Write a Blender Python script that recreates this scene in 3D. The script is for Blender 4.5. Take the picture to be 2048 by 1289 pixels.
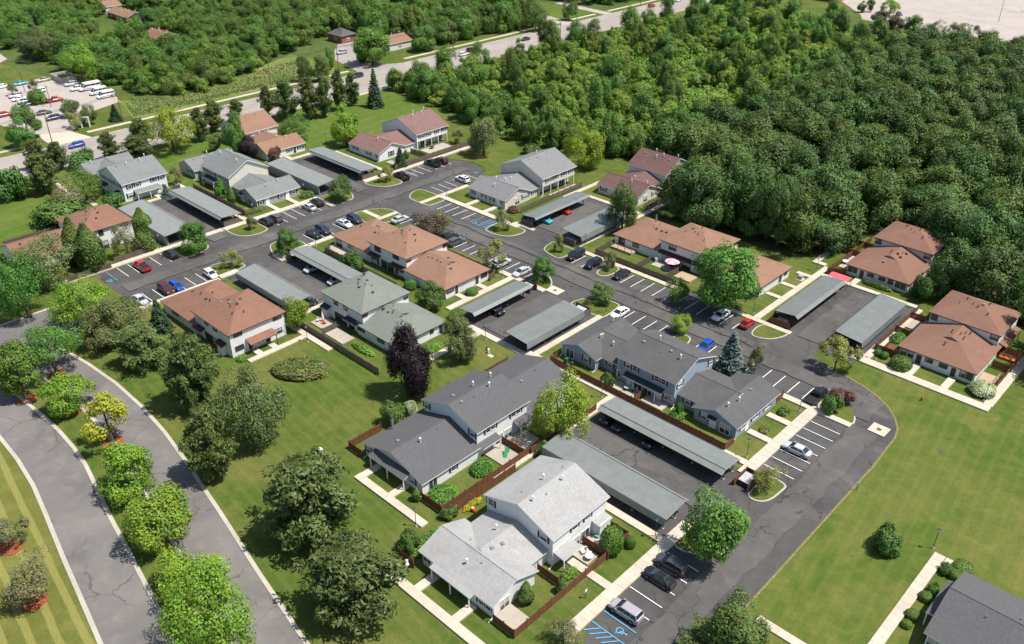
import bpy, math, random
import numpy as np
from mathutils import Vector
R=math.radians
for _o in list(bpy.data.objects): bpy.data.objects.remove(_o)
scene=bpy.context.scene
COL=scene.collection
# ------------------------------------------------------------------ camera
cam=bpy.data.cameras.new('camera'); camo=bpy.data.objects.new('camera',cam); COL.objects.link(camo)
camo.location=(105,-110,90); camo.rotation_euler=(R(90-30.6),0,R(133.74-90))
cam.sensor_width=36; cam.lens=36*1740/2048; cam.clip_start=1; cam.clip_end=4000
scene.camera=camo
# ------------------------------------------------------------------ sky, sun, exposure
SUN_EL,SUN_AZ=R(63),R(31.5)
w=bpy.data.worlds.new('World'); scene.world=w; w.use_nodes=True
nt=w.node_tree; sky=nt.nodes.new('ShaderNodeTexSky'); sky.sky_type='NISHITA'; sky.sun_disc=False
sky.sun_elevation=SUN_EL; sky.sun_rotation=R(90)-SUN_AZ; sky.air_density=1.0; sky.dust_density=1.2
nt.links.new(sky.outputs[0],nt.nodes['Background'].inputs[0]); nt.nodes['Background'].inputs[1].default_value=0.10
sl=bpy.data.lights.new('sun','SUN'); sl.energy=4.5; sl.angle=R(0.53); sl.color=(1,.955,.88)
so=bpy.data.objects.new('sun',sl); COL.objects.link(so)
sd=Vector((math.cos(SUN_AZ)*math.cos(SUN_EL),math.sin(SUN_AZ)*math.cos(SUN_EL),math.sin(SUN_EL)))
so.rotation_euler=sd.to_track_quat('Z','Y').to_euler(); so.location=(0,0,200)
scene.view_settings.view_transform='Standard'; scene.view_settings.look='None'; scene.view_settings.exposure=0.58
scene.view_settings.gamma=1.0; scene.view_settings.use_curve_mapping=False
scene.render.engine='CYCLES'
try:
    scene.cycles.max_bounces=5; scene.cycles.diffuse_bounces=3; scene.cycles.transmission_bounces=3; scene.cycles.transparent_max_bounces=4
except Exception: pass
# ------------------------------------------------------------------ material helpers
MATS={}
def srgb(r,g,b):
    f=lambda c:(c/255/12.92 if c<=10 else ((c/255+.055)/1.055)**2.4)
    return (f(r),f(g),f(b),1)
class NT:
    def __init__(s,name):
        s.m=bpy.data.materials.new(name); s.m.use_nodes=True; s.t=s.m.node_tree; s.b=s.t.nodes['Principled BSDF']; MATS[name]=s.m
        s.out=s.t.nodes['Material Output']
    def n(s,ty,**kw):
        x=s.t.nodes.new(ty)
        for k,v in kw.items():
            if k.startswith('_'): x.inputs[k[1:].replace('~',' ')].default_value=v
            else: setattr(x,k,v)
        return x
    def l(s,a,b): s.t.links.new(a,b)
    def pos(s):
        g=s.n('ShaderNodeNewGeometry'); return g.outputs['Position']
    def noise(s,vec,scale,detail=3,rough=.55,dist=0):
        x=s.n('ShaderNodeTexNoise'); x.inputs['Scale'].default_value=scale; x.inputs['Detail'].default_value=detail; x.inputs['Roughness'].default_value=rough; x.inputs['Distortion'].default_value=dist
        s.l(vec,x.inputs['Vector']); return x.outputs['Fac']
    def ramp(s,fac,*stops):
        x=s.n('ShaderNodeValToRGB'); el=x.color_ramp.elements
        while len(el)<len(stops): el.new(.5)
        for e,(p,c) in zip(el,stops): e.position=p; e.color=c if len(c)==4 else (*c,1)
        s.l(fac,x.inputs[0]); return x.outputs[0]
    def mix(s,a,b,fac,bt='MIX'):
        x=s.n('ShaderNodeMix',data_type='RGBA',blend_type=bt)
        for v,i in((fac,0),(a,6),(b,7)):
            if hasattr(v,'is_output'): s.l(v,x.inputs[i])
            else: x.inputs[i].default_value=v if i==0 or len(v)==4 else (*v,1)
        return x.outputs[2]
    def math(s,op,a,b=None,c=None):
        x=s.n('ShaderNodeMath',operation=op)
        for i,v in enumerate((a,b,c)):
            if v is None: continue
            if hasattr(v,'is_output'): s.l(v,x.inputs[i])
            else: x.inputs[i].default_value=v
        return x.outputs[0]
    def base(s,c):
        if hasattr(c,'is_output'): s.l(c,s.b.inputs['Base Color'])
        else: s.b.inputs['Base Color'].default_value=c if len(c)==4 else (*c,1)
    def rough(s,v,spec=.5): s.b.inputs['Roughness'].default_value=v; s.b.inputs['Specular IOR Level'].default_value=spec
    def bump(s,h,strength=.3,dist=.02):
        x=s.n('ShaderNodeBump'); x.inputs['Strength'].default_value=strength; x.inputs['Distance'].default_value=dist
        s.l(h,x.inputs['Height']); s.l(x.outputs[0],s.b.inputs['Normal'])
    def rnd(s): return s.n('ShaderNodeObjectInfo').outputs['Random']
def mul(c,k): return tuple(v*k for v in c[:3])+(1,)
def plain(name,c,rough=.6,spec=.4,var=.12,scale=1.5,metal=0):
    t=NT(name); p=t.pos(); n=t.noise(p,scale,4)
    t.base(t.ramp(n,(.3,mul(c,1-var)),(.7,mul(c,1+var)))); t.rough(rough,spec); t.b.inputs['Metallic'].default_value=metal
    return t.m
# grass
def grass(name,ca,cb,cdry,dryamt=.5,stripe=None,stripe_amt=.0,scale=.055):
    t=NT(name); p=t.pos()
    big=t.noise(p,scale,4,.6,.6); mid=t.noise(p,.42,5,.7,.5); fine=t.noise(p,3.2,4,.75); vfine=t.noise(p,14,2,.7)
    c=t.mix(ca,cb,t.ramp(mid,(.36,(0,0,0)),(.62,(1,1,1))))
    c=t.mix(c,cdry,t.math('MULTIPLY',t.ramp(t.noise(p,.22,5,.72,1.2),(.52,(0,0,0)),(.74,(1,1,1))),dryamt*.5))
    d=t.math('MULTIPLY',t.ramp(big,(.45,(0,0,0)),(.72,(1,1,1))),t.ramp(fine,(.25,(.35,.35,.35)),(.7,(1,1,1))))
    c=t.mix(c,cdry,t.math('MULTIPLY',d,dryamt))
    if stripe:
        sep=t.n('ShaderNodeSeparateXYZ'); t.l(p,sep.inputs[0])
        v=t.math('ADD',t.math('MULTIPLY',sep.outputs[0],stripe[0]),t.math('MULTIPLY',sep.outputs[1],stripe[1]))
        v=t.math('ADD',v,t.math('MULTIPLY',t.noise(p,.15,2),stripe[2]))
        v=t.math('SINE',v); v=t.ramp(v,(.35,(0,0,0)),(.65,(1,1,1)))
        c=t.mix(c,t.mix(c,cdry,.75),t.math('MULTIPLY',v,stripe_amt))
    g=t.math('ADD',t.math('MULTIPLY',fine,.5),t.math('MULTIPLY',vfine,.5))
    c=t.mix(c,t.mix(c,(0.02,.03,.008,1),.55),t.ramp(g,(.3,(1,1,1)),(.56,(0,0,0))))
    t.base(c); t.rough(.9,.1); t.bump(g,.6,.05)
    return t.m
grass('grass',(.052,.095,.013,1),(.088,.122,.022,1),(.22,.18,.062,1),.72,(.3,3.1,2.2),.17)
grass('grass_open',(.058,.102,.013,1),(.092,.127,.022,1),(.225,.185,.06,1),.8,(3.0,.35,2.4),.17)
grass('grass_green',(.062,.12,.015,1),(.095,.145,.024,1),(.20,.18,.055,1),.5,(1.1,.05,1.5),.2)
grass('grass_striped',(.105,.118,.024,1),(.135,.138,.032,1),(.30,.27,.085,1),.5,(.28,2.25,1.2),.75)
grass('grass_wild',(.045,.085,.018,1),(.08,.12,.028,1),(.26,.20,.10,1),.35,None,0,.03)
grass('meadow_grass',(.10,.165,.03,1),(.14,.19,.04,1),(.33,.26,.14,1),.8,None,0,.06)
grass('woodland_floor',(.025,.045,.012,1),(.04,.06,.016,1),(.10,.085,.04,1),.5,None,0,.05)
def asphalt(name,ca,cb,crack=.6,cs=.16,patch=1,warm=(.2,.17,.15,1)):
    t=NT(name); p=t.pos()
    big=t.noise(p,.07,4,.6,.8); mid=t.noise(p,.5,4,.6); fine=t.noise(p,14,2,.7)
    c=t.mix(ca,cb,t.ramp(big,(.35,(0,0,0)),(.68,(1,1,1))))
    c=t.mix(c,mul(cb,1.25),t.math('MULTIPLY',t.ramp(mid,(.5,(0,0,0)),(.8,(1,1,1))),.5*patch))
    c=t.mix(c,warm,t.math('MULTIPLY',t.ramp(t.noise(p,.11,3,.5,1.5),(.58,(0,0,0)),(.78,(1,1,1))),.45*patch))
    # cracks
    v=t.n('ShaderNodeTexVoronoi',feature='DISTANCE_TO_EDGE'); v.inputs['Scale'].default_value=cs
    nz=t.n('ShaderNodeTexNoise'); nz.inputs['Scale'].default_value=.5; nz.inputs['Detail'].default_value=4; t.l(p,nz.inputs['Vector'])
    mx=t.n('ShaderNodeMix',data_type='VECTOR'); mx.inputs[0].default_value=.5
    ad=t.n('ShaderNodeVectorMath',operation='MULTIPLY_ADD'); ad.inputs[1].default_value=(3.2,3.2,0); t.l(nz.outputs['Color'],ad.inputs[0]); t.l(p,ad.inputs[2])
    t.l(ad.outputs[0],v.inputs['Vector'])
    k=t.ramp(v.outputs['Distance'],(.004,(1,1,1)),(.011,(0,0,0)))
    k=t.math('MULTIPLY',k,t.ramp(t.noise(p,.09,2),(.42,(0,0,0)),(.55,(1,1,1))))
    c=t.mix(c,mul(ca,.42),t.math('MULTIPLY',k,crack))
    c=t.mix(c,mul(ca,.6),t.math('MULTIPLY',t.ramp(fine,(.3,(1,1,1)),(.5,(0,0,0))),.4))
    t.base(c); t.rough(.85,.25); t.bump(fine,.25,.01)
    return t.m
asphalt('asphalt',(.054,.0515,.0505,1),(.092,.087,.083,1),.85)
asphalt('asphalt_worn',(.074,.070,.067,1),(.112,.106,.100,1),.85,.13)
plain('dry_grass',(.19,.16,.07,1),.95,.1,.35,3)
asphalt('asphalt_boulevard',(.128,.118,.112,1),(.19,.175,.165,1),.6,.09)
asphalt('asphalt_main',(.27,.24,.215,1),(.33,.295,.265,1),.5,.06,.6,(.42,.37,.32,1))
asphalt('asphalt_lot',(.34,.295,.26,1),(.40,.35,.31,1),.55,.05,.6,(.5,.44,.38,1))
def concrete(name,c):
    t=NT(name); p=t.pos(); n=t.noise(p,1.2,5,.65); m=t.noise(p,.25,3)
    rv=t.rnd(); k=t.math('ADD',.92,t.math('MULTIPLY',rv,.14))
    col=t.ramp(n,(.25,mul(c,.86)),(.75,mul(c,1.08))); col=t.mix(col,mul(c,.8),t.math('MULTIPLY',t.ramp(m,(.5,(0,0,0)),(.75,(1,1,1))),.5))
    x=t.n('ShaderNodeVectorMath',operation='SCALE'); t.l(col,x.inputs[0]); t.l(k,x.inputs['Scale']); t.base(x.outputs[0]); t.rough(.85,.25); return t.m
concrete('concrete',(.50,.44,.35,1)); concrete('kerb_concrete',(.42,.385,.32,1)); concrete('patio_concrete',(.38,.335,.275,1))
plain('white_paint',(.78,.78,.76,1),.7,.3,.12,3); plain('blue_paint',(.12,.38,.62,1),.7,.3,.1,3); plain('yellow_paint',(.7,.5,.12,1),.7)
plain('mulch_red',(.26,.075,.04,1),.95,.1,.35,7); plain('mulch_tan',(.34,.24,.14,1),.95,.1,.35,7); plain('soil',(.16,.10,.06,1),.95,.1,.3,4)
plain('brick_paver',(.33,.17,.12,1),.9,.2,.25,6)
# roofs
def shingle(name,c,streak=.25):
    t=NT(name); p=t.pos(); fine=t.noise(p,9,2,.75); mid=t.noise(p,1.6,3,.6); big=t.noise(p,.35,3,.6,.5)
    col=t.ramp(fine,(.3,mul(c,.62)),(.5,c),(.72,mul(c,1.42)))
    col=t.mix(col,mul(c,.72),t.math('MULTIPLY',t.ramp(big,(.45,(0,0,0)),(.72,(1,1,1))),streak*1.6))
    col=t.mix(col,mul(c,1.25),t.math('MULTIPLY',t.ramp(mid,(.5,(0,0,0)),(.75,(1,1,1))),.35))
    sep=t.n('ShaderNodeSeparateXYZ'); t.l(p,sep.inputs[0])
    row=t.math('FRACT',t.math('MULTIPLY',sep.outputs[2],15))
    col=t.mix(col,mul(c,.55),t.math('MULTIPLY',t.ramp(row,(.0,(1,1,1)),(.22,(0,0,0))),.35))
    t.base(col); t.rough(.9,.2); t.bump(fine,.5,.02); return t.m
shingle('lightgrey',(.315,.31,.30,1),.3); shingle('darkgrey',(.098,.096,.099,1),.12); shingle('midgrey',(.096,.0945,.0945,1),.35); shingle('midgrey2',(.185,.185,.185,1),.2)
shingle('greengrey',(.17,.182,.155,1),.2); shingle('bluegrey',(.175,.184,.178,1),.25); shingle('redbrown',(.215,.112,.078,1),.3); shingle('brown',(.245,.14,.094,1),.25)
shingle('brownred',(.205,.112,.08,1),.25); shingle('maroon',(.19,.112,.10,1),.3); shingle('maroon2',(.14,.08,.072,1),.4); shingle('awning_dark',(.035,.042,.052,1),.1); shingle('awning_brown',(.055,.03,.03,1),.1)
def siding(name,c):
    t=NT(name); p=t.pos(); sep=t.n('ShaderNodeSeparateXYZ'); t.l(p,sep.inputs[0])
    row=t.math('FRACT',t.math('MULTIPLY',sep.outputs[2],5.6)); n=t.noise(p,.8,4)
    col=t.ramp(n,(.3,mul(c,.93)),(.7,mul(c,1.04))); col=t.mix(col,mul(c,.72),t.math('MULTIPLY',t.ramp(row,(0,(1,1,1)),(.16,(0,0,0))),.5))
    t.base(col); t.rough(.6,.35); t.bump(row,.5,.02); return t.m
siding('white',(.74,.735,.72,1)); siding('cream',(.62,.59,.49,1)); siding('cream2',(.64,.61,.55,1)); siding('blue',(.28,.335,.40,1)); siding('sage',(.34,.36,.33,1)); siding('brick',(.28,.11,.075,1))
plain('whitetrim',(.78,.78,.77,1),.5,.4,.04); plain('darktrim',(.06,.04,.035,1),.6,.4,.1); plain('blackshut',(.025,.025,.03,1),.5); plain('maroonshut',(.10,.02,.03,1),.5)
t=NT('glass'); t.base((.035,.045,.055,1)); t.rough(.08,.9)
plain('blind',(.45,.43,.39,1),.7,.3,.1,4)
plain('vent_white',(.7,.7,.68,1),.4,.5,.06); plain('vent_dark',(.05,.045,.045,1),.6); plain('vent_metal',(.35,.34,.33,1),.4,.5,.1,1.5,.5)
# carport metal
def metal(name,c):
    t=NT(name); p=t.pos(); n=t.noise(p,.6,4,.6,.4); f=t.noise(p,5,2)
    col=t.ramp(n,(.3,mul(c,.88)),(.7,mul(c,1.08))); col=t.mix(col,mul(c,1.2),t.math('MULTIPLY',t.ramp(f,(.55,(0,0,0)),(.8,(1,1,1))),.3))
    t.base(col); t.rough(.5,.45); return t.m
metal('carport_roof',(.165,.178,.168,1)); metal('carport_skirt',(.215,.23,.218,1)); metal('steel_dark',(.05,.05,.05,1)); metal('carport_shed',(.22,.23,.22,1))
def wood(name,c,v=.3):
    t=NT(name); p=t.pos(); n=t.noise(p,7,3,.7); b=t.noise(p,.7,3); rv=t.n('ShaderNodeNewGeometry').outputs['Random Per Island']
    col=t.ramp(n,(.3,mul(c,1-v)),(.7,mul(c,1+v))); col=t.mix(col,mul(c,.6),t.math('MULTIPLY',b,.35)); col=t.mix(col,mul(c,1.5),t.math('MULTIPLY',rv,.3)); t.base(col); t.rough(.85,.2); return t.m
wood('fence_new',(.15,.066,.035,1)); wood('fence_old',(.14,.112,.09,1)); wood('deck_wood',(.40,.29,.2,1)); wood('pole_wood',(.16,.11,.075,1)); wood('deck_orange',(.45,.13,.05,1))
plain('bark',(.10,.075,.055,1),.95,.1,.3,6)
plain('rubber',(.012,.012,.013,1),.8,.3); plain('rim',(.30,.30,.31,1),.35,.5,.05,1,.6); plain('lamp_glass',(.75,.75,.72,1),.3); plain('tail_red',(.30,.008,.01,1),.3); plain('chrome',(.5,.5,.5,1),.25,.5,.05,1,.8)
plain('bin_dark',(.03,.035,.035,1),.5); plain('bin_green',(.03,.10,.05,1),.5); plain('plastic_red',(.6,.03,.03,1),.4); plain('plastic_green',(.02,.22,.10,1),.4); plain('plastic_white',(.75,.75,.73,1),.4); plain('plastic_teal',(.1,.42,.4,1),.5)
plain('cloth_pink',(.75,.28,.38,1),.9); plain('cloth_pale',(.72,.45,.5,1),.9); plain('cloth_red',(.65,.10,.14,1),.9); plain('cloth_grey',(.4,.4,.4,1),.9); plain('fire_red',(.35,.06,.03,1),.5); plain('sign_green',(.02,.25,.15,1),.5); plain('block_wall',(.42,.37,.32,1),.9,.2,.15,3); plain('iron',(.10,.07,.05,1),.8)
CARC=dict(lavender=(.33,.31,.34),black=(.012,.012,.014),charcoal=(.05,.05,.055),silver=(.46,.47,.48),white=(.78,.78,.77),blue=(.01,.07,.38),red=(.42,.02,.015),slate=(.07,.08,.085),navy=(.02,.03,.06),maroon=(.07,.012,.02),maroongrey=(.10,.08,.085),teal=(.04,.36,.45),tan=(.40,.36,.28))
for k,c in CARC.items():
    t=NT('paint_'+k); t.base((*c,1)); t.rough(.28,.5); t.b.inputs['Coat Weight'].default_value=.6; t.b.inputs['Coat Roughness'].default_value=.08
t=NT('car_glass'); t.base((.02,.025,.03,1)); t.rough(.06,.9)
t=NT('car_trim'); t.base((.015,.015,.016,1)); t.rough(.6,.4)
# foliage: colour from species, per tree and per leaf variation; leaves let some light through
def leaf(name,c,c2=None,amt=.35,var=.35):
    c=mul(c,1.02); c2=mul(c2,1.05) if c2 else None
    t=NT(name); rv=t.rnd(); li=t.n('ShaderNodeNewGeometry').outputs['Random Per Island']
    p=t.n('ShaderNodeTexCoord').outputs['Object']
    col=t.mix(mul(c,.72),mul(c,1.25),li)
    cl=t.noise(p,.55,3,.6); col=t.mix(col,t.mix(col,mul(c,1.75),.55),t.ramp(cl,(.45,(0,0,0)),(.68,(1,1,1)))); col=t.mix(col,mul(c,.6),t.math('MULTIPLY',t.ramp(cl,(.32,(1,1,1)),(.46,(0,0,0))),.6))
    if c2:
        n=t.noise(p,.45,3,.6); col=t.mix(col,c2,t.math('MULTIPLY',t.ramp(n,(.5-amt*.3,(0,0,0)),(.62,(1,1,1))),amt*1.6))
    hs=t.n('ShaderNodeHueSaturation'); t.l(col,hs.inputs['Color'])
    t.l(t.math('ADD',.5-.022,t.math('MULTIPLY',rv,.044)),hs.inputs['Hue']); t.l(t.math('ADD',1-var/2,t.math('MULTIPLY',t.math('FRACT',t.math('MULTIPLY',rv,7.31)),var)),hs.inputs['Value'])
    t.base(hs.outputs[0]); t.rough(.55,.3)
    tr=t.n('ShaderNodeBsdfTranslucent'); ms=t.n('ShaderNodeMixShader'); ms.inputs[0].default_value=.16
    g=t.n('ShaderNodeMix',data_type='RGBA',blend_type='MULTIPLY'); g.inputs[0].default_value=1; t.l(hs.outputs[0],g.inputs[6]); g.inputs[7].default_value=(1.5,1.6,.7,1); t.l(g.outputs[2],tr.inputs[0])
    t.l(t.b.outputs[0],ms.inputs[1]); t.l(tr.outputs[0],ms.inputs[2]); t.l(ms.outputs[0],t.out.inputs[0]); return t.m
leaf('lf_maple',(.085,.175,.025,1)); leaf('lf_maple_l',(.12,.225,.02,1),(.19,.265,.025,1),.35,.2); leaf('lf_maple_d',(.075,.135,.027,1),(.13,.15,.03,1),.3); leaf('lf_lime',(.17,.205,.04,1),(.22,.22,.06,1),.4,.2)
leaf('lf_yellow',(.17,.25,.025,1),(.46,.42,.03,1),.45,.1); leaf('lf_ygreen',(.18,.26,.022,1),(.26,.31,.025,1),.4,.15); leaf('lf_olive',(.10,.135,.042,1),(.15,.16,.06,1),.35); leaf('lf_pine',(.088,.125,.032,1),(.15,.135,.055,1),.2)
leaf('lf_spruce',(.045,.085,.036,1)); leaf('lf_bluespruce',(.115,.16,.135,1)); leaf('lf_arbor',(.085,.145,.03,1),(.14,.17,.035,1),.3); leaf('lf_purple',(.021,.013,.016,1),None,.3,.1); leaf('lf_plum',(.085,.06,.042,1),(.11,.10,.05,1),.3,.1); leaf('lf_crab',(.125,.14,.052,1),(.19,.16,.09,1),.35,.2)
leaf('lf_oak',(.062,.125,.03,1),(.10,.14,.035,1),.3,.35); leaf('lf_locust',(.085,.18,.025,1),(.13,.21,.03,1),.3); leaf('lf_bush',(.075,.145,.027,1)); leaf('lf_ball',(.085,.16,.025,1),None,.3,.3); leaf('lf_hydrangea',(.11,.19,.03,1),(.6,.62,.45,1),.55,.1); leaf('lf_redbush',(.12,.04,.04,1),(.15,.09,.05,1),.35,.15); leaf('lf_hedge',(.07,.14,.022,1))
leaf('lf_wood_oak',(.062,.115,.019,1),(.10,.14,.035,1),.3,.5); leaf('lf_wood_light',(.135,.22,.025,1),(.17,.225,.035,1),.35,.5); leaf('lf_wood_mid',(.085,.16,.023,1),(.12,.18,.035,1),.3,.5)
leaf('lf_flower_yellow',(.13,.19,.03,1),(.5,.36,.02,1),.5,.1); leaf('lf_garden',(.10,.21,.03,1)); leaf('lf_shrubbed',(.10,.145,.03,1),(.22,.17,.06,1),.38,.1); leaf('lf_reed',(.20,.185,.08,1),(.12,.17,.04,1),.5,.1)
def M(n): return MATS[n]
# ------------------------------------------------------------------ mesh helpers
class MB:
    def __init__(s): s.v=[]; s.f=[]; s.mi=[]
    def poly(s,pts,m=0):
        i=len(s.v); s.v+= [tuple(p) for p in pts]; s.f.append(tuple(range(i,i+len(pts)))); s.mi.append(m)
    def box(s,x0,x1,y0,y1,z0,z1,m=0):
        i=len(s.v); s.v+=[(x0,y0,z0),(x1,y0,z0),(x1,y1,z0),(x0,y1,z0),(x0,y0,z1),(x1,y0,z1),(x1,y1,z1),(x0,y1,z1)]
        for q in((0,3,2,1),(4,5,6,7),(0,1,5,4),(1,2,6,5),(2,3,7,6),(3,0,4,7)): s.f.append(tuple(i+k for k in q)); s.mi.append(m)
    def prism(s,pts,z0,z1,m=0):      # pts: 2d ccw outline
        i=len(s.v); n=len(pts); s.v+=[(x,y,z0) for x,y in pts]+[(x,y,z1) for x,y in pts]
        s.f.append(tuple(i+n+k for k in range(n))); s.mi.append(m)
        for k in range(n): s.f.append((i+k,i+(k+1)%n,i+n+(k+1)%n,i+n+k)); s.mi.append(m)
    def slab(s,pts,th,m=0):          # 3d planar polygon given thickness downwards
        i=len(s.v); n=len(pts); s.v+=[tuple(p) for p in pts]+[(p[0],p[1],p[2]-th) for p in pts]
        s.f.append(tuple(i+k for k in range(n))); s.mi.append(m); s.f.append(tuple(i+n+k for k in reversed(range(n)))); s.mi.append(m)
        for k in range(n): s.f.append((i+k,i+n+k,i+n+(k+1)%n,i+(k+1)%n)); s.mi.append(m)
    def cyl(s,c,r,z0,z1,n=10,r2=None,m=0,axis=2):
        r2=r if r2 is None else r2; i=len(s.v)
        for z,rr in((z0,r),(z1,r2)):
            for k in range(n):
                a=2*math.pi*k/n; p=[rr*math.cos(a),rr*math.sin(a)]
                q=[p[0],p[1]]; q.insert(axis,z)
                s.v.append((q[0]+c[0],q[1]+c[1],q[2]+c[2]))
        for k in range(n): s.f.append((i+k,i+(k+1)%n,i+n+(k+1)%n,i+n+k)); s.mi.append(m)
        s.f.append(tuple(i+n+k for k in range(n))); s.mi.append(m); s.f.append(tuple(i+k for k in reversed(range(n)))); s.mi.append(m)
    def tube(s,a,b,r,r2=None,n=6,m=0):
        a=Vector(a); b=Vector(b); d=(b-a).normalized(); u=d.orthogonal().normalized(); v=d.cross(u); r2=r if r2 is None else r2; i=len(s.v)
        for c,rr in((a,r),(b,r2)):
            for k in range(n):
                t=2*math.pi*k/n; s.v.append(tuple(c+u*rr*math.cos(t)+v*rr*math.sin(t)))
        for k in range(n): s.f.append((i+k,i+(k+1)%n,i+n+(k+1)%n,i+n+k)); s.mi.append(m)
        s.f.append(tuple(i+n+k for k in range(n))); s.mi.append(m)
    def ball(s,c,r,nu=10,nv=6,m=0,sz=1):
        i=len(s.v)
        for a in range(nv+1):
            th=math.pi*a/nv
            for b in range(nu):
                ph=2*math.pi*b/nu; s.v.append((c[0]+r*math.sin(th)*math.cos(ph),c[1]+r*math.sin(th)*math.sin(ph),c[2]+sz*r*math.cos(th)))
        for a in range(nv):
            for b in range(nu): s.f.append((i+a*nu+b,i+(a+1)*nu+b,i+(a+1)*nu+(b+1)%nu,i+a*nu+(b+1)%nu)); s.mi.append(m)
    def mesh(s,name,mats):
        me=bpy.data.meshes.new(name); me.from_pydata(s.v,[],s.f)
        for x in mats: me.materials.append(M(x))
        if len(mats)>1: me.polygons.foreach_set('material_index',s.mi)
        me.update(); return me
    def build(s,name,mat,parent=None,loc=None,**kw):
        return obj(name,s.mesh(name,[mat] if isinstance(mat,str) else mat),parent,loc,**kw)
def obj(name,me,parent=None,loc=None,**kw):
    o=bpy.data.objects.new(name,me); COL.objects.link(o)
    if parent is not None: o.parent=parent
    if loc is not None: o.location=loc
    for k,v in kw.items(): o[k]=v
    return o
def thing(name,label,cat,loc=(0,0,0),rz=0,group=None):
    assert 4<=len(label.split())<=16,label
    o=obj(name,None,None,loc,label=label,category=cat); o.rotation_euler=(0,0,rz); o.empty_display_size=.5
    if group: o['group']=group
    return o
def tag(o,label,cat,group=None):
    assert 4<=len(label.split())<=16,label
    o['label']=label; o['category']=cat
    if group: o['group']=group
    return o
_zo=[0]
def zlift(b=.02):
    _zo[0]+=1; return b+.0025*(_zo[0]%40)
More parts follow.
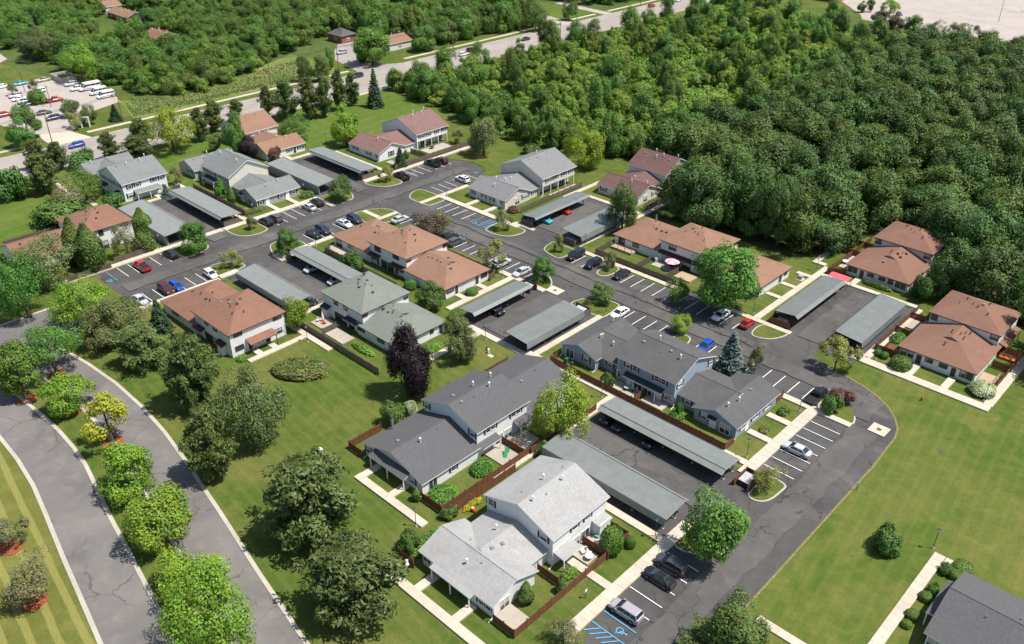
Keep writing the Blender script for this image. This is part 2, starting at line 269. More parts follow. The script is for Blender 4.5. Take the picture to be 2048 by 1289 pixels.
# ------------------------------------------------------------------ layout data in metres
CARS=[
(61.9,-43.7,'-x','suv','lavender','silver lavender SUV parked beside the blue accessible bay'),
(61.7,-36.0,'-x','sedan','black','black sedan beside the charcoal SUV near the light grey house'),
(61.5,-33.0,'-x','suv','charcoal','charcoal SUV with red tail lamps in the shade of the island tree'),
(61.8,1.7,'-x','sedan','silver','silver sedan alone in the bays beside the blue house lawn'),
(57.1,17.9,'+y','pickup','black','black pickup with open bed beside the red leaved island shrub'),
(33.8,18.3,'-y','hatch','blue','bright blue hatchback behind the blue sided house'),
(29.5,30.6,'-y','sedan','white','white sedan under the shade of the big spreading tree'),
(35.1,31.5,'+y','beetle','red','small red rounded car at the end of the tree shaded bays'),
(3.7,31.0,'-y','sedan','black','black sedan in front of the fence with the pink parasol yard'),
(-9.8,31.3,'-y','van','black','black minivan parked beside the small lime tree island'),
(-4.1,30.7,'-y','suv','black','black SUV between the minivan and the crab apple island'),
(-13.1,16.5,'-y','sedan','silver','silver sedan tucked beside the round tree at the ribbed carport'),
(14.0,17.1,'-y','sedan','white','white sedan behind the lamp post near the blue house roof'),
(-35.2,17.0,'+y','suv','slate','slate grey SUV beside the plum tree along the brown house fence'),
(-38.1,17.8,'+y','suv','black','black SUV half hidden behind the plum tree'),
(-63.0,5.1,'+x','sedan','white','white coupe with sunroof next to the navy SUV'),
(-63.3,8.5,'+x','suv','navy','navy SUV beside the crossed footpath island'),
(-63.4,-3.7,'+x','sedan','black','black sedan by the lamp post outside the brown low house'),
(-63.6,-0.9,'+x','suv','navy','dark navy SUV next to the black sedan by the lamp post'),
(-55.1,16.4,'+y','sedan','silver','silver sedan behind the long brown hip roof by the plum tree'),
(-19.4,16.6,'+y','suv','silver','silver SUV beneath the lime tree by the brown house fence'),
(-78.1,5.1,'-x','sedan','silver','silver liftback sedan outside the green grey low house'),
(-79.1,8.2,'-x','suv','black','black SUV next to the silver liftback outside the green grey house'),
(-78.1,-7.8,'-x','suv','black','black crossover at the end of the bays by the small island'),
(-78.2,-5.1,'-x','suv','maroongrey','brown grey crossover beside the black crossover'),
(-77.7,35.9,'-x','pickup','black','black pickup beside the lime tree near the maroon roofed house'),
(-63.5,46.1,'-x','suv','white','white SUV with dark sunroof beside the grey porch house'),
(-86.9,29.7,'-x','sedan','silver','silver car nosing out of the end of the far carport'),
(-79.0,48.6,'-x','pickup','black','black pickup beside the maroon SUV along the wooden fence'),
(-78.9,52.0,'-x','suv','maroon','maroon SUV next to the black pickup along the wooden fence'),
(-77.1,-40.9,'-x','pickup','red','red pickup with black bed cover outside the red roofed house'),
(-78.1,-33.4,'-x','suv','black','black SUV beside the tree island by the red roofed house'),
(-62.4,-32.1,'+x','hatch','white','white hatchback next to the small lime tree island'),
(-62.8,-42.4,'+x','suv','maroon','dark maroon SUV beside the blue hatchback'),
(-62.5,-40.1,'+x','hatch','blue','blue hatchback beside the dark maroon SUV'),
(-62.4,-48.4,'+x','sedan','silver','pale silver sedan beside the spruce and red roofed house'),
(34.7,-12.1,'-y','suv','black','black SUV under the carport beside the blue house,nearest the path'),
(37.3,-12.1,'-y','sedan','charcoal','charcoal sedan under the carport beside the blue house'),
(43.6,-12.2,'-y','suv','black','dark SUV under the middle of the carport beside the blue house'),
(-48.3,-14.5,'-y','sedan','silver','silver sedan under the carport beside the brown house,middle bay'),
(-39.7,-14.3,'-y','sedan','silver','silver sedan under the carport end beside the grey green hip roof'),
(-35.6,-25.2,'+y','suv','black','black car under the carport end behind the red roofed house'),
(-28.6,41.3,'+x','sedan','teal','pale blue car under the carport beside the cream porch house'),
(-28.7,49.0,'+x','hatch','red','red car under the carport beside the cream porch house'),
(-5.5,0.2,'+x','suv','black','black car under the ribbed carport beside the brown house'),
(-170.0,-16.2,'-y','suv','blue','royal blue SUV driving on the wide main road'),
(-171.9,93.0,'-y','suv','navy','dark SUV turning near the side street corner on the main road'),
(-206.9,111.5,'-y','suv','silver','silver SUV waiting on the side street beneath the trees'),
(-167.3,145.0,'+y','suv','white','white SUV following the maroon car on the main road'),
(-170.2,152.4,'+y','suv','maroon','maroon car ahead of the white SUV on the main road'),
(-167.4,183.5,'-y','sedan','navy','dark navy car on the main road behind the roadside saplings'),
(-171.3,284.3,'+y','suv','red','bright red car on the far stretch of the main road'),
(-170.3,306.7,'+y','suv','white','white car on the farthest stretch of the main road'),
(-223.8,-1.2,'+y','pickup','red','red pickup in the office lot beside the grass island'),
(-239.3,-0.6,'-y','suv','white','white SUV behind the shrub in the office lot'),
(-254.0,6.8,'-y','sedan','tan','beige sedan at the back of the office lot beside the bin compound'),
(-255.0,-1.4,'-y','sedan','teal','turquoise car under the office lot lamp'),
(-255.7,-7.7,'-y','sedan','white','white car at the far edge of the office lot lawn'),
(-240.4,11.4,'-y','suv','silver','silver SUV in front of the bin compound'),
(-232.5,10.8,'-y','pickup','white','white pickup between the silver SUV and the minibuses'),
(-239.2,-8.8,'-y','suv','silver','silver grey SUV,first of the four cars by the shrub island'),
(-234.5,-9.5,'-y','sedan','white','white sedan,second of the four cars by the shrub island'),
(-229.9,-9.2,'-y','suv','silver','silver SUV,third of the four cars by the shrub island'),
(-225.7,-9.6,'-y','sedan','navy','navy sedan,last of the four cars by the shrub island'),
(-211.4,-9.7,'+y','sedan','charcoal','charcoal sedan leaving the office lot entrance'),
(-202.9,-10.1,'-y','suv','navy','navy SUV beside the shrubs at the office lot entrance'),
(-218.6,-19.8,'+y','suv','red','red SUV beside the broad tree in the office lot'),
(-229.9,13.9,'-y','bus','white','white minibus,longest of the three beside the shrub wood'),
(-221.9,13.6,'-y','vanlong','white','white high roof passenger van between minibus and kerb side van'),
(-215.6,13.5,'-y','vanlong','white','white high roof passenger van with blue stripe beside the meadow')]
TREES=[
(-47.4,-71.8,10.7,6.2,'maple','leafy green maple on the boulevard median,largest crown by the junction',None),
(-43.8,-78.8,11.4,4.6,'maple','leafy green maple on the boulevard median behind the junction trees',None),
(-34.2,-74.4,6.8,4.6,'maple_l','bright green maple on the boulevard median beside the yellow tree',None),
(-20.7,-73.6,10.1,5.2,'yellow','half yellow leaved tree on the boulevard median',None),
(-6.3,-77.6,9.5,4.5,'maple_l','bright green maple on the median between yellow tree and red mulch ring',None),
(6.9,-79.2,9.2,4.9,'maple_l','bright green maple on the median above a shaded red mulch ring',None),
(17.6,-80.6,7.0,5.4,'ygreen','yellow green broad tree on the boulevard median touching the largest median tree',None),
(29.6,-83.3,14.1,6.3,'maple_l','bright green maple on the boulevard median,largest and bushiest of its row',None),
(-8.2,-94.3,5.3,3.4,'crab','thin olive ornamental tree in the striped lawn by the bare orange mulch ring',None),
(4.2,-95.8,7.3,3.8,'crab','thin olive ornamental tree in the striped lawn above an orange mulch patch',None),
(-49.6,-61.7,8.1,3.9,'olive','olive green loose tree beside the boulevard lawn behind the spreading pine',None),
(-39.0,-59.0,8.0,5.4,'pine','shaggy pine on the lawn edge beside the red hip roofed house,bushiest',None),
(-20.1,-59.1,13.8,5.3,'pine','shaggy pine on the lawn below the red hip roofed house',None),
(-4.3,-57.0,14.0,6.5,'olive','olive green loose tree on the lawn beside the shrub bed,broadest crown',None),
(-0.4,-66.5,13.6,4.1,'pine','shaggy pine beside the boulevard kerb with brown inner needles',None),
(-72.9,-67.0,14.5,5.9,'maple','leafy green maple across the boulevard junction kerb,largest of that clump',None),
(-84.7,-58.7,11.2,7.5,'olive','olive green loose tree in front of the long red roof',None),
(-60.6,-60.4,10.3,6.9,'maple_l','bright green maple beside the accessible bay below the wooden fence',None),
(-50.9,-58.4,10.0,6.7,'olive','olive green loose tree between parked silver sedan and the junction',None),
(-48.5,-50.9,7.1,2.6,'spruce','dark green conical spruce at the corner of the red hip roofed house',None),
(-90.0,-49.6,11.6,2.6,'arbor','upright arborvitae against the red roofed house,lighter of the pair',None),
(-84.6,-48.6,11.5,3.1,'arbor','upright arborvitae against the red roofed house,darker of the pair',None),
(-85.5,-40.0,8.0,3.4,'crab','thin olive ornamental tree in front of the white wall of the red roofed house',None),
(-94.4,-31.9,7.1,2.4,'arbor','upright arborvitae between red roof and long grey carport',None),
(-85.7,-35.7,4.8,2.8,'bush','green bush at the corner of the red roofed house fence',None),
(-76.1,-28.3,7.6,3.8,'maple','leafy green maple on the kerb island at the end of the long grey carport',None),
(-62.7,-26.6,4.5,2.7,'lime','yellow green small tree on the kerb island beside the white hatchback',None),
(-115.8,-43.2,6.0,6.7,'bush','green bush broad and dense behind the red roofed house',None),
(-120.5,-39.7,8.6,5.5,'crab','thin olive ornamental tree behind the red roofed house above the broad bush',None),
(-125.3,-32.5,8.9,5.1,'maple','leafy green maple beside the white gabled house with black shutters',None),
(-115.5,-29.5,4.1,3.1,'bush','green bush at the corner of the white gabled house',None),
(-119.1,-10.2,5.4,2.9,'crab','thin olive ornamental tree between the white gabled house and green grey house',None),
(-112.4,-16.5,3.8,1.7,'bluespruce','silvery blue spruce beside the porch of the white gabled house',None),
(-101.0,-7.2,5.8,1.8,'maple','leafy green maple in the yard of the green grey gabled house',None),
(-96.0,-6.8,5.1,1.1,'arbor','upright arborvitae in the yard of the green grey gabled house',None),
(-140.9,-45.5,8.7,5.1,'bush','green bush beside the main road behind the striped lawn',None),
(-138.7,-37.9,10.8,4.5,'pine','shaggy pine beside the main road behind the white gabled house',None),
(-77.7,-11.9,3.6,1.4,'crab','thin olive ornamental tree on the small island at the end of the near court carport',None),
(-59.1,-13.9,7.0,3.1,'maple_d','dark green rounded tree on the kerb island by the long carport court entrance',None),
(-76.5,14.1,6.9,3.3,'maple_d','dark green rounded tree on the kerb island below the far carport court',None),
(-78.3,31.1,5.0,2.8,'lime','yellow green small tree on the kerb island beside the black pickup',None),
(-43.1,15.3,6.2,4.7,'plum','brown purple leaved tree over the parked cars behind the brown hip roof',None),
(-40.9,18.0,6.5,2.7,'lime','yellow green small tree touching the plum tree behind the brown hip roof',None),
(-19.5,14.2,7.3,3.7,'lime','yellow green small tree beside the back fence of the brown hip roofed house',None),
(-32.4,30.4,5.8,2.5,'crab','thin olive ornamental tree on the island beside the blue hatched bay',None),
(-26.0,-5.0,2.1,1.4,'ball','round green shrub clipped,at the corner of the brown house yard',None),
(-16.5,-7.4,6.6,3.3,'maple_d','dark green rounded tree in the corner between grey green and brown roofs',None),
(-29.7,-31.6,6.9,3.0,'maple_l','bright green maple between the red hip roof and the carport',None),
(-6.1,-9.9,4.2,2.7,'maple_d','dark green rounded tree at the front end of the ribbed carport',None),
(-42.3,-8.1,4.8,2.9,'bush','green bush inside the fenced front yard of the brown house',None),
(-14.4,2.3,1.5,1.4,'ball','round green shrub clipped round,between the doors of the brown low house',None),
(-11.0,50.3,12.6,4.1,'oak','big dark oak leaning over the shaded carport beside the maroon house',None),
(-14.5,30.7,4.5,1.2,'lime','yellow green small tree sapling on the island by the bin enclosure',None),
(-7.7,17.7,5.7,3.0,'maple','leafy green maple on the kerb island at the concrete drain pad',None),
(7.9,18.8,4.4,2.8,'maple_d','dark green rounded tree on the kerb island beside the white sedan',None),
(-0.5,32.1,4.2,1.9,'crab','thin olive ornamental tree on the little island between black SUV and black sedan',None),
(19.4,29.9,5.3,2.7,'maple_d','dark green rounded tree beside the great spreading tree,half its height',None),
(28.0,33.9,14.6,7.9,'locust','great spreading green tree in the yard of the brown house with the pink parasol',None),
(26.8,20.3,3.8,2.2,'maple_l','bright green maple behind the blue sided house on a small island',None),
(56.0,67.1,5.4,2.7,'bush','green bush at the corner of the brown house under the oak shade',None),
(55.3,28.5,7.5,4.1,'lime','yellow green small tree at the bend by the carport end,brownish crown',None),
(60.8,15.7,3.4,1.9,'bush','green bush on the island beside the black pickup',None),
(60.7,19.5,2.8,2.2,'redbush','red leaved bush on the island beside the black pickup',None),
(58.7,39.3,1.2,0.8,'ball','round green shrub first clipped mound beside the front fence of the end house',None),
(60.1,39.1,1.3,0.8,'ball','round green shrub second clipped mound beside the front fence of the end house',None),
(63.7,37.7,2.3,2.0,'hedge','green hedge large clipped mound beside the front door of the end house',None),
(77.6,39.8,2.1,2.3,'hydrangea','rounded bush white flowering,at the corner of the end house deck',None),
(31.3,-22.2,12.4,5.4,'ygreen','yellow green broad tree over the dark roof between house and carports',None),
(41.9,13.7,9.4,3.4,'bluespruce','silvery blue spruce behind the blue sided house',None),
(45.5,16.2,7.0,2.1,'crab','thin olive ornamental tree behind the blue spruce',None),
(32.9,-27.1,3.1,1.2,'arbor','upright arborvitae pair at the end of the long plain carport',None),
(28.0,-4.7,2.9,1.3,'bush','green bush leafy,over the wooden fence of the blue house',None),
(42.3,-3.1,2.8,0.8,'bush','green bush at the downpipe corner of the blue house',None),
(62.7,-9.9,5.2,2.4,'lime','yellow green small tree beside the bin enclosure of the near carport',None),
(4.9,-31.1,14.0,4.2,'purple','dark purple leaved maple beside the lawn fence of the grey green house',None),
(8.6,-38.4,4.3,2.3,'bush','green bush weeping,beside the dark grey roofed house',None),
(9.2,-35.0,3.1,1.2,'hydrangea','rounded bush white flowering,beside the dark grey roofed house',None),
(2.7,-17.0,8.7,3.5,'olive','olive green loose tree at the end of the ribbed carport beside the footpath',None),
(21.2,-63.6,13.7,7.1,'pine','shaggy pine on the lawn facing the dark grey house porch',None),
(36.4,-67.4,11.0,7.2,'pine','shaggy pine on the lawn facing the light grey house porch',None),
(32.8,-55.5,3.4,1.7,'bush','green bush at the garden corner of the light grey house',None),
(25.9,-48.2,2.6,0.7,'arbor','upright arborvitae clipped cone at the porch of the dark grey house',None),
(32.2,-47.2,1.8,1.4,'bush','green bush climbing the fence end of the light grey house garden',None),
(64.4,-27.7,11.1,4.9,'maple','leafy green maple on the kerb island beside the charcoal SUV',None),
(53.6,-36.2,4.4,1.7,'ball','round green shrub large clipped,inside the patio fence of the light grey house',None),
(51.2,-51.1,3.9,1.0,'arbor','upright arborvitae against the white end wall of the light grey house',None),
(53.4,-46.6,2.7,0.7,'arbor','upright arborvitae small,beside the yard fence of the light grey house',None),
(55.0,-33.6,1.8,0.8,'ball','round green shrub outside the patio fence corner of the light grey house',None),
(59.4,-53.1,4.0,2.6,'crab','thin olive ornamental tree pale flowering,beside the blue hatched bay',None),
(72.8,-41.9,4.5,3.5,'pine','shaggy pine at the road edge opposite the accessible bay',None),
(75.1,-39.5,8.9,4.3,'maple_d','dark green rounded tree at the road edge opposite the accessible bay',None),
(81.3,-9.3,3.8,2.3,'bush','green bush alone on the open lawn beside the lamp post',None),
(88.9,-14.3,1.1,0.9,'ball','round green shrub clipped,first beside the porch of the corner house',None),
(88.8,-18.4,1.0,0.9,'ball','round green shrub clipped,second beside the porch of the corner house',None),
(88.9,-20.4,0.9,0.7,'ball','round green shrub clipped,third beside the porch of the corner house',None),
(89.1,-7.7,1.5,1.1,'bush','green bush spiky,at the path end of the corner house',None),
(90.4,-7.7,1.2,1.1,'ball','round green shrub domed,under the eave of the corner house',None),
(90.6,-5.8,1.4,1.5,'ball','round green shrub wide domed,at the eave of the corner house',None),
(89.2,-12.6,1.5,1.0,'bush','green bush loose,between path and porch of the corner house',None),
(-111.4,42.2,12.8,5.0,'maple_l','bright green maple on the lawn beside the maroon roofed house',None),
(-155.6,42.5,9.6,2.8,'pine','shaggy pine in the row beside the wide main road','pines in the roadside row'),
(-146.8,44.4,12.6,4.9,'pine','shaggy pine in the row beside the wide main road','pines in the roadside row'),
(-142.1,50.4,13.7,4.1,'pine','shaggy pine in the row beside the wide main road','pines in the roadside row'),
(-139.7,54.6,13.8,3.4,'pine','shaggy pine in the row beside the wide main road','pines in the roadside row'),
(-142.2,62.8,13.8,3.0,'pine','shaggy pine in the row beside the wide main road','pines in the roadside row'),
(-143.7,69.1,11.0,3.0,'pine','shaggy pine in the row beside the wide main road','pines in the roadside row'),
(-136.6,73.6,13.5,3.4,'spruce','dark green conical spruce at the end of the roadside pine row',None),
(-125.9,33.6,8.4,5.5,'maple','leafy green maple beside the far brown gabled house',None),
(-74.2,65.1,11.7,4.7,'olive','olive green loose tree at the end of the far parking court',None),
(-85.0,41.7,6.0,2.5,'spruce','dark green conical spruce inside the fence of the maroon roofed house',None),
(-89.1,47.2,2.8,0.8,'arbor','upright arborvitae inside the fence of the maroon roofed house',None),
(-87.2,66.8,4.8,2.8,'crab','thin olive ornamental tree at the garden of the maroon roofed house',None),
(-181.2,75.7,9.6,3.6,'maple_d','dark green rounded tree beside the side street corner sign,away from the kerb',None),
(-177.6,80.3,9.8,3.7,'maple_d','dark green rounded tree beside the side street corner sign,next to the kerb',None),
(-189.5,93.2,9.1,2.4,'maple','leafy green maple beside the side street corner behind the pair',None),
(-182.9,109.1,14.7,8.1,'locust','great spreading green tree on the side street corner lawn',None),
(-189.7,109.7,6.1,3.1,'bush','green bush on the side street corner lawn',None),
(-144.8,2.6,13.9,7.6,'ygreen','yellow green broad tree behind the green grey gabled house by the main road',None),
(-150.7,-14.1,8.5,3.3,'pine','shaggy pine between the main road and far houses','pines between road and houses'),
(-146.2,-8.2,6.9,5.3,'pine','shaggy pine between the main road and far houses','pines between road and houses'),
(-158.0,-1.1,8.0,3.5,'pine','shaggy pine between the main road and far houses','pines between road and houses'),
(-158.0,-31.9,9.0,3.4,'pine','shaggy pine between the main road and far houses','pines between road and houses'),
(-154.2,-27.7,7.9,3.5,'pine','shaggy pine between the main road and far houses','pines between road and houses'),
(-151.5,-22.1,4.7,5.0,'bush','green bush beside the main road behind the white gabled house',None),
(-147.5,13.2,10.4,3.0,'pine','shaggy pine between the main road and far houses','pines between road and houses'),
(-152.5,20.9,10.1,3.7,'pine','shaggy pine between the main road and far houses','pines between road and houses'),
(-163.2,34.9,5.3,2.7,'pine','shaggy pine between the main road and far houses','pines between road and houses'),
(-127.4,14.0,13.3,3.8,'maple','leafy green maple against the far brown gabled house',None),
(-134.9,11.1,6.1,3.2,'maple_d','dark green rounded tree beside the corner of the far brown gabled house',None),
(-120.7,13.6,7.5,3.2,'purple','dark purple leaved maple in front of the far brown gabled house',None),
(-115.9,19.6,3.9,2.3,'redbush','red leaved bush in front of the far brown low house',None),
(-189.5,-22.9,10.7,4.5,'maple_d','dark green rounded tree beside the office lot entrance road',None),
(-181.6,-28.1,9.2,4.4,'maple','leafy green maple beside the office lot entrance road,next to the pavement',None),
(-202.0,-4.3,5.9,3.7,'maple_d','dark green rounded tree at the office lot corner beside the meadow',None),
(-188.9,-4.0,6.6,3.0,'maple_d','dark green rounded tree at the office lot corner beside the road sign',None),
(-186.9,4.0,5.7,2.5,'spruce','dark green conical spruce beside the utility pole at the meadow edge',None),
(-188.7,-8.7,5.4,3.6,'lime','yellow green small tree beside the office lot sign',None),
(-242.2,-8.6,4.5,2.5,'crab','thin olive ornamental tree in the office lot beside the lamp',None),
(-241.3,-1.4,5.1,2.6,'crab','thin olive ornamental tree in the office lot beside the turquoise car',None),
(-225.6,-6.1,4.9,3.2,'bush','green bush on the grass island of the office lot',None),
(-302.5,44.3,8.5,2.9,'spruce','dark green conical spruce in the garden of the far brick bungalow',None),
(-320.3,56.3,6.2,1.9,'arbor','upright arborvitae in the garden of the far brick bungalow',None),
(-297.4,67.3,10.6,4.0,'purple','dark purple leaved maple beside the far brick bungalow',None),
(-276.2,53.0,14.5,8.1,'maple','leafy green maple in front of the far brick bungalow',None),
(-242.4,17.2,14.3,7.9,'maple_l','bright green maple above the minibuses in the office lot wood',None),
(-286.8,18.1,14.0,7.6,'olive','olive green loose tree at the end of the office lot lawn',None),
(-245.4,142.5,13.6,2.6,'spruce','dark green conical spruce behind the far dark roofed house',None),
(-194.2,204.9,14.3,2.2,'maple_l','bright green maple beside the far driveway',None),
(-177.7,201.3,13.3,6.6,'maple_d','dark green rounded tree beside the far driveway bend',None),
(-181.3,229.6,8.9,4.2,'maple_d','dark green rounded tree alone on the lawn by the far driveway',None),
(-145.1,172.4,14.7,4.5,'maple_d','dark green rounded tree tall,beside the main road kerb and utility pole',None),
(-145.3,155.9,8.6,3.4,'maple_d','dark green rounded tree beside the main road in front of the navy car',None),
(-149.8,198.2,8.8,5.4,'olive','olive green loose tree beside the main road across from the far driveway',None),
(-143.6,203.2,9.6,4.2,'olive','olive green loose tree beside the main road across from the far driveway,shorter one',None),
(-46.2,77.9,12.7,6.6,'ygreen','yellow green broad tree yellow topped,between the cream porch house and the wood',None),
(-65.0,76.2,3.0,3.3,'bush','green bush pale,behind the cream porch house',None),
(-71.5,347.0,8.7,5.1,'maple_l','bright green maple at the corner of the store parking lot',None),
(-47.9,317.2,8.5,4.8,'maple','leafy green maple beside the store parking lot,green one',None),
(-57.0,319.6,8.4,4.5,'plum','brown purple leaved tree beside the store parking lot',None),
(-65.8,322.5,6.9,4.5,'plum','brown purple leaved tree beside the store parking lot,next to the drive',None),
(-39.5,320.8,7.1,4.4,'crab','thin olive ornamental tree beside the store parking lot,first of four',None),
(-33.5,322.6,6.4,4.1,'crab','thin olive ornamental tree beside the store parking lot,second of four',None),
(-29.1,326.2,6.0,3.4,'crab','thin olive ornamental tree beside the store parking lot,third of four',None),
(-25.4,330.3,5.3,3.4,'crab','thin olive ornamental tree beside the store parking lot,last of four',None),
(-91.7,326.1,7.5,3.8,'crab','thin olive ornamental tree beside the brick store',None),
(-86.1,347.0,5.7,2.6,'maple','leafy green maple in the store drive median,next to the brick store',None),
(-83.5,350.5,6.6,2.4,'maple','leafy green maple in the store drive median,next to the open lot',None),
(1.4,65.8,16.4,7.2,'oak','big dark oak at the edge of the wood','oaks along the wood edge'),
(6.2,71.6,16.4,5.5,'oak','big dark oak at the edge of the wood','oaks along the wood edge'),
(16.6,71.6,16.4,5.2,'oak','big dark oak at the edge of the wood','oaks along the wood edge'),
(20.4,70.0,16.4,4.7,'oak','big dark oak at the edge of the wood','oaks along the wood edge'),
(25.1,85.2,16.4,8.0,'oak','big dark oak at the edge of the wood','oaks along the wood edge'),
(29.3,74.0,8.1,5.4,'oak','big dark oak at the edge of the wood','oaks along the wood edge'),
(53.3,92.6,13.7,8.1,'oak','big dark oak at the edge of the wood','oaks along the wood edge'),
(61.1,85.7,16.4,7.0,'oak','big dark oak at the edge of the wood','oaks along the wood edge'),
(59.2,72.3,12.8,5.6,'oak','big dark oak at the edge of the wood','oaks along the wood edge'),
(67.9,72.3,13.9,7.3,'oak','big dark oak at the edge of the wood','oaks along the wood edge'),
(67.8,89.4,16.4,5.6,'oak','big dark oak at the edge of the wood','oaks along the wood edge')]
FENCES=[
('new',((50.4,-56.4),(54.1,-56.4),(54.1,-37.8)),'low brown fence round the front yard of the light grey house'),
('new',((54.3,-37.8),(49.8,-37.8)),'short brown fence dividing the patios of the light grey house'),
('new',((48.7,-46.1),(52.4,-46.1)),'short brown fence beside the small cone shrub of the light grey house'),
('new',((49.9,-32.7),(53.9,-32.7),(53.9,-33.9)),'brown corner fence behind the clipped patio shrub'),
('new',((26.5,-47.6),(30.9,-47.6),(30.9,-28.3)),'long brown fence enclosing the garden of the dark grey house'),
('new',((32.1,-45.4),(32.1,-33.1)),'brown rail fence between the dark and light grey houses'),
('new',((32.9,-57.4),(36.0,-57.4)),'short brown fence at the white chairs of the light grey house'),
('new',((8.7,-41.1),(8.7,-47.7),(12.1,-47.7)),'brown rail fence at the lawn corner of the dark grey house'),
('new',((25.7,-29.5),(30.5,-29.5)),'brown divider fence beside the green toy slide'),
('new',((31.2,-28.4),(31.2,-26.6),(31.2,-11.9)),'brown fence under the yellow green tree beside the carport'),
('new',((9.9,-17.7),(9.9,-11.8)),'brown rail fence behind the far end of the dark roof'),
('new',((15.5,-4.1),(15.5,-6.0),(53.2,-6.0),(53.2,-3.3)),'long brown fence in front of the blue sided house'),
('new',((34.5,-5.4),(34.5,-2.0)),'brown divider fence between the patios of the blue house'),
('new',((52.6,11.8),(52.6,14.0)),'short brown fence at the end of the blue house'),
('old',((-29.4,-30.9),(-4.6,-30.9)),'weathered grey picket fence along the lawn below the grey green hip roof'),
('old',((-23.7,-29.7),(-23.7,-26.4)),'weathered divider fence beside the white parasol patio'),
('old',((-54.7,-5.4),(-53.9,-7.2),(-28.0,-7.2)),'weathered fence in front of the long brown hip roofed house'),
('old',((-32.5,12.1),(-17.2,12.1),(-16.0,9.4)),'weathered fence behind the long brown hip roofed house'),
('old',((-7.6,42.0),(-7.6,35.9),(14.9,35.9)),'weathered fence in front of the yard with the pink parasol'),
('old',((4.0,36.6),(4.0,41.5)),'weathered divider fence beside the wooden deck yard'),
('old',((11.8,36.0),(11.8,41.2)),'weathered divider fence beside the pink parasol'),
('new',((39.2,66.2),(36.1,64.0),(36.1,86.7)),'tan fence round the side patio under the wood edge'),
('new',((33.6,76.8),(38.1,76.8)),'dark divider fence,lower one at the wood edge patio'),
('new',((33.6,82.7),(37.9,82.7)),'dark divider fence,upper one at the wood edge patio'),
('new',((61.7,40.5),(57.6,40.5),(57.6,61.0)),'tan fence beside the carport and the vegetable garden'),
('new',((57.7,49.8),(60.9,49.8)),'dark divider fence beside the vegetable garden'),
('new',((57.6,57.4),(60.3,57.4)),'dark divider fence behind the vegetable garden'),
('new',((79.0,40.7),(79.0,55.4)),'dark brown fence along the path beside the wooden deck'),
('new',((75.9,50.0),(79.2,50.0)),'dark divider fence beside the orange deck'),
('old',((-82.2,-55.4),(-82.2,-45.6)),'weathered fence below the twin arborvitaes'),
('old',((-83.8,-44.0),(-83.8,-35.7)),'weathered fence beside the black SUV and pale tree'),
('old',((-111.5,-58.3),(-111.5,-46.0)),'weathered fence behind the long red roof'),
('old',((-112.9,-8.5),(-86.4,-8.5)),'weathered fence between the long carport and green grey house'),
('old',((-84.0,39.0),(-84.0,67.8)),'weathered fence in front of the maroon roofed house'),
('old',((-91.8,51.4),(-85.0,51.4)),'weathered divider fence at the picnic table'),
('old',((-36.8,41.5),(-36.8,66.0)),'weathered fence beside the cream porch house'),
('old',((-14.2,64.7),(-14.2,74.4)),'weathered fence at the flower bed of the maroon house'),
('old',((-44.4,-50.9),(-38.7,-50.9)),'weathered fence among the pines by the red hip roof'),
('old',((-40.8,-50.3),(-40.8,-48.6)),'pale divider fence by the red hip roof'),
('old',((-115.2,-13.5),(-115.2,-11.2)),'short weathered fence at the white gabled house end')]
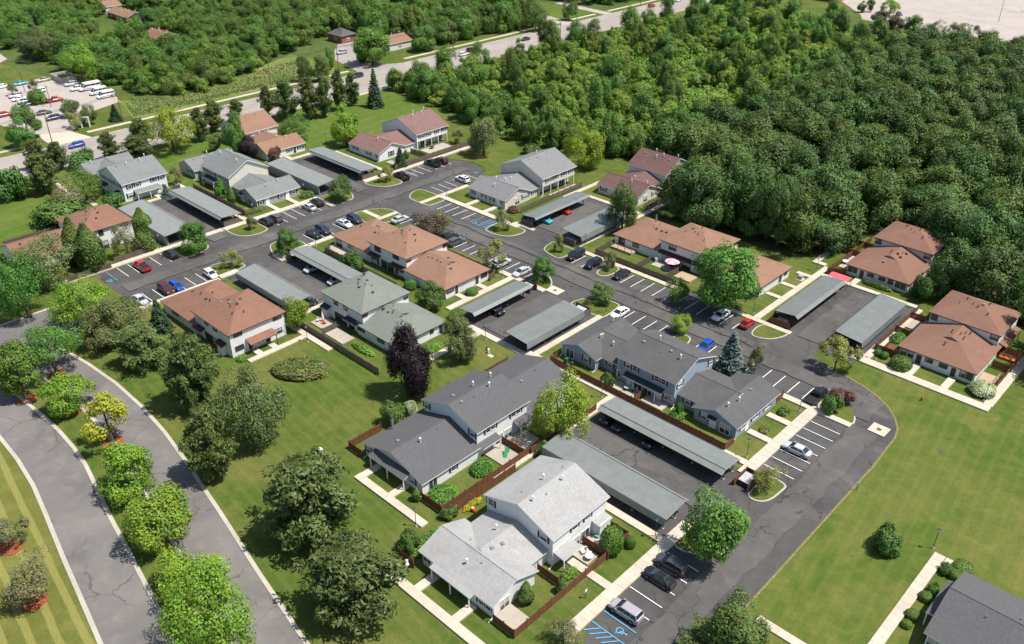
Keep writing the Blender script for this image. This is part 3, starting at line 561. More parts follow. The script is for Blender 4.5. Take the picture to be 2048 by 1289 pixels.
BLD={
'B16':{'roof': 'lightgrey', 'wall': 'white', 'trim': 'whitetrim', 'sh': 'blackshut', 'label': 'light grey roofed white house with fenced front patio', 'blocks': [(36.5, 49.9, -44.4, -32.1, 5.2, 7.6, 'gy'), (37.2, 48.8, -51.5, -43.4, 2.5, 4.2, 'gy'), (35.9, 50.3, -56.4, -47.6, 2.5, 4.2, 'gx')]},
'B14':{'roof': 'darkgrey', 'wall': 'white', 'trim': 'whitetrim', 'sh': 'blackshut', 'label': 'dark grey roofed white house beside the purple maple lawn', 'blocks': [(12.4, 25.8, -35.2, -22.8, 5.2, 7.6, 'gy'), (11.7, 26.2, -47.2, -34.0, 2.5, 4.9, 'gy'), (11.5, 26.2, -24.0, -10.7, 2.5, 4.9, 'gy')]},
'B15':{'roof': 'midgrey', 'wall': 'blue', 'trim': 'whitetrim', 'sh': 'maroonshut', 'label': 'blue sided house with dark grey roof and maroon shutters', 'blocks': [(27.5, 40.7, -2.2, 10.4, 5.2, 7.6, 'gx'), (14.6, 23.6, -2.6, 11.2, 2.5, 4.2, 'gy'), (18.5, 28.6, -0.9, 9.8, 2.5, 4.2, 'gx'), (44.2, 53.2, -2.5, 11.7, 2.5, 4.2, 'gy'), (39.5, 49.5, -0.9, 9.8, 2.5, 4.2, 'gx')]},
'B17':{'roof': 'darkgrey', 'wall': 'white', 'trim': 'whitetrim', 'sh': 'blackshut', 'label': 'dark grey roofed corner house with clipped shrubs by its porch', 'blocks': [(91.3, 116, -22.3, -8.4, 2.5, 4.9, 'gx')]},
'B10':{'roof': 'greengrey', 'wall': 'white', 'trim': 'darktrim', 'sh': None, 'label': 'grey green hip roofed house beside the purple maple', 'blocks': [(-31.0, -17.2, -24.6, -12.0, 5.2, 7.6, 'hip'), (-19.4, -6.8, -25.0, -11.6, 2.5, 5.0, 'hipE')]},
'B9':{'roof': 'redbrown', 'wall': 'white', 'trim': 'darktrim', 'sh': None, 'label': 'red brown hip roofed house beside the shrub bed lawn', 'blocks': [(-42.6, -28.8, -46.8, -34.0, 5.2, 7.7, 'hip'), (-55.7, -41.0, -47.1, -33.7, 2.5, 5.0, 'hipW')]},
'B8':{'roof': 'brown', 'wall': 'white', 'trim': 'darktrim', 'sh': None, 'label': 'long brown hip roofed house of three stepped blocks by the ribbed carport', 'blocks': [(-43.0, -29.4, -3.1, 9.8, 5.2, 7.7, 'hip'), (-56.4, -41.5, -3.5, 10.1, 2.5, 5.0, 'hipW'), (-31.0, -16.5, -3.4, 10.2, 2.5, 5.0, 'hipE')]},
'B11':{'roof': 'brown', 'wall': 'white', 'trim': 'darktrim', 'sh': None, 'label': 'brown hip roofed house with pink parasol beside the wood', 'blocks': [(4.4, 18.0, 43.6, 56.5, 5.2, 7.7, 'hip'), (-8.5, 6.0, 43.3, 57.1, 2.5, 5.0, 'hipW'), (16.4, 31.0, 43.5, 57.2, 2.5, 5.0, 'hipE')]},
'B12':{'roof': 'brownred', 'wall': 'cream2', 'trim': 'darktrim', 'sh': None, 'label': 'brown hip roofed house shaded by oaks at the wood edge', 'blocks': [(39.2, 52.8, 78.7, 91.2, 5.2, 7.7, 'hip'), (38.7, 53.1, 66.7, 80.0, 2.5, 4.9, 'hipS')]},
'B13':{'roof': 'brownred', 'wall': 'white', 'trim': 'darktrim', 'sh': None, 'label': 'brown hip roofed end house facing the open lawn', 'blocks': [(61.9, 75.4, 52.8, 65.1, 5.2, 7.7, 'hip'), (61.4, 75.8, 41.0, 54.2, 2.5, 4.9, 'hipS')]},
'B1':{'roof': 'redbrown', 'wall': 'white', 'trim': 'darktrim', 'sh': None, 'label': 'long red roofed house behind the twin arborvitaes', 'blocks': [(-107.0, -93.0, -47.0, -34.2, 5.2, 7.6, 'hip'), (-107.2, -94.0, -60.5, -45.6, 2.5, 4.9, 'gy')]},
'B2':{'roof': 'bluegrey', 'wall': 'white', 'trim': 'whitetrim', 'sh': 'blackshut', 'label': 'white gabled house with black shutters and grey roof', 'blocks': [(-131.2, -116.6, -26.1, -13.2, 5.0, 8.3, 'gy'), (-146.0, -137.0, -26.2, -12.5, 2.5, 4.6, 'gy'), (-142.0, -130.0, -24.5, -14.5, 2.5, 4.6, 'gx')]},
'B3':{'roof': 'bluegrey', 'wall': 'sage', 'trim': 'whitetrim', 'sh': 'blackshut', 'label': 'green grey gabled house with a cream end wall', 'wallx': 'cream', 'blocks': [(-115.3, -100.9, -4.2, 8.6, 5.0, 8.4, 'gx'), (-128.5, -118.5, -4.8, 9.2, 2.5, 4.6, 'gy'), (-123.5, -114.2, -3.3, 7.6, 2.5, 4.6, 'gx'), (-97.2, -87.6, -4.4, 9.3, 2.5, 4.6, 'gy'), (-102.1, -92.4, -3.4, 8.0, 2.5, 4.6, 'gx')]},
'B4':{'roof': 'brown', 'wall': 'white', 'trim': 'whitetrim', 'sh': 'blackshut', 'label': 'far brown gabled house beside the roadside pines', 'blocks': [(-144.1, -130.0, 18.2, 30.6, 5.0, 8.3, 'gy'), (-126.0, -116.4, 17.0, 31.0, 2.5, 4.6, 'gy'), (-131.2, -121.0, 19.0, 29.8, 2.5, 4.6, 'gx')]},
'B5':{'roof': 'maroon', 'wall': 'white', 'trim': 'whitetrim', 'sh': 'blackshut', 'label': 'maroon roofed white house beside the striped lawn', 'blocks': [(-109.0, -91.7, 53.9, 67.2, 5.0, 8.5, 'gy', 2.2), (-107.0, -92.2, 39.6, 50.1, 2.5, 4.8, 'gx'), (-107.2, -92.6, 44.8, 55.1, 2.5, 4.8, 'gy')]},
'B6':{'roof': 'midgrey2', 'wall': 'cream', 'trim': 'whitetrim', 'sh': 'blackshut', 'label': 'grey roofed cream house with long porch', 'blocks': [(-56.3, -39.8, 53.2, 67.2, 5.0, 8.4, 'gy', 2.2), (-54.7, -40.7, 39.8, 50.0, 2.5, 4.8, 'gx'), (-55.5, -41.0, 44.9, 54.4, 2.5, 4.8, 'gy')]},
'B7':{'roof': 'maroon2', 'wall': 'cream2', 'trim': 'whitetrim', 'sh': 'blackshut', 'label': 'weathered maroon roofed house beside the wood', 'blocks': [(-30.9, -17.8, 78.2, 90.9, 5.0, 8.2, 'gx'), (-31.5, -17.4, 65.7, 75.2, 2.5, 4.6, 'gx'), (-31.0, -18.1, 70.4, 79.4, 2.5, 4.6, 'gy')]}}
WINS={
'B16':[('-y',0,'win',37.7,4.28,0.97,1.15),('-y',0,'win',47.8,4.28,1.17,1.15),('+x',0,'win',-39.4,4.28,1.09,1.15),('+x',0,'win',-36.6,4.28,1.09,1.15),('+x',0,'slider',-37.0,1.02,1.72,1.8),('+x',0,'slider',-39.1,1.02,1.6,1.8),('+x',2,'slider',-53.8,1.02,1.6,1.8),('-y',2,'win',36.9,1.55,0.9,1.15),('-y',2,'door',46.3,1.07,0.95,1.9),('-y',2,'win',47.8,1.55,0.94,1.15),('-y',2,'win',49.1,1.55,0.9,1.15),('-y',2,'door',39.4,1.07,0.95,1.9),('-y',2,'win',41.8,1.55,1.06,1.15)],
'B14':[('-y',0,'win',13.4,4.28,0.9,1.15),('-y',0,'win',24.3,4.28,0.9,1.15),('+x',0,'win',-32.4,4.28,0.9,1.15),('+x',0,'win',-31.2,4.28,0.9,1.15),('+x',0,'win',-26.5,4.28,0.9,1.15),('+x',0,'win',-25.3,4.28,0.9,1.15),('+x',0,'slider',-29.9,1.02,1.6,1.8),('+x',0,'slider',-27.8,1.02,1.6,1.8),('+x',1,'win',-40.4,1.55,0.9,1.15),('+x',1,'slider',-44.7,1.02,1.6,1.8),('-y',1,'win',12.7,1.55,0.9,1.15),('-y',1,'win',23.5,1.55,0.9,1.15),('-y',1,'door',22.2,1.07,0.95,1.9),('-y',1,'door',15.1,1.07,0.95,1.9)],
'B15':[('-y',0,'win',30.2,4.26,0.9,1.18),('-y',0,'win',31.7,4.28,0.9,1.15),('-y',0,'win',36.4,4.28,0.91,1.15),('-y',0,'win',37.8,4.28,0.9,1.15),('-y',0,'win',28.25,1.55,0.9,1.21),('-y',0,'win',29.45,1.55,0.83,1.15),('-y',0,'win',38.7,1.55,0.7,1.15),('-y',0,'win',39.7,1.55,0.7,1.15),('-y',0,'slider',32.6,1.02,1.6,1.8),('-y',0,'slider',34.8,1.02,1.6,1.8),('-y',0,'door',30.6,1.07,0.87,1.9),('-y',0,'door',37.1,1.07,0.95,1.9),('+x',0,'win',-0.4,4.28,1.13,1.15),('+x',0,'win',9.3,4.28,1.03,1.15),('-y',1,'slider',17.0,1.02,1.84,1.8),('-y',1,'win',21.0,1.55,1.08,1.2),('-y',2,'win',25.3,1.55,0.99,1.15),('-y',3,'win',46.6,1.55,0.98,1.18),('-y',3,'door',48.3,1.08,1.08,1.93),('-y',3,'slider',50.7,1.02,1.78,1.8),('-y',4,'win',42.2,1.55,1.07,1.15),('+x',3,'door',1.5,1.07,0.99,1.9),('+x',3,'win',0.1,1.55,1.21,1.15),('+x',3,'win',4.1,1.55,1.82,1.15),('+x',3,'win',8.1,1.55,1.66,1.15)],
'B10':[('-y',0,'dwin',-26.2,4.31,1.19,1.09),('-y',0,'dwin',-23.0,4.3,1.11,1.1),('-y',0,'dslider',-25.9,1.02,1.99,1.8),('-y',0,'dslider',-23.9,1.02,1.41,1.8),('-y',0,'dslider',-21.5,1.02,1.6,1.8),('+x',0,'dwin',-23.5,4.5,1.06,0.7),('+x',0,'dwin',-13.1,4.42,0.98,0.85),('-y',1,'dwin',-11.7,1.55,2.01,0.7),('-y',1,'dwin',-17.8,1.55,2.13,0.7),('+x',1,'dwin',-15.5,1.55,0.8,0.7),('+x',1,'ddoor',-13.2,1.07,0.95,1.9)],
'B9':[('-y',0,'dwin',-37.6,4.38,1.26,0.93),('-y',0,'dwin',-34.4,4.36,1.35,0.97),('-y',0,'dslider',-37.6,1.02,2.61,1.8),('-y',0,'dslider',-34.9,1.02,2.19,1.8),('+x',0,'dwin',-44.6,4.5,1.68,0.7),('+x',0,'dwin',-36.0,4.5,1.71,0.7),('+x',0,'dwin',-44.7,1.55,1.7,0.9),('+x',0,'dwin',-36.1,1.55,1.6,0.94),('+x',0,'ddoor',-42.4,1.07,0.95,1.9),('+x',0,'ddoor',-38.6,1.07,0.95,1.9),('-y',1,'dwin',-50.4,1.55,2.42,0.7)],
'B8':[('-y',1,'dslider',-54.1,1.02,2.09,1.8),('-y',1,'dwin',-49.7,1.55,2.03,0.7),('-y',0,'dwin',-39.7,4.21,2.03,1.27),('-y',0,'dwin',-33.3,4.35,2.03,1.01),('-y',0,'dwin',-41.3,1.55,1.4,0.7),('-y',0,'ddoor',-39.9,1.07,0.8,1.9),('-y',0,'dslider',-37.7,1.02,1.87,1.8),('-y',0,'dslider',-35.4,1.02,1.9,1.8),('-y',0,'ddoor',-33.3,1.07,1.08,1.9),('-y',0,'dwin',-31.3,1.55,1.88,0.79),('+x',0,'dwin',-1.9,4.5,1.11,0.7),('+x',0,'dwin',8.7,4.44,1.03,0.81),('+x',2,'dwin',-1.6,1.55,1.91,0.7),('+x',2,'ddoor',0.2,1.07,0.95,1.9),('+x',2,'ddoor',6.3,1.07,0.98,1.9),('+x',2,'dwin',8.5,1.55,1.79,0.88)],
'B11':[('-y',1,'dslider',-6.0,1.08,1.71,1.91),('-y',1,'dwin',-1.9,1.55,1.66,0.9),('-y',0,'dwin',8.0,4.19,1.89,1.32),('-y',0,'door',5.4,1.07,0.95,1.9),('-y',0,'dslider',8.6,1.02,3.4,1.8),('-y',0,'dslider',12.0,1.02,2.18,1.8),('+x',0,'dwin',55.2,4.5,1.45,0.7),('+x',2,'ddoor',52.8,1.07,1.29,1.9),('+x',2,'dwin',55.1,1.55,1.31,0.7)],
'B12':[('-y',1,'dwin',39.9,1.55,0.79,1.26),('-y',1,'dwin',41.0,1.55,0.81,1.29),('-y',1,'ddoor',42.6,1.07,0.98,1.9),('-y',1,'dwin',44.5,1.55,1.4,0.7),('-y',1,'dwin',47.1,1.55,1.33,0.7),('-y',1,'dwin',49.0,1.55,1.01,1.05),('-y',1,'dwin',50.6,1.55,0.89,1.45),('-y',1,'dwin',51.8,1.55,0.91,1.57),('-y',0,'dwin',40.4,4.27,1.28,1.15),('-y',0,'dwin',51.5,4.29,1.23,1.12)],
'B13':[('-y',1,'dwin',62.6,1.55,0.92,1.61),('-y',1,'dwin',63.9,1.55,0.94,1.42),('-y',1,'ddoor',65.5,1.07,1.0,1.9),('-y',1,'dwin',67.3,1.55,1.33,0.7),('-y',1,'dwin',69.9,1.55,1.37,0.7),('-y',1,'ddoor',71.8,1.07,0.95,1.9),('-y',1,'dwin',73.4,1.55,0.92,1.46),('-y',1,'dwin',74.6,1.55,0.88,1.52),('-y',0,'dwin',63.1,4.27,1.12,1.17),('-y',0,'dwin',74.2,4.33,1.19,1.04),('+x',0,'dwin',58.6,4.5,2.01,0.7)],
'B1':[('+x',0,'dwin',-42.1,4.22,0.96,1.27),('+x',0,'dwin',-38.9,4.47,0.8,0.75),('+x',0,'dslider',-41.9,1.02,1.66,1.8),('+x',0,'dslider',-39.2,1.02,1.6,1.8),('+x',0,'dwin',-36.1,4.47,0.81,0.75)],
'B2':[('-y',0,'win',-129.5,4.08,2.26,1.15),('-y',0,'win',-125.6,4.08,2.36,1.15),('-y',0,'win',-122.9,4.08,2.13,1.15),('-y',0,'win',-119.2,4.08,1.52,1.15),('+x',0,'win',-23.9,4.02,0.9,1.26),('+x',0,'win',-21.8,4.08,0.96,1.15),('+x',0,'win',-17.3,4.08,0.9,1.15),('+x',0,'win',-15.1,4.08,0.9,1.15),('+x',0,'win',-24.1,1.55,1.33,1.31),('+x',0,'door',-21.7,1.07,0.95,1.9),('+x',0,'door',-17.9,1.07,0.95,1.9),('+x',0,'win',-15.8,1.55,0.9,1.15)],
'B3':[('-y',0,'win',-113.8,4.08,1.95,1.15),('-y',0,'win',-109.6,4.08,1.7,1.15),('-y',0,'win',-107.1,4.08,1.48,1.15),('-y',0,'win',-102.8,4.08,1.44,1.15),('+x',3,'win',-2.9,1.55,0.9,1.24),('+x',3,'door',-0.9,1.07,0.95,1.9),('+x',3,'win',3.4,1.55,1.28,1.15),('+x',3,'door',5.2,1.07,0.95,1.9),('+x',3,'win',7.2,1.55,1.1,1.15),('-y',3,'door',-95.0,1.07,1.1,1.9),('-y',3,'slider',-91.5,1.02,1.6,1.8),('-y',1,'win',-122.2,1.55,2.19,1.15)],
'B4':[('+x',1,'win',25.1,1.55,1.21,1.15),('+x',1,'ddoor',27.0,1.07,0.95,1.9),('+x',1,'win',28.8,1.55,0.9,1.15),('+x',1,'win',30.0,1.55,0.9,1.31),('-y',0,'win',-142.7,4.02,1.56,1.26)],
'B5':[('+x',0,'win',56.3,4.08,1.79,1.15),('+x',0,'win',59.1,4.08,1.09,1.15),('+x',0,'win',62.4,4.08,1.11,1.15),('+x',0,'win',65.6,4.08,2.0,1.15),('+x0',0,'slider',58.3,1.02,1.6,1.8),('+x0',0,'slider',60.9,1.02,1.6,1.8),('+x0',0,'door',63.1,1.07,0.99,1.9),('+x0',0,'slider',65.8,1.02,1.6,1.8),('+x',1,'win',44.5,1.45,1.22,1.5),('-y',1,'win',-104.0,1.55,2.4,1.15),('-y',1,'win',-97.6,1.55,1.84,1.15),('-y',1,'door',-95.1,1.07,0.76,1.9),('-y',1,'win',-93.7,1.55,1.44,1.15)],
'B6':[('+x',0,'win',56.0,4.07,1.81,1.16),('+x',0,'win',58.8,4.08,1.25,1.15),('+x',0,'win',62.2,4.08,1.41,1.15),('+x',0,'win',65.3,4.08,1.82,1.15),('+x0',0,'slider',59.5,1.02,1.6,1.8),('+x0',0,'slider',63.9,1.02,1.91,1.8),('+x0',0,'door',61.9,1.07,0.95,1.9),('+x',1,'slider',44.7,1.02,1.6,1.8),('+x',1,'win',47.8,1.55,2.04,1.15),('+x',2,'win',51.6,1.55,1.55,1.15),('-y',1,'win',-53.0,1.55,1.47,1.15),('-y',1,'win',-49.1,1.55,1.26,1.15),('-y',1,'win',-46.0,1.55,1.2,1.15),('-y',1,'door',-43.6,1.07,0.88,1.9),('-y',1,'win',-42.3,1.55,1.12,1.15)],
'B7':[('+x',0,'win',80.5,4.08,1.47,1.15),('+x',0,'win',84.1,4.08,1.11,1.15),('-y',1,'win',-29.4,1.55,1.39,1.28),('+x',1,'slider',69.3,1.02,1.64,1.8),('+x',1,'win',73.2,1.55,1.68,1.15),('-y',1,'win',-24.4,1.55,1.46,1.15)],
'B17':[('-y',0,'slider',92.7,1.02,1.6,1.8)]}
# ------------------------------------------------------------------ ground and roads
def sheet(name,pts,mat,z,parent=None,**kw):
    m=MB(); m.poly([(x,y,z) for x,y in pts]); return m.build(name,mat,parent,**kw)
def rect(x0,x1,y0,y1): return [(x0,y0),(x1,y0),(x1,y1),(x0,y1)]
S=dict(kind='structure')
sheet('ground',rect(-1500,1300,-900,1500),'grass',0,**S)
sheet('lawn',[(-60,-130),(60,-130),(60,-93.2),(17.7,-92.6),(8.2,-91.2),(-.3,-89.9),(-11.6,-88.0),(-21.1,-86.8),(-33.2,-85.8),(-60,-86)],'grass_striped',.004,**S)
sheet('lawn',[(-151.5,-120),(-151.5,82),(-112,82),(-112,36),(-116,-40),(-118,-120)],'grass_green',.004,**S)
sheet('lawn',[(-150,34),(-112,34),(-112,80),(-150,92)],'grass_green',.008,**S)
sheet('lawn',[(73,-130),(200,-130),(200,40),(58.6,34.3),(57.6,29),(61.4,28),(64.7,26.6),(67.5,24.8),(69.8,22.4),(71.4,19.8),(72.1,17),(72.4,12.5),(72.8,6)],'grass_open',.004,**S)
sheet('woodland_floor',[(-12,62),(0,66),(28,66),(31,78),(36,94),(56,94),(58,72),(77,68),(90,60),(160,60),(160,420),(-30,330),(-45,240),(-30,140),(-40,98),(-55,90),(-34,92),(-14,84)],'woodland_floor',.006,**S)
sheet('scrub_ground',[(-152,93),(-112,86),(-80,82),(-55,90),(-40,98),(-30,140),(-45,240),(-30,325),(-95,335),(-152,300)],'grass_wild',.006,**S)
sheet('scrub_ground',[(-600,-40),(-262,10),(-240,24),(-210,24),(-190,32),(-188,90),(-200,100),(-215,110),(-188,130),(-184,330),(-300,600),(-900,500)],'grass_wild',.006,**S)
sheet('meadow',[(-209,15),(-184,9),(-184,92),(-200,99),(-222,96),(-208,64),(-196,40),(-198,24)],'meadow_grass',.010,**S)
sheet('lawn',rect(-330,-300,55,75),'grass_green',.012,**S); sheet('lawn',rect(-240,-184,195,255),'grass_green',.012,**S)
ROADS=[]
def road(name,pts,mat='asphalt'): o=sheet(name,pts,mat,zlift(),**S); return o
lotE=road('parking_lot',[(59.4,-48.6),(61.6,-52),(61.6,-120),(72.3,-120),(72.3,-25),(72.1,2),(72.1,6.6),(71.8,12.1),(71.6,16.6),(70.9,19.3),(69.4,21.8),(67.2,24.2),(64.5,25.9),(61.3,27.3),(57.5,28.2),(53.5,28.9),(50,31),(49.5,33.8),(46,33.8),(46,15.2),(59.4,15.2)])
lotM=road('parking_lot',rect(-58,46.2,15.2,33.6)); lotW=road('parking_lot',[(-81.6,-49.8),(-60.7,-49.8),(-60.7,9),(-57.5,15),(-57.5,33.6),(-61.5,34.6),(-61.5,52),(-65,55.8),(-68.5,58),(-74.5,58.2),(-78.5,55.8),(-81.6,55.4)])
court=[road('carport_court',rect(*r)) for r in((31.8,60,-28.6,-8.0),(-9.2,10.6,-6.6,16),(-61.2,-34.3,-30,-10.8),(-112.2,-81,-32.2,-11.2),(-112.2,-81,11.4,32.6),(-33,-13.9,33,61.2),(37.4,56.8,33,61.8))]
blvdE=[(-62,-68.8),(-53.8,-67.5),(-46.8,-66.6),(-37,-65.9),(-26.6,-66.0),(-17.4,-66.7),(-8.6,-67.9),(-1.3,-69.1),(6.4,-70.3),(16.1,-72),(21.2,-72.9),(26.3,-73.7),(35.9,-75.2),(48,-77.2),(70,-81)]
medE=[(-60,-74.6),(-46,-73.4),(-36,-72.8),(-25,-72.9),(-17,-73.6),(-8,-75.1),(-4.6,-75.6),(3.8,-77),(8.8,-77.8),(18,-79.4),(30,-81.4),(48,-84.5),(70,-88)]
medW=[(-62,-81.8),(-50.8,-80.5),(-44.6,-79.6),(-36.3,-79),(-30.1,-78.8),(-23.8,-79),(-18.4,-79.5),(-12.6,-80.5),(-4.5,-82),(2.2,-83),(8.5,-84),(13.6,-84.8),(21.1,-86),(34,-88.4),(48,-91),(70,-95)]
kerbW=[(-62,-88.5),(-50,-87),(-36.7,-85.7),(-27.4,-85.9),(-19.2,-86.6),(-11.6,-87.8),(-.3,-89.7),(8.2,-91),(17.7,-92.5),(34,-95.2),(48,-97.6),(70,-101.5)]
bvd=road('road',blvdE+medE[::-1],'asphalt_boulevard'); road('road',medW+kerbW[::-1],'asphalt_boulevard')
road('road',[(-73.4,-110),(-73.4,-61),(-62,-61),(-58,-66),(-58,-110)],'asphalt_boulevard')
def kerb(pts,wd=.62,h=.12,side=1,name='kerb',mat='kerb_concrete'):
    # each kerb stone length of a few metres is one piece
    root=obj(name,None,None,(pts[0][0],pts[0][1],0),**S); root.empty_display_size=.3
    P0=Vector(pts[0])
    def off(i):
        a=Vector(pts[max(i-1,0)]); b=Vector(pts[min(i+1,len(pts)-1)]); d=(b-a).normalized(); return Vector((-d.y,d.x))*side
    for i in range(len(pts)-1):
        a,b=Vector(pts[i]),Vector(pts[i+1]); oa,ob=off(i)*wd,off(i+1)*wd; n=max(1,int((b-a).length/3))
        for k in range(n):
            g=.012/max((b-a).length,.1)
            p=a.lerp(b,k/n+g)-P0; q=a.lerp(b,(k+1)/n-g)-P0; op=oa.lerp(ob,k/n); oq=oa.lerp(ob,(k+1)/n)
            m=MB(); ring=[p,q,q+oq,p+op] if side<0 else [p,p+op,q+oq,q]
            ring=[(v.x,v.y) for v in ring][::-1]
            m.prism(ring,0,h); m.build('kerb_stone',mat,root)
kerb(blvdE,.6,.13,1); kerb(medE,.6,.13,-1); kerb(medW,.6,.13,1); kerb(kerbW,.6,.13,-1); kerb([(-73.4,-110),(-73.4,-86),(-73.4,-61)],.6,.13,1)
# main road and side roads
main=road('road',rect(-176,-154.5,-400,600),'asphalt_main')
for yy in range(-150,330,9):
    m=MB(); m.box(-165.35,-165.2,yy,yy+8.9,0,.03); m.build('lane_line','yellow_paint',main,(0,0,.09)); 
    if yy%18==0:
        for xx in(-169,-161.5):
            m=MB(); m.box(xx,xx+.14,yy,yy+4,0,.03); m.build('lane_line','white_paint',main,(0,0,.09))
for x,s_ in((-176,-1),(-154.5,1)):
    for a,b in((-160,-24),(-5,97),(120,340)) if s_<0 else ((-160,330),):
        n=int((b-a)/3.05); root=obj('kerb',None,None,(x,a,0),**S)
        u=MB(); u.box(0 if s_>0 else -.5,.5 if s_>0 else 0,0,3.0,0,.13); me=u.mesh('kerb_stone',['kerb_concrete'])
        for k in range(n): obj('kerb_stone',me,root,(0,k*3.05,0))
road('road',[(-176,-21),(-176,-9),(-186,-11),(-191,-12),(-191,-20),(-182,-21)],'concrete')
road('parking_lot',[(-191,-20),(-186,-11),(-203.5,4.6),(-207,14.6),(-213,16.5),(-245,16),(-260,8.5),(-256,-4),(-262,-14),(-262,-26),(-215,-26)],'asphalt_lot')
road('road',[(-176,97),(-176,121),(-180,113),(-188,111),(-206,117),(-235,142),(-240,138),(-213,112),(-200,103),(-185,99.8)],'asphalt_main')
road('road',[(-255,-40),(-262,-28),(-300,10),(-345,15),(-345,10),(-305,4),(-270,-34)],'asphalt_lot')
road('driveway',[(-176,219),(-176,227),(-200,231),(-235,246),(-235,241),(-201,225)],'asphalt_lot'); road('driveway',[(-176,252),(-176,258),(-215,262),(-215,257)],'asphalt_lot')
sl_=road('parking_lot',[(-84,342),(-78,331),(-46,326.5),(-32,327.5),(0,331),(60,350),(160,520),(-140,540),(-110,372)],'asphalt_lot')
# ------------------------------------------------------------------ traffic islands with kerbs
def inset(pts,d):
    c=Vector((sum(p[0] for p in pts)/len(pts),sum(p[1] for p in pts)/len(pts))); out=[]
    n=len(pts)
    for i in range(n):
        a,b,e=Vector(pts[i-1]),Vector(pts[i]),Vector(pts[(i+1)%n]); n1=(b-a).normalized(); n2=(e-b).normalized()
        n1=Vector((-n1.y,n1.x)); n2=Vector((-n2.y,n2.x)); k=(n1+n2); 
        k=k/max(.35,(1+n1.dot(n2))); out.append((b.x+k.x*d,b.y+k.y*d))
    return out
def ccw(p): return p if sum(p[i-1][0]*p[i][1]-p[i][0]*p[i-1][1] for i in range(len(p)))>0 else p[::-1]
def smooth(p,it=1):
    for _ in range(it):
        q=[]
        for i in range(len(p)):
            a,b=Vector(p[i]),Vector(p[(i+1)%len(p)]); 
            if (a-b).length<6.5: q+= [tuple(a.lerp(b,.25)),tuple(a.lerp(b,.75))]
            else: q+=[tuple(a.lerp(b,.1)),tuple(a.lerp(b,.9))]
        p=q
    return p
ISL=[[(-82,-33),(-74.5,-31.4),(-75,-26.8),(-76,-24.8),(-78.1,-23.9),(-81.5,-23.8)],[(-66.2,-30.6),(-67.2,-29.3),(-67.1,-27.1),(-64.9,-24.1),(-61,-23.5),(-60.4,-31.3)],
[(-83,-16.6),(-79.4,-17.2),(-75.7,-16.2),(-74.2,-13.2),(-74.5,-9),(-83,-9)],[(-74.9,9.8),(-75.2,17.1),(-77.2,18.8),(-79.7,19.6),(-83,19.4),(-83,9.8)],
[(-60.0,-17.1),(-65.6,-15),(-67.2,-13.6),(-67.2,-11.6),(-66.3,-8),(-60,-7.4)],[(-66.5,9.8),(-67.5,12.1),(-67.2,14.7),(-65.5,18),(-62.5,19.8),(-59.1,19.7),(-56.6,18.6),(-56.4,14),(-59.5,9.8)],
[(-57,27.8),(-64.4,27.5),(-66.5,29.1),(-68.1,32),(-67.6,34.4),(-57,34.8)],[(-83,26.2),(-80,26.2),(-76.6,27.7),(-74.9,30),(-74.5,34.3),(-83,35.5)],
[(-36.8,34.5),(-36.3,27.1),(-31,27.4),(-28.2,29.3),(-27.6,34.5)],[(-11.9,27.8),(-17,28.6),(-18.7,30),(-19.3,33.4),(-19,34.4),(-11.7,34.4)],[(-2.2,34.2),(-1.9,28),(1.5,28.1),(1.8,34.2)],
[(-10,14.2),(-9.8,19),(-8.6,20.5),(-5.9,18.9),(-4.1,16.5),(-4.0,14.2)],[(2.8,13.5),(4.2,18),(5.4,19.6),(8.5,20.7),(11.8,20.8),(12.5,13.5)],[(58.1,15.2),(58.1,19.9),(60.8,20.3),(62.6,19.9),(64.8,17.3),(65.4,14.6)],
[(59.2,-29.9),(63.3,-28.4),(65.2,-27.2),(65.4,-24.6),(64.3,-23),(60,-21.6),(57.6,-25)],[(61.2,-12.8),(63,-13.3),(64.6,-11.8),(64.9,-8),(64.8,-6.4),(61.2,-6.2)],[(36.6,34.4),(37,28.9),(39.5,28.9),(41.9,30.6),(43.2,35)],[(26.6,14.6),(27,20),(30.2,20),(30.6,14.6)]]
for p in ISL:
    p=smooth(ccw(p),2); m=MB(); m.prism(p,0,.14); o=m.build('traffic_island','kerb_concrete',None,(0,0,.0),**S)
    q=inset(p,.28); m=MB(); m.prism(q,.05,.19); m.build('turf','grass',o)
m=MB(); p=smooth(ccw([(-82.5,56),(-78.3,56),(-74.3,58.4),(-68.6,58.3),(-64.6,56),(-61.4,52.2),(-58,52.2),(-58,60),(-82.5,60)]),1); m.prism(p,0,.12); m.build('verge','grass',None,**S)
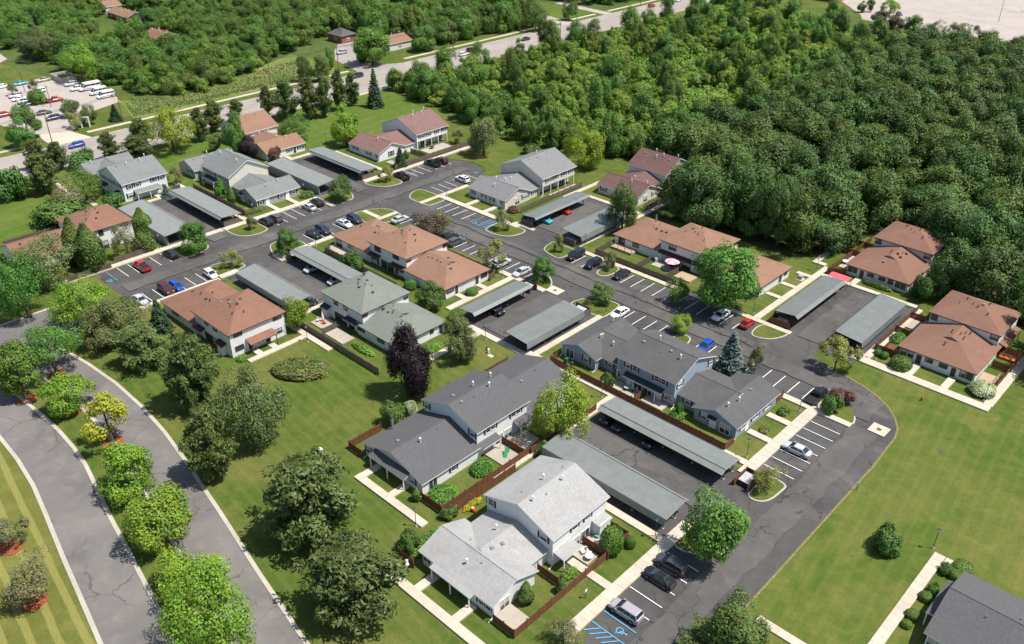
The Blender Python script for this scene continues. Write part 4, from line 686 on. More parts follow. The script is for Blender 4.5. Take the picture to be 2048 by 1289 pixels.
# ------------------------------------------------------------------ footpaths of single slabs
UN={}
def unit(mat):
    if mat not in UN:
        m=MB(); m.box(0,1,0,1,0,1); UN[mat]=m.mesh('slab',[mat])
    return UN[mat]
def walk(x0,x1,y0,y1,h=.2,ln=1.5,mat='concrete',name='footpath',lift=None):
    z=zlift(0); root=obj(name,None,None,(x0,y0,0),**S); root.empty_display_size=.3
    dx,dy=x1-x0,y1-y0; me=unit(mat)
    if dx>=dy: n=max(1,round(dx/ln)); s=dx/n; it=[(i*s,0,s-.03,dy) for i in range(n)]
    else: n=max(1,round(dy/ln)); s=dy/n; it=[(0,i*s,dx,s-.03) for i in range(n)]
    for x,y,a,b in it:
        o=obj('slab',me,root,(x,y,0)); o.scale=(a,b,h+z)
WALKS=[(57.5,59.35,-51,-24.2),(34,57.5,-30.2,-28.9),(30.1,31.7,-37,-7),(9.8,57.4,-7,-5.7),(57.4,59.4,-9,15.3),(52.4,57.4,13.8,15.2),(59.4,65.1,13.8,15.1),(55.5,80.4,34.5,36.5),(79.0,80.5,36.5,76),(56.95,58.4,36.5,62),
(65.1,66.4,36.5,40.9),(71.5,72.8,36.5,40.6),(53.3,57.4,.6,1.9),(53.3,57.4,7,8.3),(30,63,-61,-59.6),(38.6,39.9,-59.6,-56.3),(46,47.3,-59.6,-56.3),(15,31,-51.6,-50.3),(15,16.3,-50.3,-47),(21.7,23,-50.3,-47),(50.4,57.5,-42.2,-40.9),
(10.8,12.1,-6.5,14.2),(-6,12.2,-8,-6.62),(-14.2,-12.7,-5.6,14.8),(-2.6,-1.2,-21,-8),(-12.7,-4.1,13.5,14.9),(-17.4,-14.2,13.5,14.9),(-16.6,-14.2,-.6,.7),(-16.6,-14.2,5.6,6.9),(-60.6,-59.2,-13.4,13.4),(-59.2,-33,-9.8,-8.6),(-61.5,-57.4,-17,-14.2),
(-26.5,-25.2,-45,-31.4),(-28.5,-26.5,-42.7,-41.4),(-28.5,-26.5,-39.4,-38.1),(-34,-18,-32.6,-31.4),(-34.3,-33,-31.4,-22),(-61.4,-59.6,-31,-26.4),(-60.6,-59.2,-50.5,-31.4),(-83.7,-82,-56,-17.2),(-108,-84,-34.6,-33.3),(-130,-120.5,-33,-31.7),(-147,-130.2,-34,-32.7),
(-113.6,-112.2,-22,-14.5),(-116,-113.6,-18.6,-17.3),(-83.5,-81.7,-17,9.6),(-88.2,-83.5,-1.5,-.2),(-88.2,-83.5,4.4,5.7),(-120,-84,-10.8,-9.5),(-83.5,-75.4,9.9,11.1),(-113.6,-112.2,22,31),(-116,-113.6,22.5,23.8),(-83.4,-81.8,35,72),(-109,-84.2,35.4,36.7),(-84,-82,26.8,34.6),
(-59.4,-31,33.6,35.2),(-51,-49.7,35.2,39.9),(-44.4,-43.1,35.2,39.9),(-60.9,-59.5,27.5,45),(-66.8,-60.8,13.5,14.8),(-60.6,-59.3,13.5,19.5),(-33.6,-27,35.25,36.4),(-36.0,-34.7,57,76),(-33,-14.1,61.4,62.7),(-13.9,-12.6,36,82),
(-12.6,43,34.2,35.5),(34.2,35.6,35.6,67),(31,34.2,59.4,60.6),(31,34.2,52.4,53.6),(31,34.2,46,47.2),(35.7,57,62,63.3),(41.8,43.1,63.3,67),(31,34.1,67.1,68.4),(30.8,32.1,68.5,92),(86.6,88.1,-45,-5),(88.2,90,-6.4,-5),(74.6,86.5,-33.2,-31.9),(88.2,100,-33.2,-31.9)]
for r in WALKS: walk(*r)
for r in((-182.6,-181.0,-150,-22.5),(-182.6,-181,-8,96),(-182,-180.4,124,217),(-182,-180.4,229,250),(-182,-180.4,260,330),(-153.2,-151.6,70,128)): walk(*r,h=.12,ln=3)
for r in((50.0,53.6,-56,-52.8),(49.6,53.0,-40.6,-38.2),(49.6,52.6,-37.4,-33.4),(25.6,29.9,-33.6,-29.7),(25.6,29.5,-28.8,-24.5),(28.5,33.9,-4.6,-2),(35,39.5,-4.2,-2),(-24.6,-18,-29.2,-26.2),(-29.5,-24.2,-28.6,-25.2),(-55.8,-46,-5.6,-3.4),(36.4,38.6,69,76.4),(57.8,60.6,53,57),(-91.2,-87,54.5,64),(-39.4,-37.2,55,66),(5,10.6,40.4,43.4),(-91,-86,41,43)): walk(*r,h=.16,ln=2.4,mat='patio_concrete',name='patio')
for r in((67.5,70.4,15.4,18.2),(-4.4,-.9,14.6,17.3),(-100.6,-96,-21.6,-18.9),(-23.2,-20.0,22,24.3)):
    o=sheet('drain_pad',rect(*r),'concrete',zlift(.14),**S); m=MB(); cx,cy=(r[0]+r[1])/2,(r[2]+r[3])/2; m.box(-.35,.35,-.35,.35,0,.03); m.build('drain_grate','iron',o,(cx,cy,o.data.vertices[0].co.z))
# mulch rings and beds
def disc(name,x,y,rx,ry,mat,z=.03,n=18,seed=0):
    rg=random.Random(seed+x); pts=[(x+rx*math.cos(6.283*k/n)*(1+rg.uniform(-.12,.12)),y+ry*math.sin(6.283*k/n)*(1+rg.uniform(-.12,.12))) for k in range(n)]
    m=MB(); m.prism(pts,0,z+zlift(0)); return m.build(name,mat,None,**S)
for t_ in TREES:
    if 'median' in t_[5] or 'striped lawn by' in t_[5] or 'orange mulch patch' in t_[5]: disc('mulch_ring',t_[0],t_[1],1.7,1.7,'mulch_red',.05)
def ragged(x0,x1,y0,y1,amp,seed):
    rg=random.Random(seed); n=max(2,int(max(x1-x0,y1-y0)/2.2)); A=[];Bq=[]
    for k in range(n+1):
        f=k/n
        if x1-x0>y1-y0: A.append((x0+(x1-x0)*f,y0+rg.uniform(-amp,amp))); Bq.append((x0+(x1-x0)*f,y1+rg.uniform(-amp,amp)))
        else: A.append((x0+rg.uniform(-amp,amp),y0+(y1-y0)*f)); Bq.append((x1+rg.uniform(-amp,amp),y0+(y1-y0)*f))
    p=A+Bq[::-1]; return ccw(p)
def worn(x0,x1,y0,y1,seed,amp=.35): sheet('worn_pavement',ragged(x0,x1,y0,y1,amp,seed),'asphalt_worn',zlift(.128)-.02,**S)
for i,r in enumerate(((65.2,69.6,-110,15),(60,66.5,17.5,24.5),(-56,60,21.2,24.8),(-72.4,-68.6,-48,54),(-48,40,25.4,27.0),(-31,-17,38,59),(44.2,49.5,35,60),(-3,3.4,-5.5,14),(-57,-36,-22.6,-17.4),(-108,-78,-22.4,-18.6),(-108,-78,20.6,24.6),(34,58,-20.8,-15.6))): worn(*r,i)
for p in ([(72.35,-120),(73.0,-120),(72.65,-25),(72.45,2),(72.5,7),(72.15,12.3),(71.95,16.8),(71.2,19.5),(69.65,22.05),(67.4,24.5),(64.6,26.3),(61.35,27.7),(57.6,28.6),(57.5,28.25),(61.3,27.35),(64.5,25.95),(67.2,24.25),(69.4,21.85),(70.9,19.35),(71.65,16.6),(71.85,12.1),(72.15,6.6),(72.15,2),(72.35,-25)],): sheet('dry_verge',ccw(p),'dry_grass',.012,**S)
# ------------------------------------------------------------------ painted bays
def stripe(par,x0,x1,y0,y1,mat='white_paint'):
    m=MB(); m.box(x0,x1,y0,y1,.11,.145); m.build('bay_line',mat,par)
def bays_y(par,x0,x1,ys,mat='white_paint'):
    for y in ys: stripe(par,x0,x1,y-.06,y+.06,mat)
def bays_x(par,y0,y1,xs,mat='white_paint'):
    for x in xs: stripe(par,x-.06,x+.06,y0,y1,mat)
bays_y(lotE,59.5,64.7,(-31,-33.85,-36.7,-39.6,-42.4)); bays_y(lotE,59.5,64.7,(-45.2,-47.6),'blue_paint')
bays_y(lotE,59.6,64.8,(11,8.4,5.8,3.15,.6,-2,-4.6)); bays_x(lotE,15.8,20.5,(46.9,49.7,52.5,55.3))
bays_x(lotM,28.4,33.5,(-8.6,-5.7,5.4,8.2,11,13.9,16.7,19.5,22.3,25.2,28,30.8,33.6)); bays_x(lotM,15.8,20.5,(15.3,18.1,20.9,23.6,32.2,35,37.8,40.6,43.4,-11.5,-14.4,-17.3,-20.2))
bays_x(lotM,15.3,19.6,(-53.8,-51,-48.2,-45.4,-42.6,-39.8,-37,-34,-31.2,-28.6,-25.8,-23)); bays_x(lotM,27.9,33.1,(-54,-51,-48,-44.8)); bays_x(lotM,27.9,33.1,(-41.8,-39.1),'blue_paint')
bays_y(lotW,-81.3,-75.5,(-44.8,-42.3,-39.7,-37.1,-34.5)); bays_y(lotW,-81.3,-75.5,(-47.4,),'blue_paint')
bays_y(lotW,-81.3,-75,(-6,-3.5,-.9,1.7,4.2,6.8)); bays_y(lotW,-81.3,-75.4,(37.3,39.9,42.2,44.9,47.5,50.3,53)); bays_y(lotW,-66,-60.9,(-46.5,-44.1,-41.5,-39,-36.5,-33.9,-5.3,-2.5,.3,3.6,6.4)); bays_y(lotW,-66.6,-61.7,(37.2,39.8,42.4,45,47.6,50.2))
def hatch(par,x0,x1,y0,y1,n,ax):
    for k in range(n):
        m=MB(); f=(k+.5)/n
        if ax=='y': # diagonal bars across a bay running along x
            cx=x0+(x1-x0)*f; m.slab([(cx-.8,y0,.145),(cx-.65,y0,.145),(cx+.75,y1,.145),(cx+.6,y1,.145)],.03)
        else:
            cy=y0+(y1-y0)*f; m.slab([(x0,cy-.5,.145),(x0,cy-.35,.145),(x1,cy+.6,.145),(x1,cy+.45,.145)][::-1],.03)
        m.build('hatch_bar','blue_paint',par)
hatch(lotE,59.8,64.6,-49.4,-47.7,5,'y'); hatch(lotM,-39.0,-36.8,28,33,5,'x'); bays_x(lotM,27.9,31.5,(-36.7,),'blue_paint')
def wheelchair(par,x,y,rz,s=1.0):
    m=MB(); c,sn=math.cos(rz),math.sin(rz)
    def T2(px,py): return (x+s*(px*c-py*sn),y+s*(px*sn+py*c))
    def bar(a,b,w=.09):
        a=Vector(a); b=Vector(b); d=(b-a).normalized(); n=Vector((-d.y,d.x))*w; m.slab([(*T2(*(a-n)),.145),(*T2(*(b-n)),.145),(*T2(*(b+n)),.145),(*T2(*(a+n)),.145)],.03)
    m.prism([T2(-.05+.14*math.cos(k*.785),.72+.14*math.sin(k*.785)) for k in range(8)],.115,.145)
    bar((-.05,.5),(-.02,.0)); bar((-.02,.0),(.38,-.02)); bar((.38,-.02),(.58,-.45)); bar((-.04,.28),(.32,.26)); bar((.56,-.42),(.75,-.36))
    for k in range(9):
        a0,a1=R(120+k*26),R(120+(k+1)*26); bar((.02+.46*math.cos(a0),-.22+.46*math.sin(a0)),(.02+.46*math.cos(a1),-.22+.46*math.sin(a1)),.06)
    m.build('wheelchair_symbol','blue_paint',par)
wheelchair(lotE,63.2,-46.3,R(-90)); wheelchair(lotM,-40.5,28.6,R(0)); wheelchair(lotW,-76.4,-48.6,R(-90)); wheelchair(lotW,-65.6,53.2,R(90))
# ------------------------------------------------------------------ carports
def corrug(m,p0,p1,q0,q1,pitch,amp,th=.03):
    # ribbed sheet between edge p0-p1 (one edge) and q0-q1 (other edge); ribs run from p to q
    p0,p1,q0,q1=map(Vector,(p0,p1,q0,q1)); n=int((p1-p0).length/pitch); nrm=((p1-p0).cross(q0-p0)).normalized()
    if nrm.z<0: nrm=-nrm
    i0=len(m.v); prof=((0,0),(.62,0),(.7,1),(.92,1))
    ts=[]
    for k in range(n):
        for f,a in prof: ts.append(((k+f)/n,a*amp))
    ts.append((1,0))
    for t,a in ts:
        m.v.append(tuple(p0.lerp(p1,t)+nrm*a)); m.v.append(tuple(q0.lerp(q1,t)+nrm*a))
    for k in range(len(ts)-1): m.f.append((i0+2*k,i0+2*k+2,i0+2*k+3,i0+2*k+1)); m.mi.append(0)
def carport(label,ax,a0,a1,outer,rid,front,shed=False):
    # ax: long axis; outer / ridge / front are coordinates across it (front faces the court)
    zo,zr,zf=2.65,3.1,2.55; sgn=1 if outer>rid else -1
    mid=(a0+a1)/2
    def V(a,c,z): return (a-mid,c-rid,z) if ax=='x' else (c-rid,a-mid,z)
    loc=(mid,rid,0) if ax=='x' else (rid,mid,0)
    t=thing('carport',label,'carport',loc,0,'metal carports around the parking courts')
    m=MB(); corrug(m,V(a0,outer,zo),V(a1,outer,zo),V(a0,rid,zr),V(a1,rid,zr),.42,.035); m.build('roof_panel','carport_roof',t)
    m=MB(); corrug(m,V(a0,rid,zr+.005),V(a1,rid,zr+.005),V(a0,front,zf),V(a1,front,zf),.30,.045); m.build('front_panel','carport_skirt',t)
    m=MB(); o2=outer+sgn*.22; corrug(m,V(a0,outer,zo),V(a1,outer,zo),V(a0,o2,1.5),V(a1,o2,1.5),.30,.05); m.build('skirt_panel','carport_skirt' if not shed else 'carport_shed',t)
    m=MB(); m.tube(V(a0,rid,zr+.06),V(a1,rid,zr+.06),.07,n=5); m.build('ridge_cap','carport_roof',t)
    # end trims, beams and posts
    for a in(a0,a1):
        m=MB(); 
        for p,q in((V(a,outer,zo-.04),V(a,rid,zr-.04)),(V(a,rid,zr-.04),V(a,front,zf-.04))): m.tube(p,q,.09,n=4)
        m.build('end_trim','carport_skirt',t)
    pc=(rid*.72+outer*.28,rid*.12+outer*.88)
    n=max(3,round((a1-a0)/6)+1)
    for c in pc:
        zt=zr-(zr-zo)*abs(c-rid)/abs(outer-rid)-.06
        m=MB(); m.tube(V(a0+.1,c,zt-.1),V(a1-.1,c,zt-.1),.09,n=4); m.build('beam','steel_dark',t)
        for k in range(n):
            a=a0+.7+(a1-a0-1.4)*k/(n-1); p=V(a,c,0); m=MB(); m.box(p[0]-.07,p[0]+.07,p[1]-.07,p[1]+.07,0,zt); po=m.build('post','steel_dark' if not shed else 'carport_shed',t); m=MB(); m.cyl((p[0],p[1],0),.2,0,.22,8); m.build('post_base','concrete',po)
    if shed:
        m=MB(); q0,q1=V(a0+.1,outer-sgn*.25,0),V(a1-.1,outer-sgn*.15,0); m.box(min(q0[0],q1[0]),max(q0[0],q1[0]),min(q0[1],q1[1]),max(q0[1],q1[1]),0,2.5); m.build('back_wall','carport_shed',t)
    return t
carport('grey green metal carport beside the brown fence of the blue sided house','x',33.3,57.5,-9.1,-13.3,-14.2)
carport('grey green metal carport behind the light grey roofed house','x',33.3,57.0,-28.1,-23.2,-22.3)
carport('ribbed metal carport beside the front doors of the long brown house','y',-6.7,10.1,-8.6,-4.8,-4.1)
carport('metal carport beside the lawn strip of the blue sided house','y',-7.2,9.8,10.5,5.1,4.2)
carport('dark metal carport beside the wide doorway lawns of the pink parasol house','y',36.8,57.8,38.0,42.4,43.1)
carport('pale ribbed metal carport beside the end house vegetable garden','y',36.9,57.6,56.2,50.8,50.2)
carport('metal carport in front of the long brown hip roofed house','x',-55.3,-34.6,-10.8,-15.1,-15.9)
carport('metal carport tucked behind the red hip roofed house','x',-55.3,-34.3,-29.7,-24.8,-24.0)
carport('metal carport below the fence of the green grey gabled house','x',-109,-83.2,-11.4,-16.9,-17.4)
carport('metal carport with closed back wall beside the long red roof','x',-108.4,-84,-31.4,-24.8,-23.9,True)
carport('metal carport in front of the maroon roofed house','x',-109.3,-83.8,32.1,26.6,26.2)
carport('metal carport with closed back wall behind the green grey house','x',-109,-84,12.4,18,18.8,True)
carport('ribbed metal carport beside the cream porch house','y',36.5,57.4,-31.6,-27.5,-27)
carport('metal carport shaded by the leaning oak','y',36.5,57.4,-12.6,-18.4,-19.1)
# oil stains and trash compounds
def bins(label,x0,x1,y0,y1,mat,open_):
    t=thing('bin_enclosure',label,'enclosure',((x0+x1)/2,(y0+y1)/2,0)); hx,hy=(x1-x0)/2,(y1-y0)/2; h=1.55
    sides=dict(W=(-hx,-hx,-hy,hy),E=(hx,hx,-hy,hy),S=(-hx,hx,-hy,-hy),N=(-hx,hx,hy,hy))
    for k,(a,b,c,d) in sides.items():
        if k==open_: continue
        m=MB(); L=(b-a)+(d-c); n=int(L/.16)
        for i in range(n):
            u=i*.16
            if a==b: m.box(a-.02,a+.02,c+u,c+u+.145,.05,h)
            else: m.box(a+u,a+u+.145,c-.02,c+.02,.05,h)
        for z in(.35,1.25):
            if a==b: m.box(a+.02,a+.06,c,d,z,z+.09)
            else: m.box(a,b,c+.02,c+.06,z,z+.09)
        m.build('board_panel',mat,t)
    for sx in(-1,1):
        for sy in(-1,1): m=MB(); m.box(sx*hx-.06,sx*hx+.06,sy*hy-.06,sy*hy+.06,0,h+.08); m.build('post',mat,t)
    d=thing('rubbish_skip','dark rubbish skip inside the '+label.replace('brown ','').replace('weathered ',''),'skip',((x0+x1)/2,(y0+y1)/2,0)); q=min(hx,hy)*.72; e=min(max(hx,hy)*.72,1.1)
    ex,ey=(e,q) if hx>hy else (q,e)
    m=MB(); m.prism([(-ex,-ey),(ex,-ey),(ex,ey),(-ex,ey)],.1,1.0); m.build('body','bin_dark',d); m=MB(); m.slab([(-ex-.05,-ey-.05,1.06),(ex+.05,-ey-.05,1.06),(ex+.05,ey+.05,1.2),(-ex-.05,ey+.05,1.2)],.06); m.build('lid','cloth_grey',d)
    for sx in(-1,1): m=MB(); m.box(sx*ex-.08*sx-.08,sx*ex-.08*sx+.08,-.1,.1,0,.1); m.build('wheel','rubber',d)
bins('brown enclosure beside the near carport corner',58.7,61.0,-12.2,-8.6,'fence_new','S')
bins('weathered enclosure at the ribbed carport end',-9.2,-5.6,11.2,13.3,'fence_old','E')
bins('weathered enclosure by the blue house lawn strip',5.6,9.4,11.2,13.3,'fence_old','W')
bins('brown enclosure at the dark carport end',37.8,42.0,33.9+1.9,36.6+1.2,'fence_new','E')
bins('weathered enclosure beside the hatched bay tree',-32.2,-28.3,36.7,38.9,'fence_old','E')
bins('weathered enclosure beside the lime sapling',-18.2,-13.8,35.6,37.2,'fence_old','W')
bins('weathered enclosure beside the long carport trees',-85.6,-83.6,-16.2,-12.2,'fence_old','W')
bins('weathered enclosure at the far carport end',-85.8,-84.1,27.2,31.4,'fence_old','W')
bins('weathered enclosure at the middle court carport',-57.6,-55.9,-15.4,-11.6,'fence_old','E')
# ------------------------------------------------------------------ houses
OH=.42
def quadroof(mb,pts,th=.17):
    i=len(mb.v); n=len(pts); mb.v+=[tuple(p) for p in pts]+[(p[0],p[1],p[2]-th) for p in pts]
    mb.f.append(tuple(i+k for k in range(n))); mb.mi.append(0); mb.f.append(tuple(i+n+k for k in reversed(range(n)))); mb.mi.append(1)
    for k in range(n): mb.f.append((i+k,i+n+k,i+n+(k+1)%n,i+(k+1)%n)); mb.mi.append(1)
WCACHE={}
def wmesh(ty,w,h,kind):
    key=(ty,round(w,1),round(h,1),kind)
    if key in WCACHE: return WCACHE[key]
    m=MB(); fw_=.09 if ty[-3:]!='oor' else .1; d=.07
    if kind=='frame':
        m.box(-w/2-fw_,w/2+fw_,-d,0,h/2,h/2+fw_); m.box(-w/2-fw_,w/2+fw_,-d-.02,0,-h/2-fw_,-h/2); m.box(-w/2-fw_,-w/2,-d,0,-h/2,h/2); m.box(w/2,w/2+fw_,-d,0,-h/2,h/2)
        if ty in('slider','dslider') or w>1.45: m.box(-.04,.04,-d+.01,0,-h/2,h/2)
        if w>2.3: 
            for k in(-1,1): m.box(k*w/4-.03,k*w/4+.03,-d+.01,0,-h/2,h/2)
        if ty=='win': m.box(-w/2,w/2,-d+.012,0,-.03,.03)
    elif kind=='pane': m.box(-w/2,w/2,-.03,0,-h/2,h/2)
    elif kind=='blind': m.box(-w/2+.02,w/2-.02,-.036,-.031,-h/2+h*.45,h/2-.02)
    elif kind=='shutter': m.box(0,.36,-.06,0,-h/2-.06,h/2+.06)
    elif kind=='door': m.box(-w/2,w/2,-.045,0,-h/2,h/2); m.box(-w/2+.18,w/2-.18,-.06,-.045,.1,h/2-.2); m.box(-w/2+.18,w/2-.18,-.06,-.045,-h/2+.2,-.1)
    elif kind=='knob': m.ball((w/2-.12,-.08,-.05),.05,6,4)
    WCACHE[key]=m; return m
MCACHE={}
def wobj(name,ty,w,h,kind,mat,parent,loc,rz=0,**kw):
    key=(ty,round(w,1),round(h,1),kind,mat)
    if key not in MCACHE: MCACHE[key]=wmesh(ty,round(w,1),round(h,1),kind).mesh(name,[mat])
    o=obj(name,MCACHE[key],parent,loc); o.rotation_euler=(0,0,rz); return o
VENT={}
def vents(kind):
    if kind in VENT: return VENT[kind]
    m=MB()
    if kind=='pipe': m.cyl((0,0,0),.11,-.3,.75,8); m.cyl((0,0,0),.2,.72,.92,8,.16)
    elif kind=='stub': m.cyl((0,0,0),.07,-.3,.4,6)
    elif kind=='box': m.box(-.22,.22,-.2,.2,-.12,.14); m.box(-.26,.26,-.24,.24,.14,.19)
    elif kind=='elbow': m.cyl((0,0,0),.09,-.3,.45,8); m.tube((0,0,.42),(.28,0,.5),.1,n=7)
    VENT[kind]=m; return m
def place_vents(roofo,key,zf,pts,o,rg,dark):
    for (x,y) in pts:
        k=rg.choice(['pipe','box','stub','pipe'] if not dark else ['elbow','box','box','stub','elbow'])
        mat=('vent_white' if k=='pipe' else 'vent_metal') if not dark else rg.choice(['vent_dark','vent_dark','vent_metal'])
        kk=('vent',k,mat)
        if kk not in MCACHE: MCACHE[kk]=vents(k).mesh('roof_vent',[mat])
        q=obj('roof_vent',MCACHE[kk],roofo,(x-o[0],y-o[1],zf(x,y))); q.rotation_euler=(0,0,rg.uniform(-.3,.3))
def house(key,d,wins,extra=None):
    b0=d['blocks'][0]; o=((b0[0]+b0[1])/2,(b0[2]+b0[3])/2); t=thing('house',d['label'],'house',(o[0],o[1],0)); rg=random.Random(key); dark=d['trim']=='darktrim'
    for bi,b in enumerate(d['blocks']):
        x0,x1,y0,y1,ze,zr,kind=b[:7]; rec=b[7] if len(b)>7 else 0
        X0,X1,Y0,Y1=x0-o[0],x1-o[0],y0-o[1],y1-o[1]; xc,yc=(X0+X1)/2,(Y0+Y1)/2
        wx0,wx1,wy0,wy1=X0+OH,X1-OH,Y0+OH,Y1-OH; e=bi*.004
        wx0+=e; wx1-=e; wy0+=e; wy1-=e
        m=MB(); zt=ze-.06
        if kind in('gx','gy'):
            sl=(zr-ze)/((Y1-Y0)/2 if kind=='gx' else (X1-X0)/2); zw=ze+sl*OH-.2; zp=zr-.2
            zbot=0 if not rec else 2.55
            if kind=='gx': prof=[(wy0,zbot),(wy1,zbot),(wy1,zw),(yc,zp),(wy0,zw)]; A=[(wx0,a,z) for a,z in prof]; Bq=[(wx1,a,z) for a,z in prof]
            else: prof=[(wx0,zbot),(wx1,zbot),(wx1,zw),(xc,zp),(wx0,zw)]; A=[(a,wy0,z) for a,z in prof]; Bq=[(a,wy1,z) for a,z in prof]
            n=5; i=len(m.v); m.v+=A+Bq; m.f.append(tuple(i+k for k in range(n))[::-1] if kind=='gx' else tuple(i+k for k in range(n))); m.mi.append(1 if kind=='gx' else 0)
            m.f.append(tuple(i+n+k for k in range(n)) if kind=='gx' else tuple(i+n+k for k in range(n))[::-1]); m.mi.append(1 if kind=='gx' else 0)
            for k in range(n): m.f.append((i+k,i+(k+1)%n,i+n+(k+1)%n,i+n+k)); m.mi.append(0)
            if rec: m.box(wx0+.02,wx1-rec,wy0+.02,wy1-.02,0,2.6)
        else:
            m.box(wx0,wx1,wy0,wy1,0,zt); sl=(zr-ze)/(min(X1-X0,Y1-Y0)/2)
        m.build('wall',[d['wall'],d.get('wallx',d['wall'])] if bi==0 else d['wall'],t)
        # roof
        m=MB(); vp=[]
        if kind=='gx':
            quadroof(m,[(X0,Y0,ze),(X1,Y0,ze),(X1,yc,zr),(X0,yc,zr)]); quadroof(m,[(X1,Y1,ze),(X0,Y1,ze),(X0,yc,zr),(X1,yc,zr)])
            zf=lambda x,y,yc=yc,zr=zr,sl=sl: zr-abs(y-o[1]-yc)*sl
            L=x1-x0; vp=[(x0+L*f,o[1]+yc+s_) for f,s_ in((.2,-1.4),(.33,1.1),(.5,-2.0),(.62,-.9),(.8,-1.5),(.87,1.2))]
        elif kind=='gy':
            quadroof(m,[(X1,Y0,ze),(X1,Y1,ze),(xc,Y1,zr),(xc,Y0,zr)]); quadroof(m,[(X0,Y1,ze),(X0,Y0,ze),(xc,Y0,zr),(xc,Y1,zr)])
            zf=lambda x,y,xc=xc,zr=zr,sl=sl: zr-abs(x-o[0]-xc)*sl
            L=y1-y0; vp=[(o[0]+xc+s_,y0+L*f) for f,s_ in((.18,.9),(.22,-1.6),(.38,1.3),(.55,-1.2),(.68,1.0),(.85,-.8))]
        elif kind=='hip':
            dx,dy=X1-X0,Y1-Y0; hr=abs(dx-dy)/2
            a,b2=((xc-hr,yc),(xc+hr,yc)) if dx>=dy else ((xc,yc-hr),(xc,yc+hr)); a=(*a,zr); b2=(*b2,zr); c=[(X0,Y0,ze),(X1,Y0,ze),(X1,Y1,ze),(X0,Y1,ze)]
            if dx>=dy: fs=[[c[0],c[1],b2,a],[c[1],c[2],b2],[c[2],c[3],a,b2],[c[3],c[0],a]]
            else: fs=[[c[0],c[1],a],[c[1],c[2],b2,a],[c[2],c[3],b2],[c[3],c[0],a,b2]]
            for f in fs: quadroof(m,f)
            hh=min(dx,dy)/2
            zf=lambda x,y: ze+sl*min(x-o[0]-X0,X1-(x-o[0]),y-o[1]-Y0,Y1-(y-o[1]))
            vp=[(o[0]+xc+u,o[1]+yc+v) for u,v in((-1.6,-.9),(-.6,-1.1),(.4,-1.6),(1.1,-.5),(1.8,.6),(-2.2,.3),(-.4,1.0),(2.6,-2.6),(3.4,-.6),(-2.9,-1.7))]
        elif kind in('hipE','hipW'):
            hh=(Y1-Y0)/2; xr=X1-hh if kind=='hipE' else X0+hh; xs=X0 if kind=='hipE' else X1; xe=X1 if kind=='hipE' else X0
            g=1.5 if kind=='hipE' else .05; xg=xr+(g if kind=='hipE' else -g); zb=zr-sl*g
            if kind=='hipE':
                quadroof(m,[(xs,Y0,ze),(xe,Y0,ze),(xg,yc-g,zb),(xg,yc,zr),(xs,yc,zr)]); quadroof(m,[(xe,Y1,ze),(xs,Y1,ze),(xs,yc,zr),(xg,yc,zr),(xg,yc+g,zb)]); quadroof(m,[(xe,Y0,ze),(xe,Y1,ze),(xg,yc+g,zb),(xg,yc-g,zb)])
                gm=MB(); gm.poly([(xg-.12,yc-g+.14,zb+.02),(xg-.12,yc+g-.14,zb+.02),(xg-.12,yc,zr-.2)]); gm.build('gable_vent','whitetrim',t)
                zf=lambda x,y: min(ze+sl*min(y-o[1]-Y0,Y1-(y-o[1])),ze+sl*(X1-(x-o[0])))
            else:
                quadroof(m,[(xe,Y0,ze),(xs,Y0,ze),(xs,yc,zr),(xr,yc,zr)]); quadroof(m,[(xs,Y1,ze),(xe,Y1,ze),(xr,yc,zr),(xs,yc,zr)]); quadroof(m,[(xe,Y1,ze),(xe,Y0,ze),(xr,yc,zr)])
                zf=lambda x,y: min(ze+sl*min(y-o[1]-Y0,Y1-(y-o[1])),ze+sl*(x-o[0]-X0))
            k=1 if kind=='hipE' else -1
            vp=[(o[0]+xr-k*u,o[1]+yc+v) for u,v in((.6,-1.0),(1.6,-1.2),(2.4,.6),(3.2,-1.3),(.8,1.2),(-2.6,-1.2),(4.4,-1.2))]
        elif kind=='hipS':
            hh=(X1-X0)/2; yr=Y0+hh; g=1.5; yg=yr-g; zb=zr-sl*g
            quadroof(m,[(X1,Y0,ze),(X1,Y1,ze),(xc,Y1,zr),(xc,yg,zr),(xc+g,yg,zb)]); quadroof(m,[(X0,Y1,ze),(X0,Y0,ze),(xc-g,yg,zb),(xc,yg,zr),(xc,Y1,zr)]); quadroof(m,[(X0,Y0,ze),(X1,Y0,ze),(xc+g,yg,zb),(xc-g,yg,zb)])
            gm=MB(); gm.poly([(xc-g+.14,yg+.12,zb+.02),(xc+g-.14,yg+.12,zb+.02),(xc,yg+.12,zr-.2)]); gm.build('gable_vent','cloth_grey',t)
            zf=lambda x,y: min(ze+sl*min(x-o[0]-X0,X1-(x-o[0])),ze+sl*(y-o[1]-Y0))
            vp=[(o[0]+xc+u,o[1]+yr+v) for u,v in((-.7,.6),(.8,.9),(1.3,2.2),(-1.2,2.0),(1.7,.2),(-.4,-3.2),(1.9,3.0))]
        ro=m.build('roof',[d['roof'],d['trim']],t)
        m=MB()   # ridge cap
        if kind=='gx': m.tube((X0,yc,zr+.01),(X1,yc,zr+.01),.07,n=5)
        elif kind=='gy': m.tube((xc,Y0,zr+.01),(xc,Y1,zr+.01),.07,n=5)
        if m.v: m.build('ridge_cap',d['roof'],ro)
        else:
            # hip caps
            pass
        if not(bi in(2,4) and key in('B16','B15','B2','B3','B4','B5','B6','B7') and kind in('gx','gy') and bi!=2): 
            nv={'hip':8,'hipE':6,'hipW':5,'hipS':6}.get(kind,6 if bi==0 else 3)
            rg.shuffle(vp); place_vents(ro,key,zf,vp[:nv],o,rg,dark)
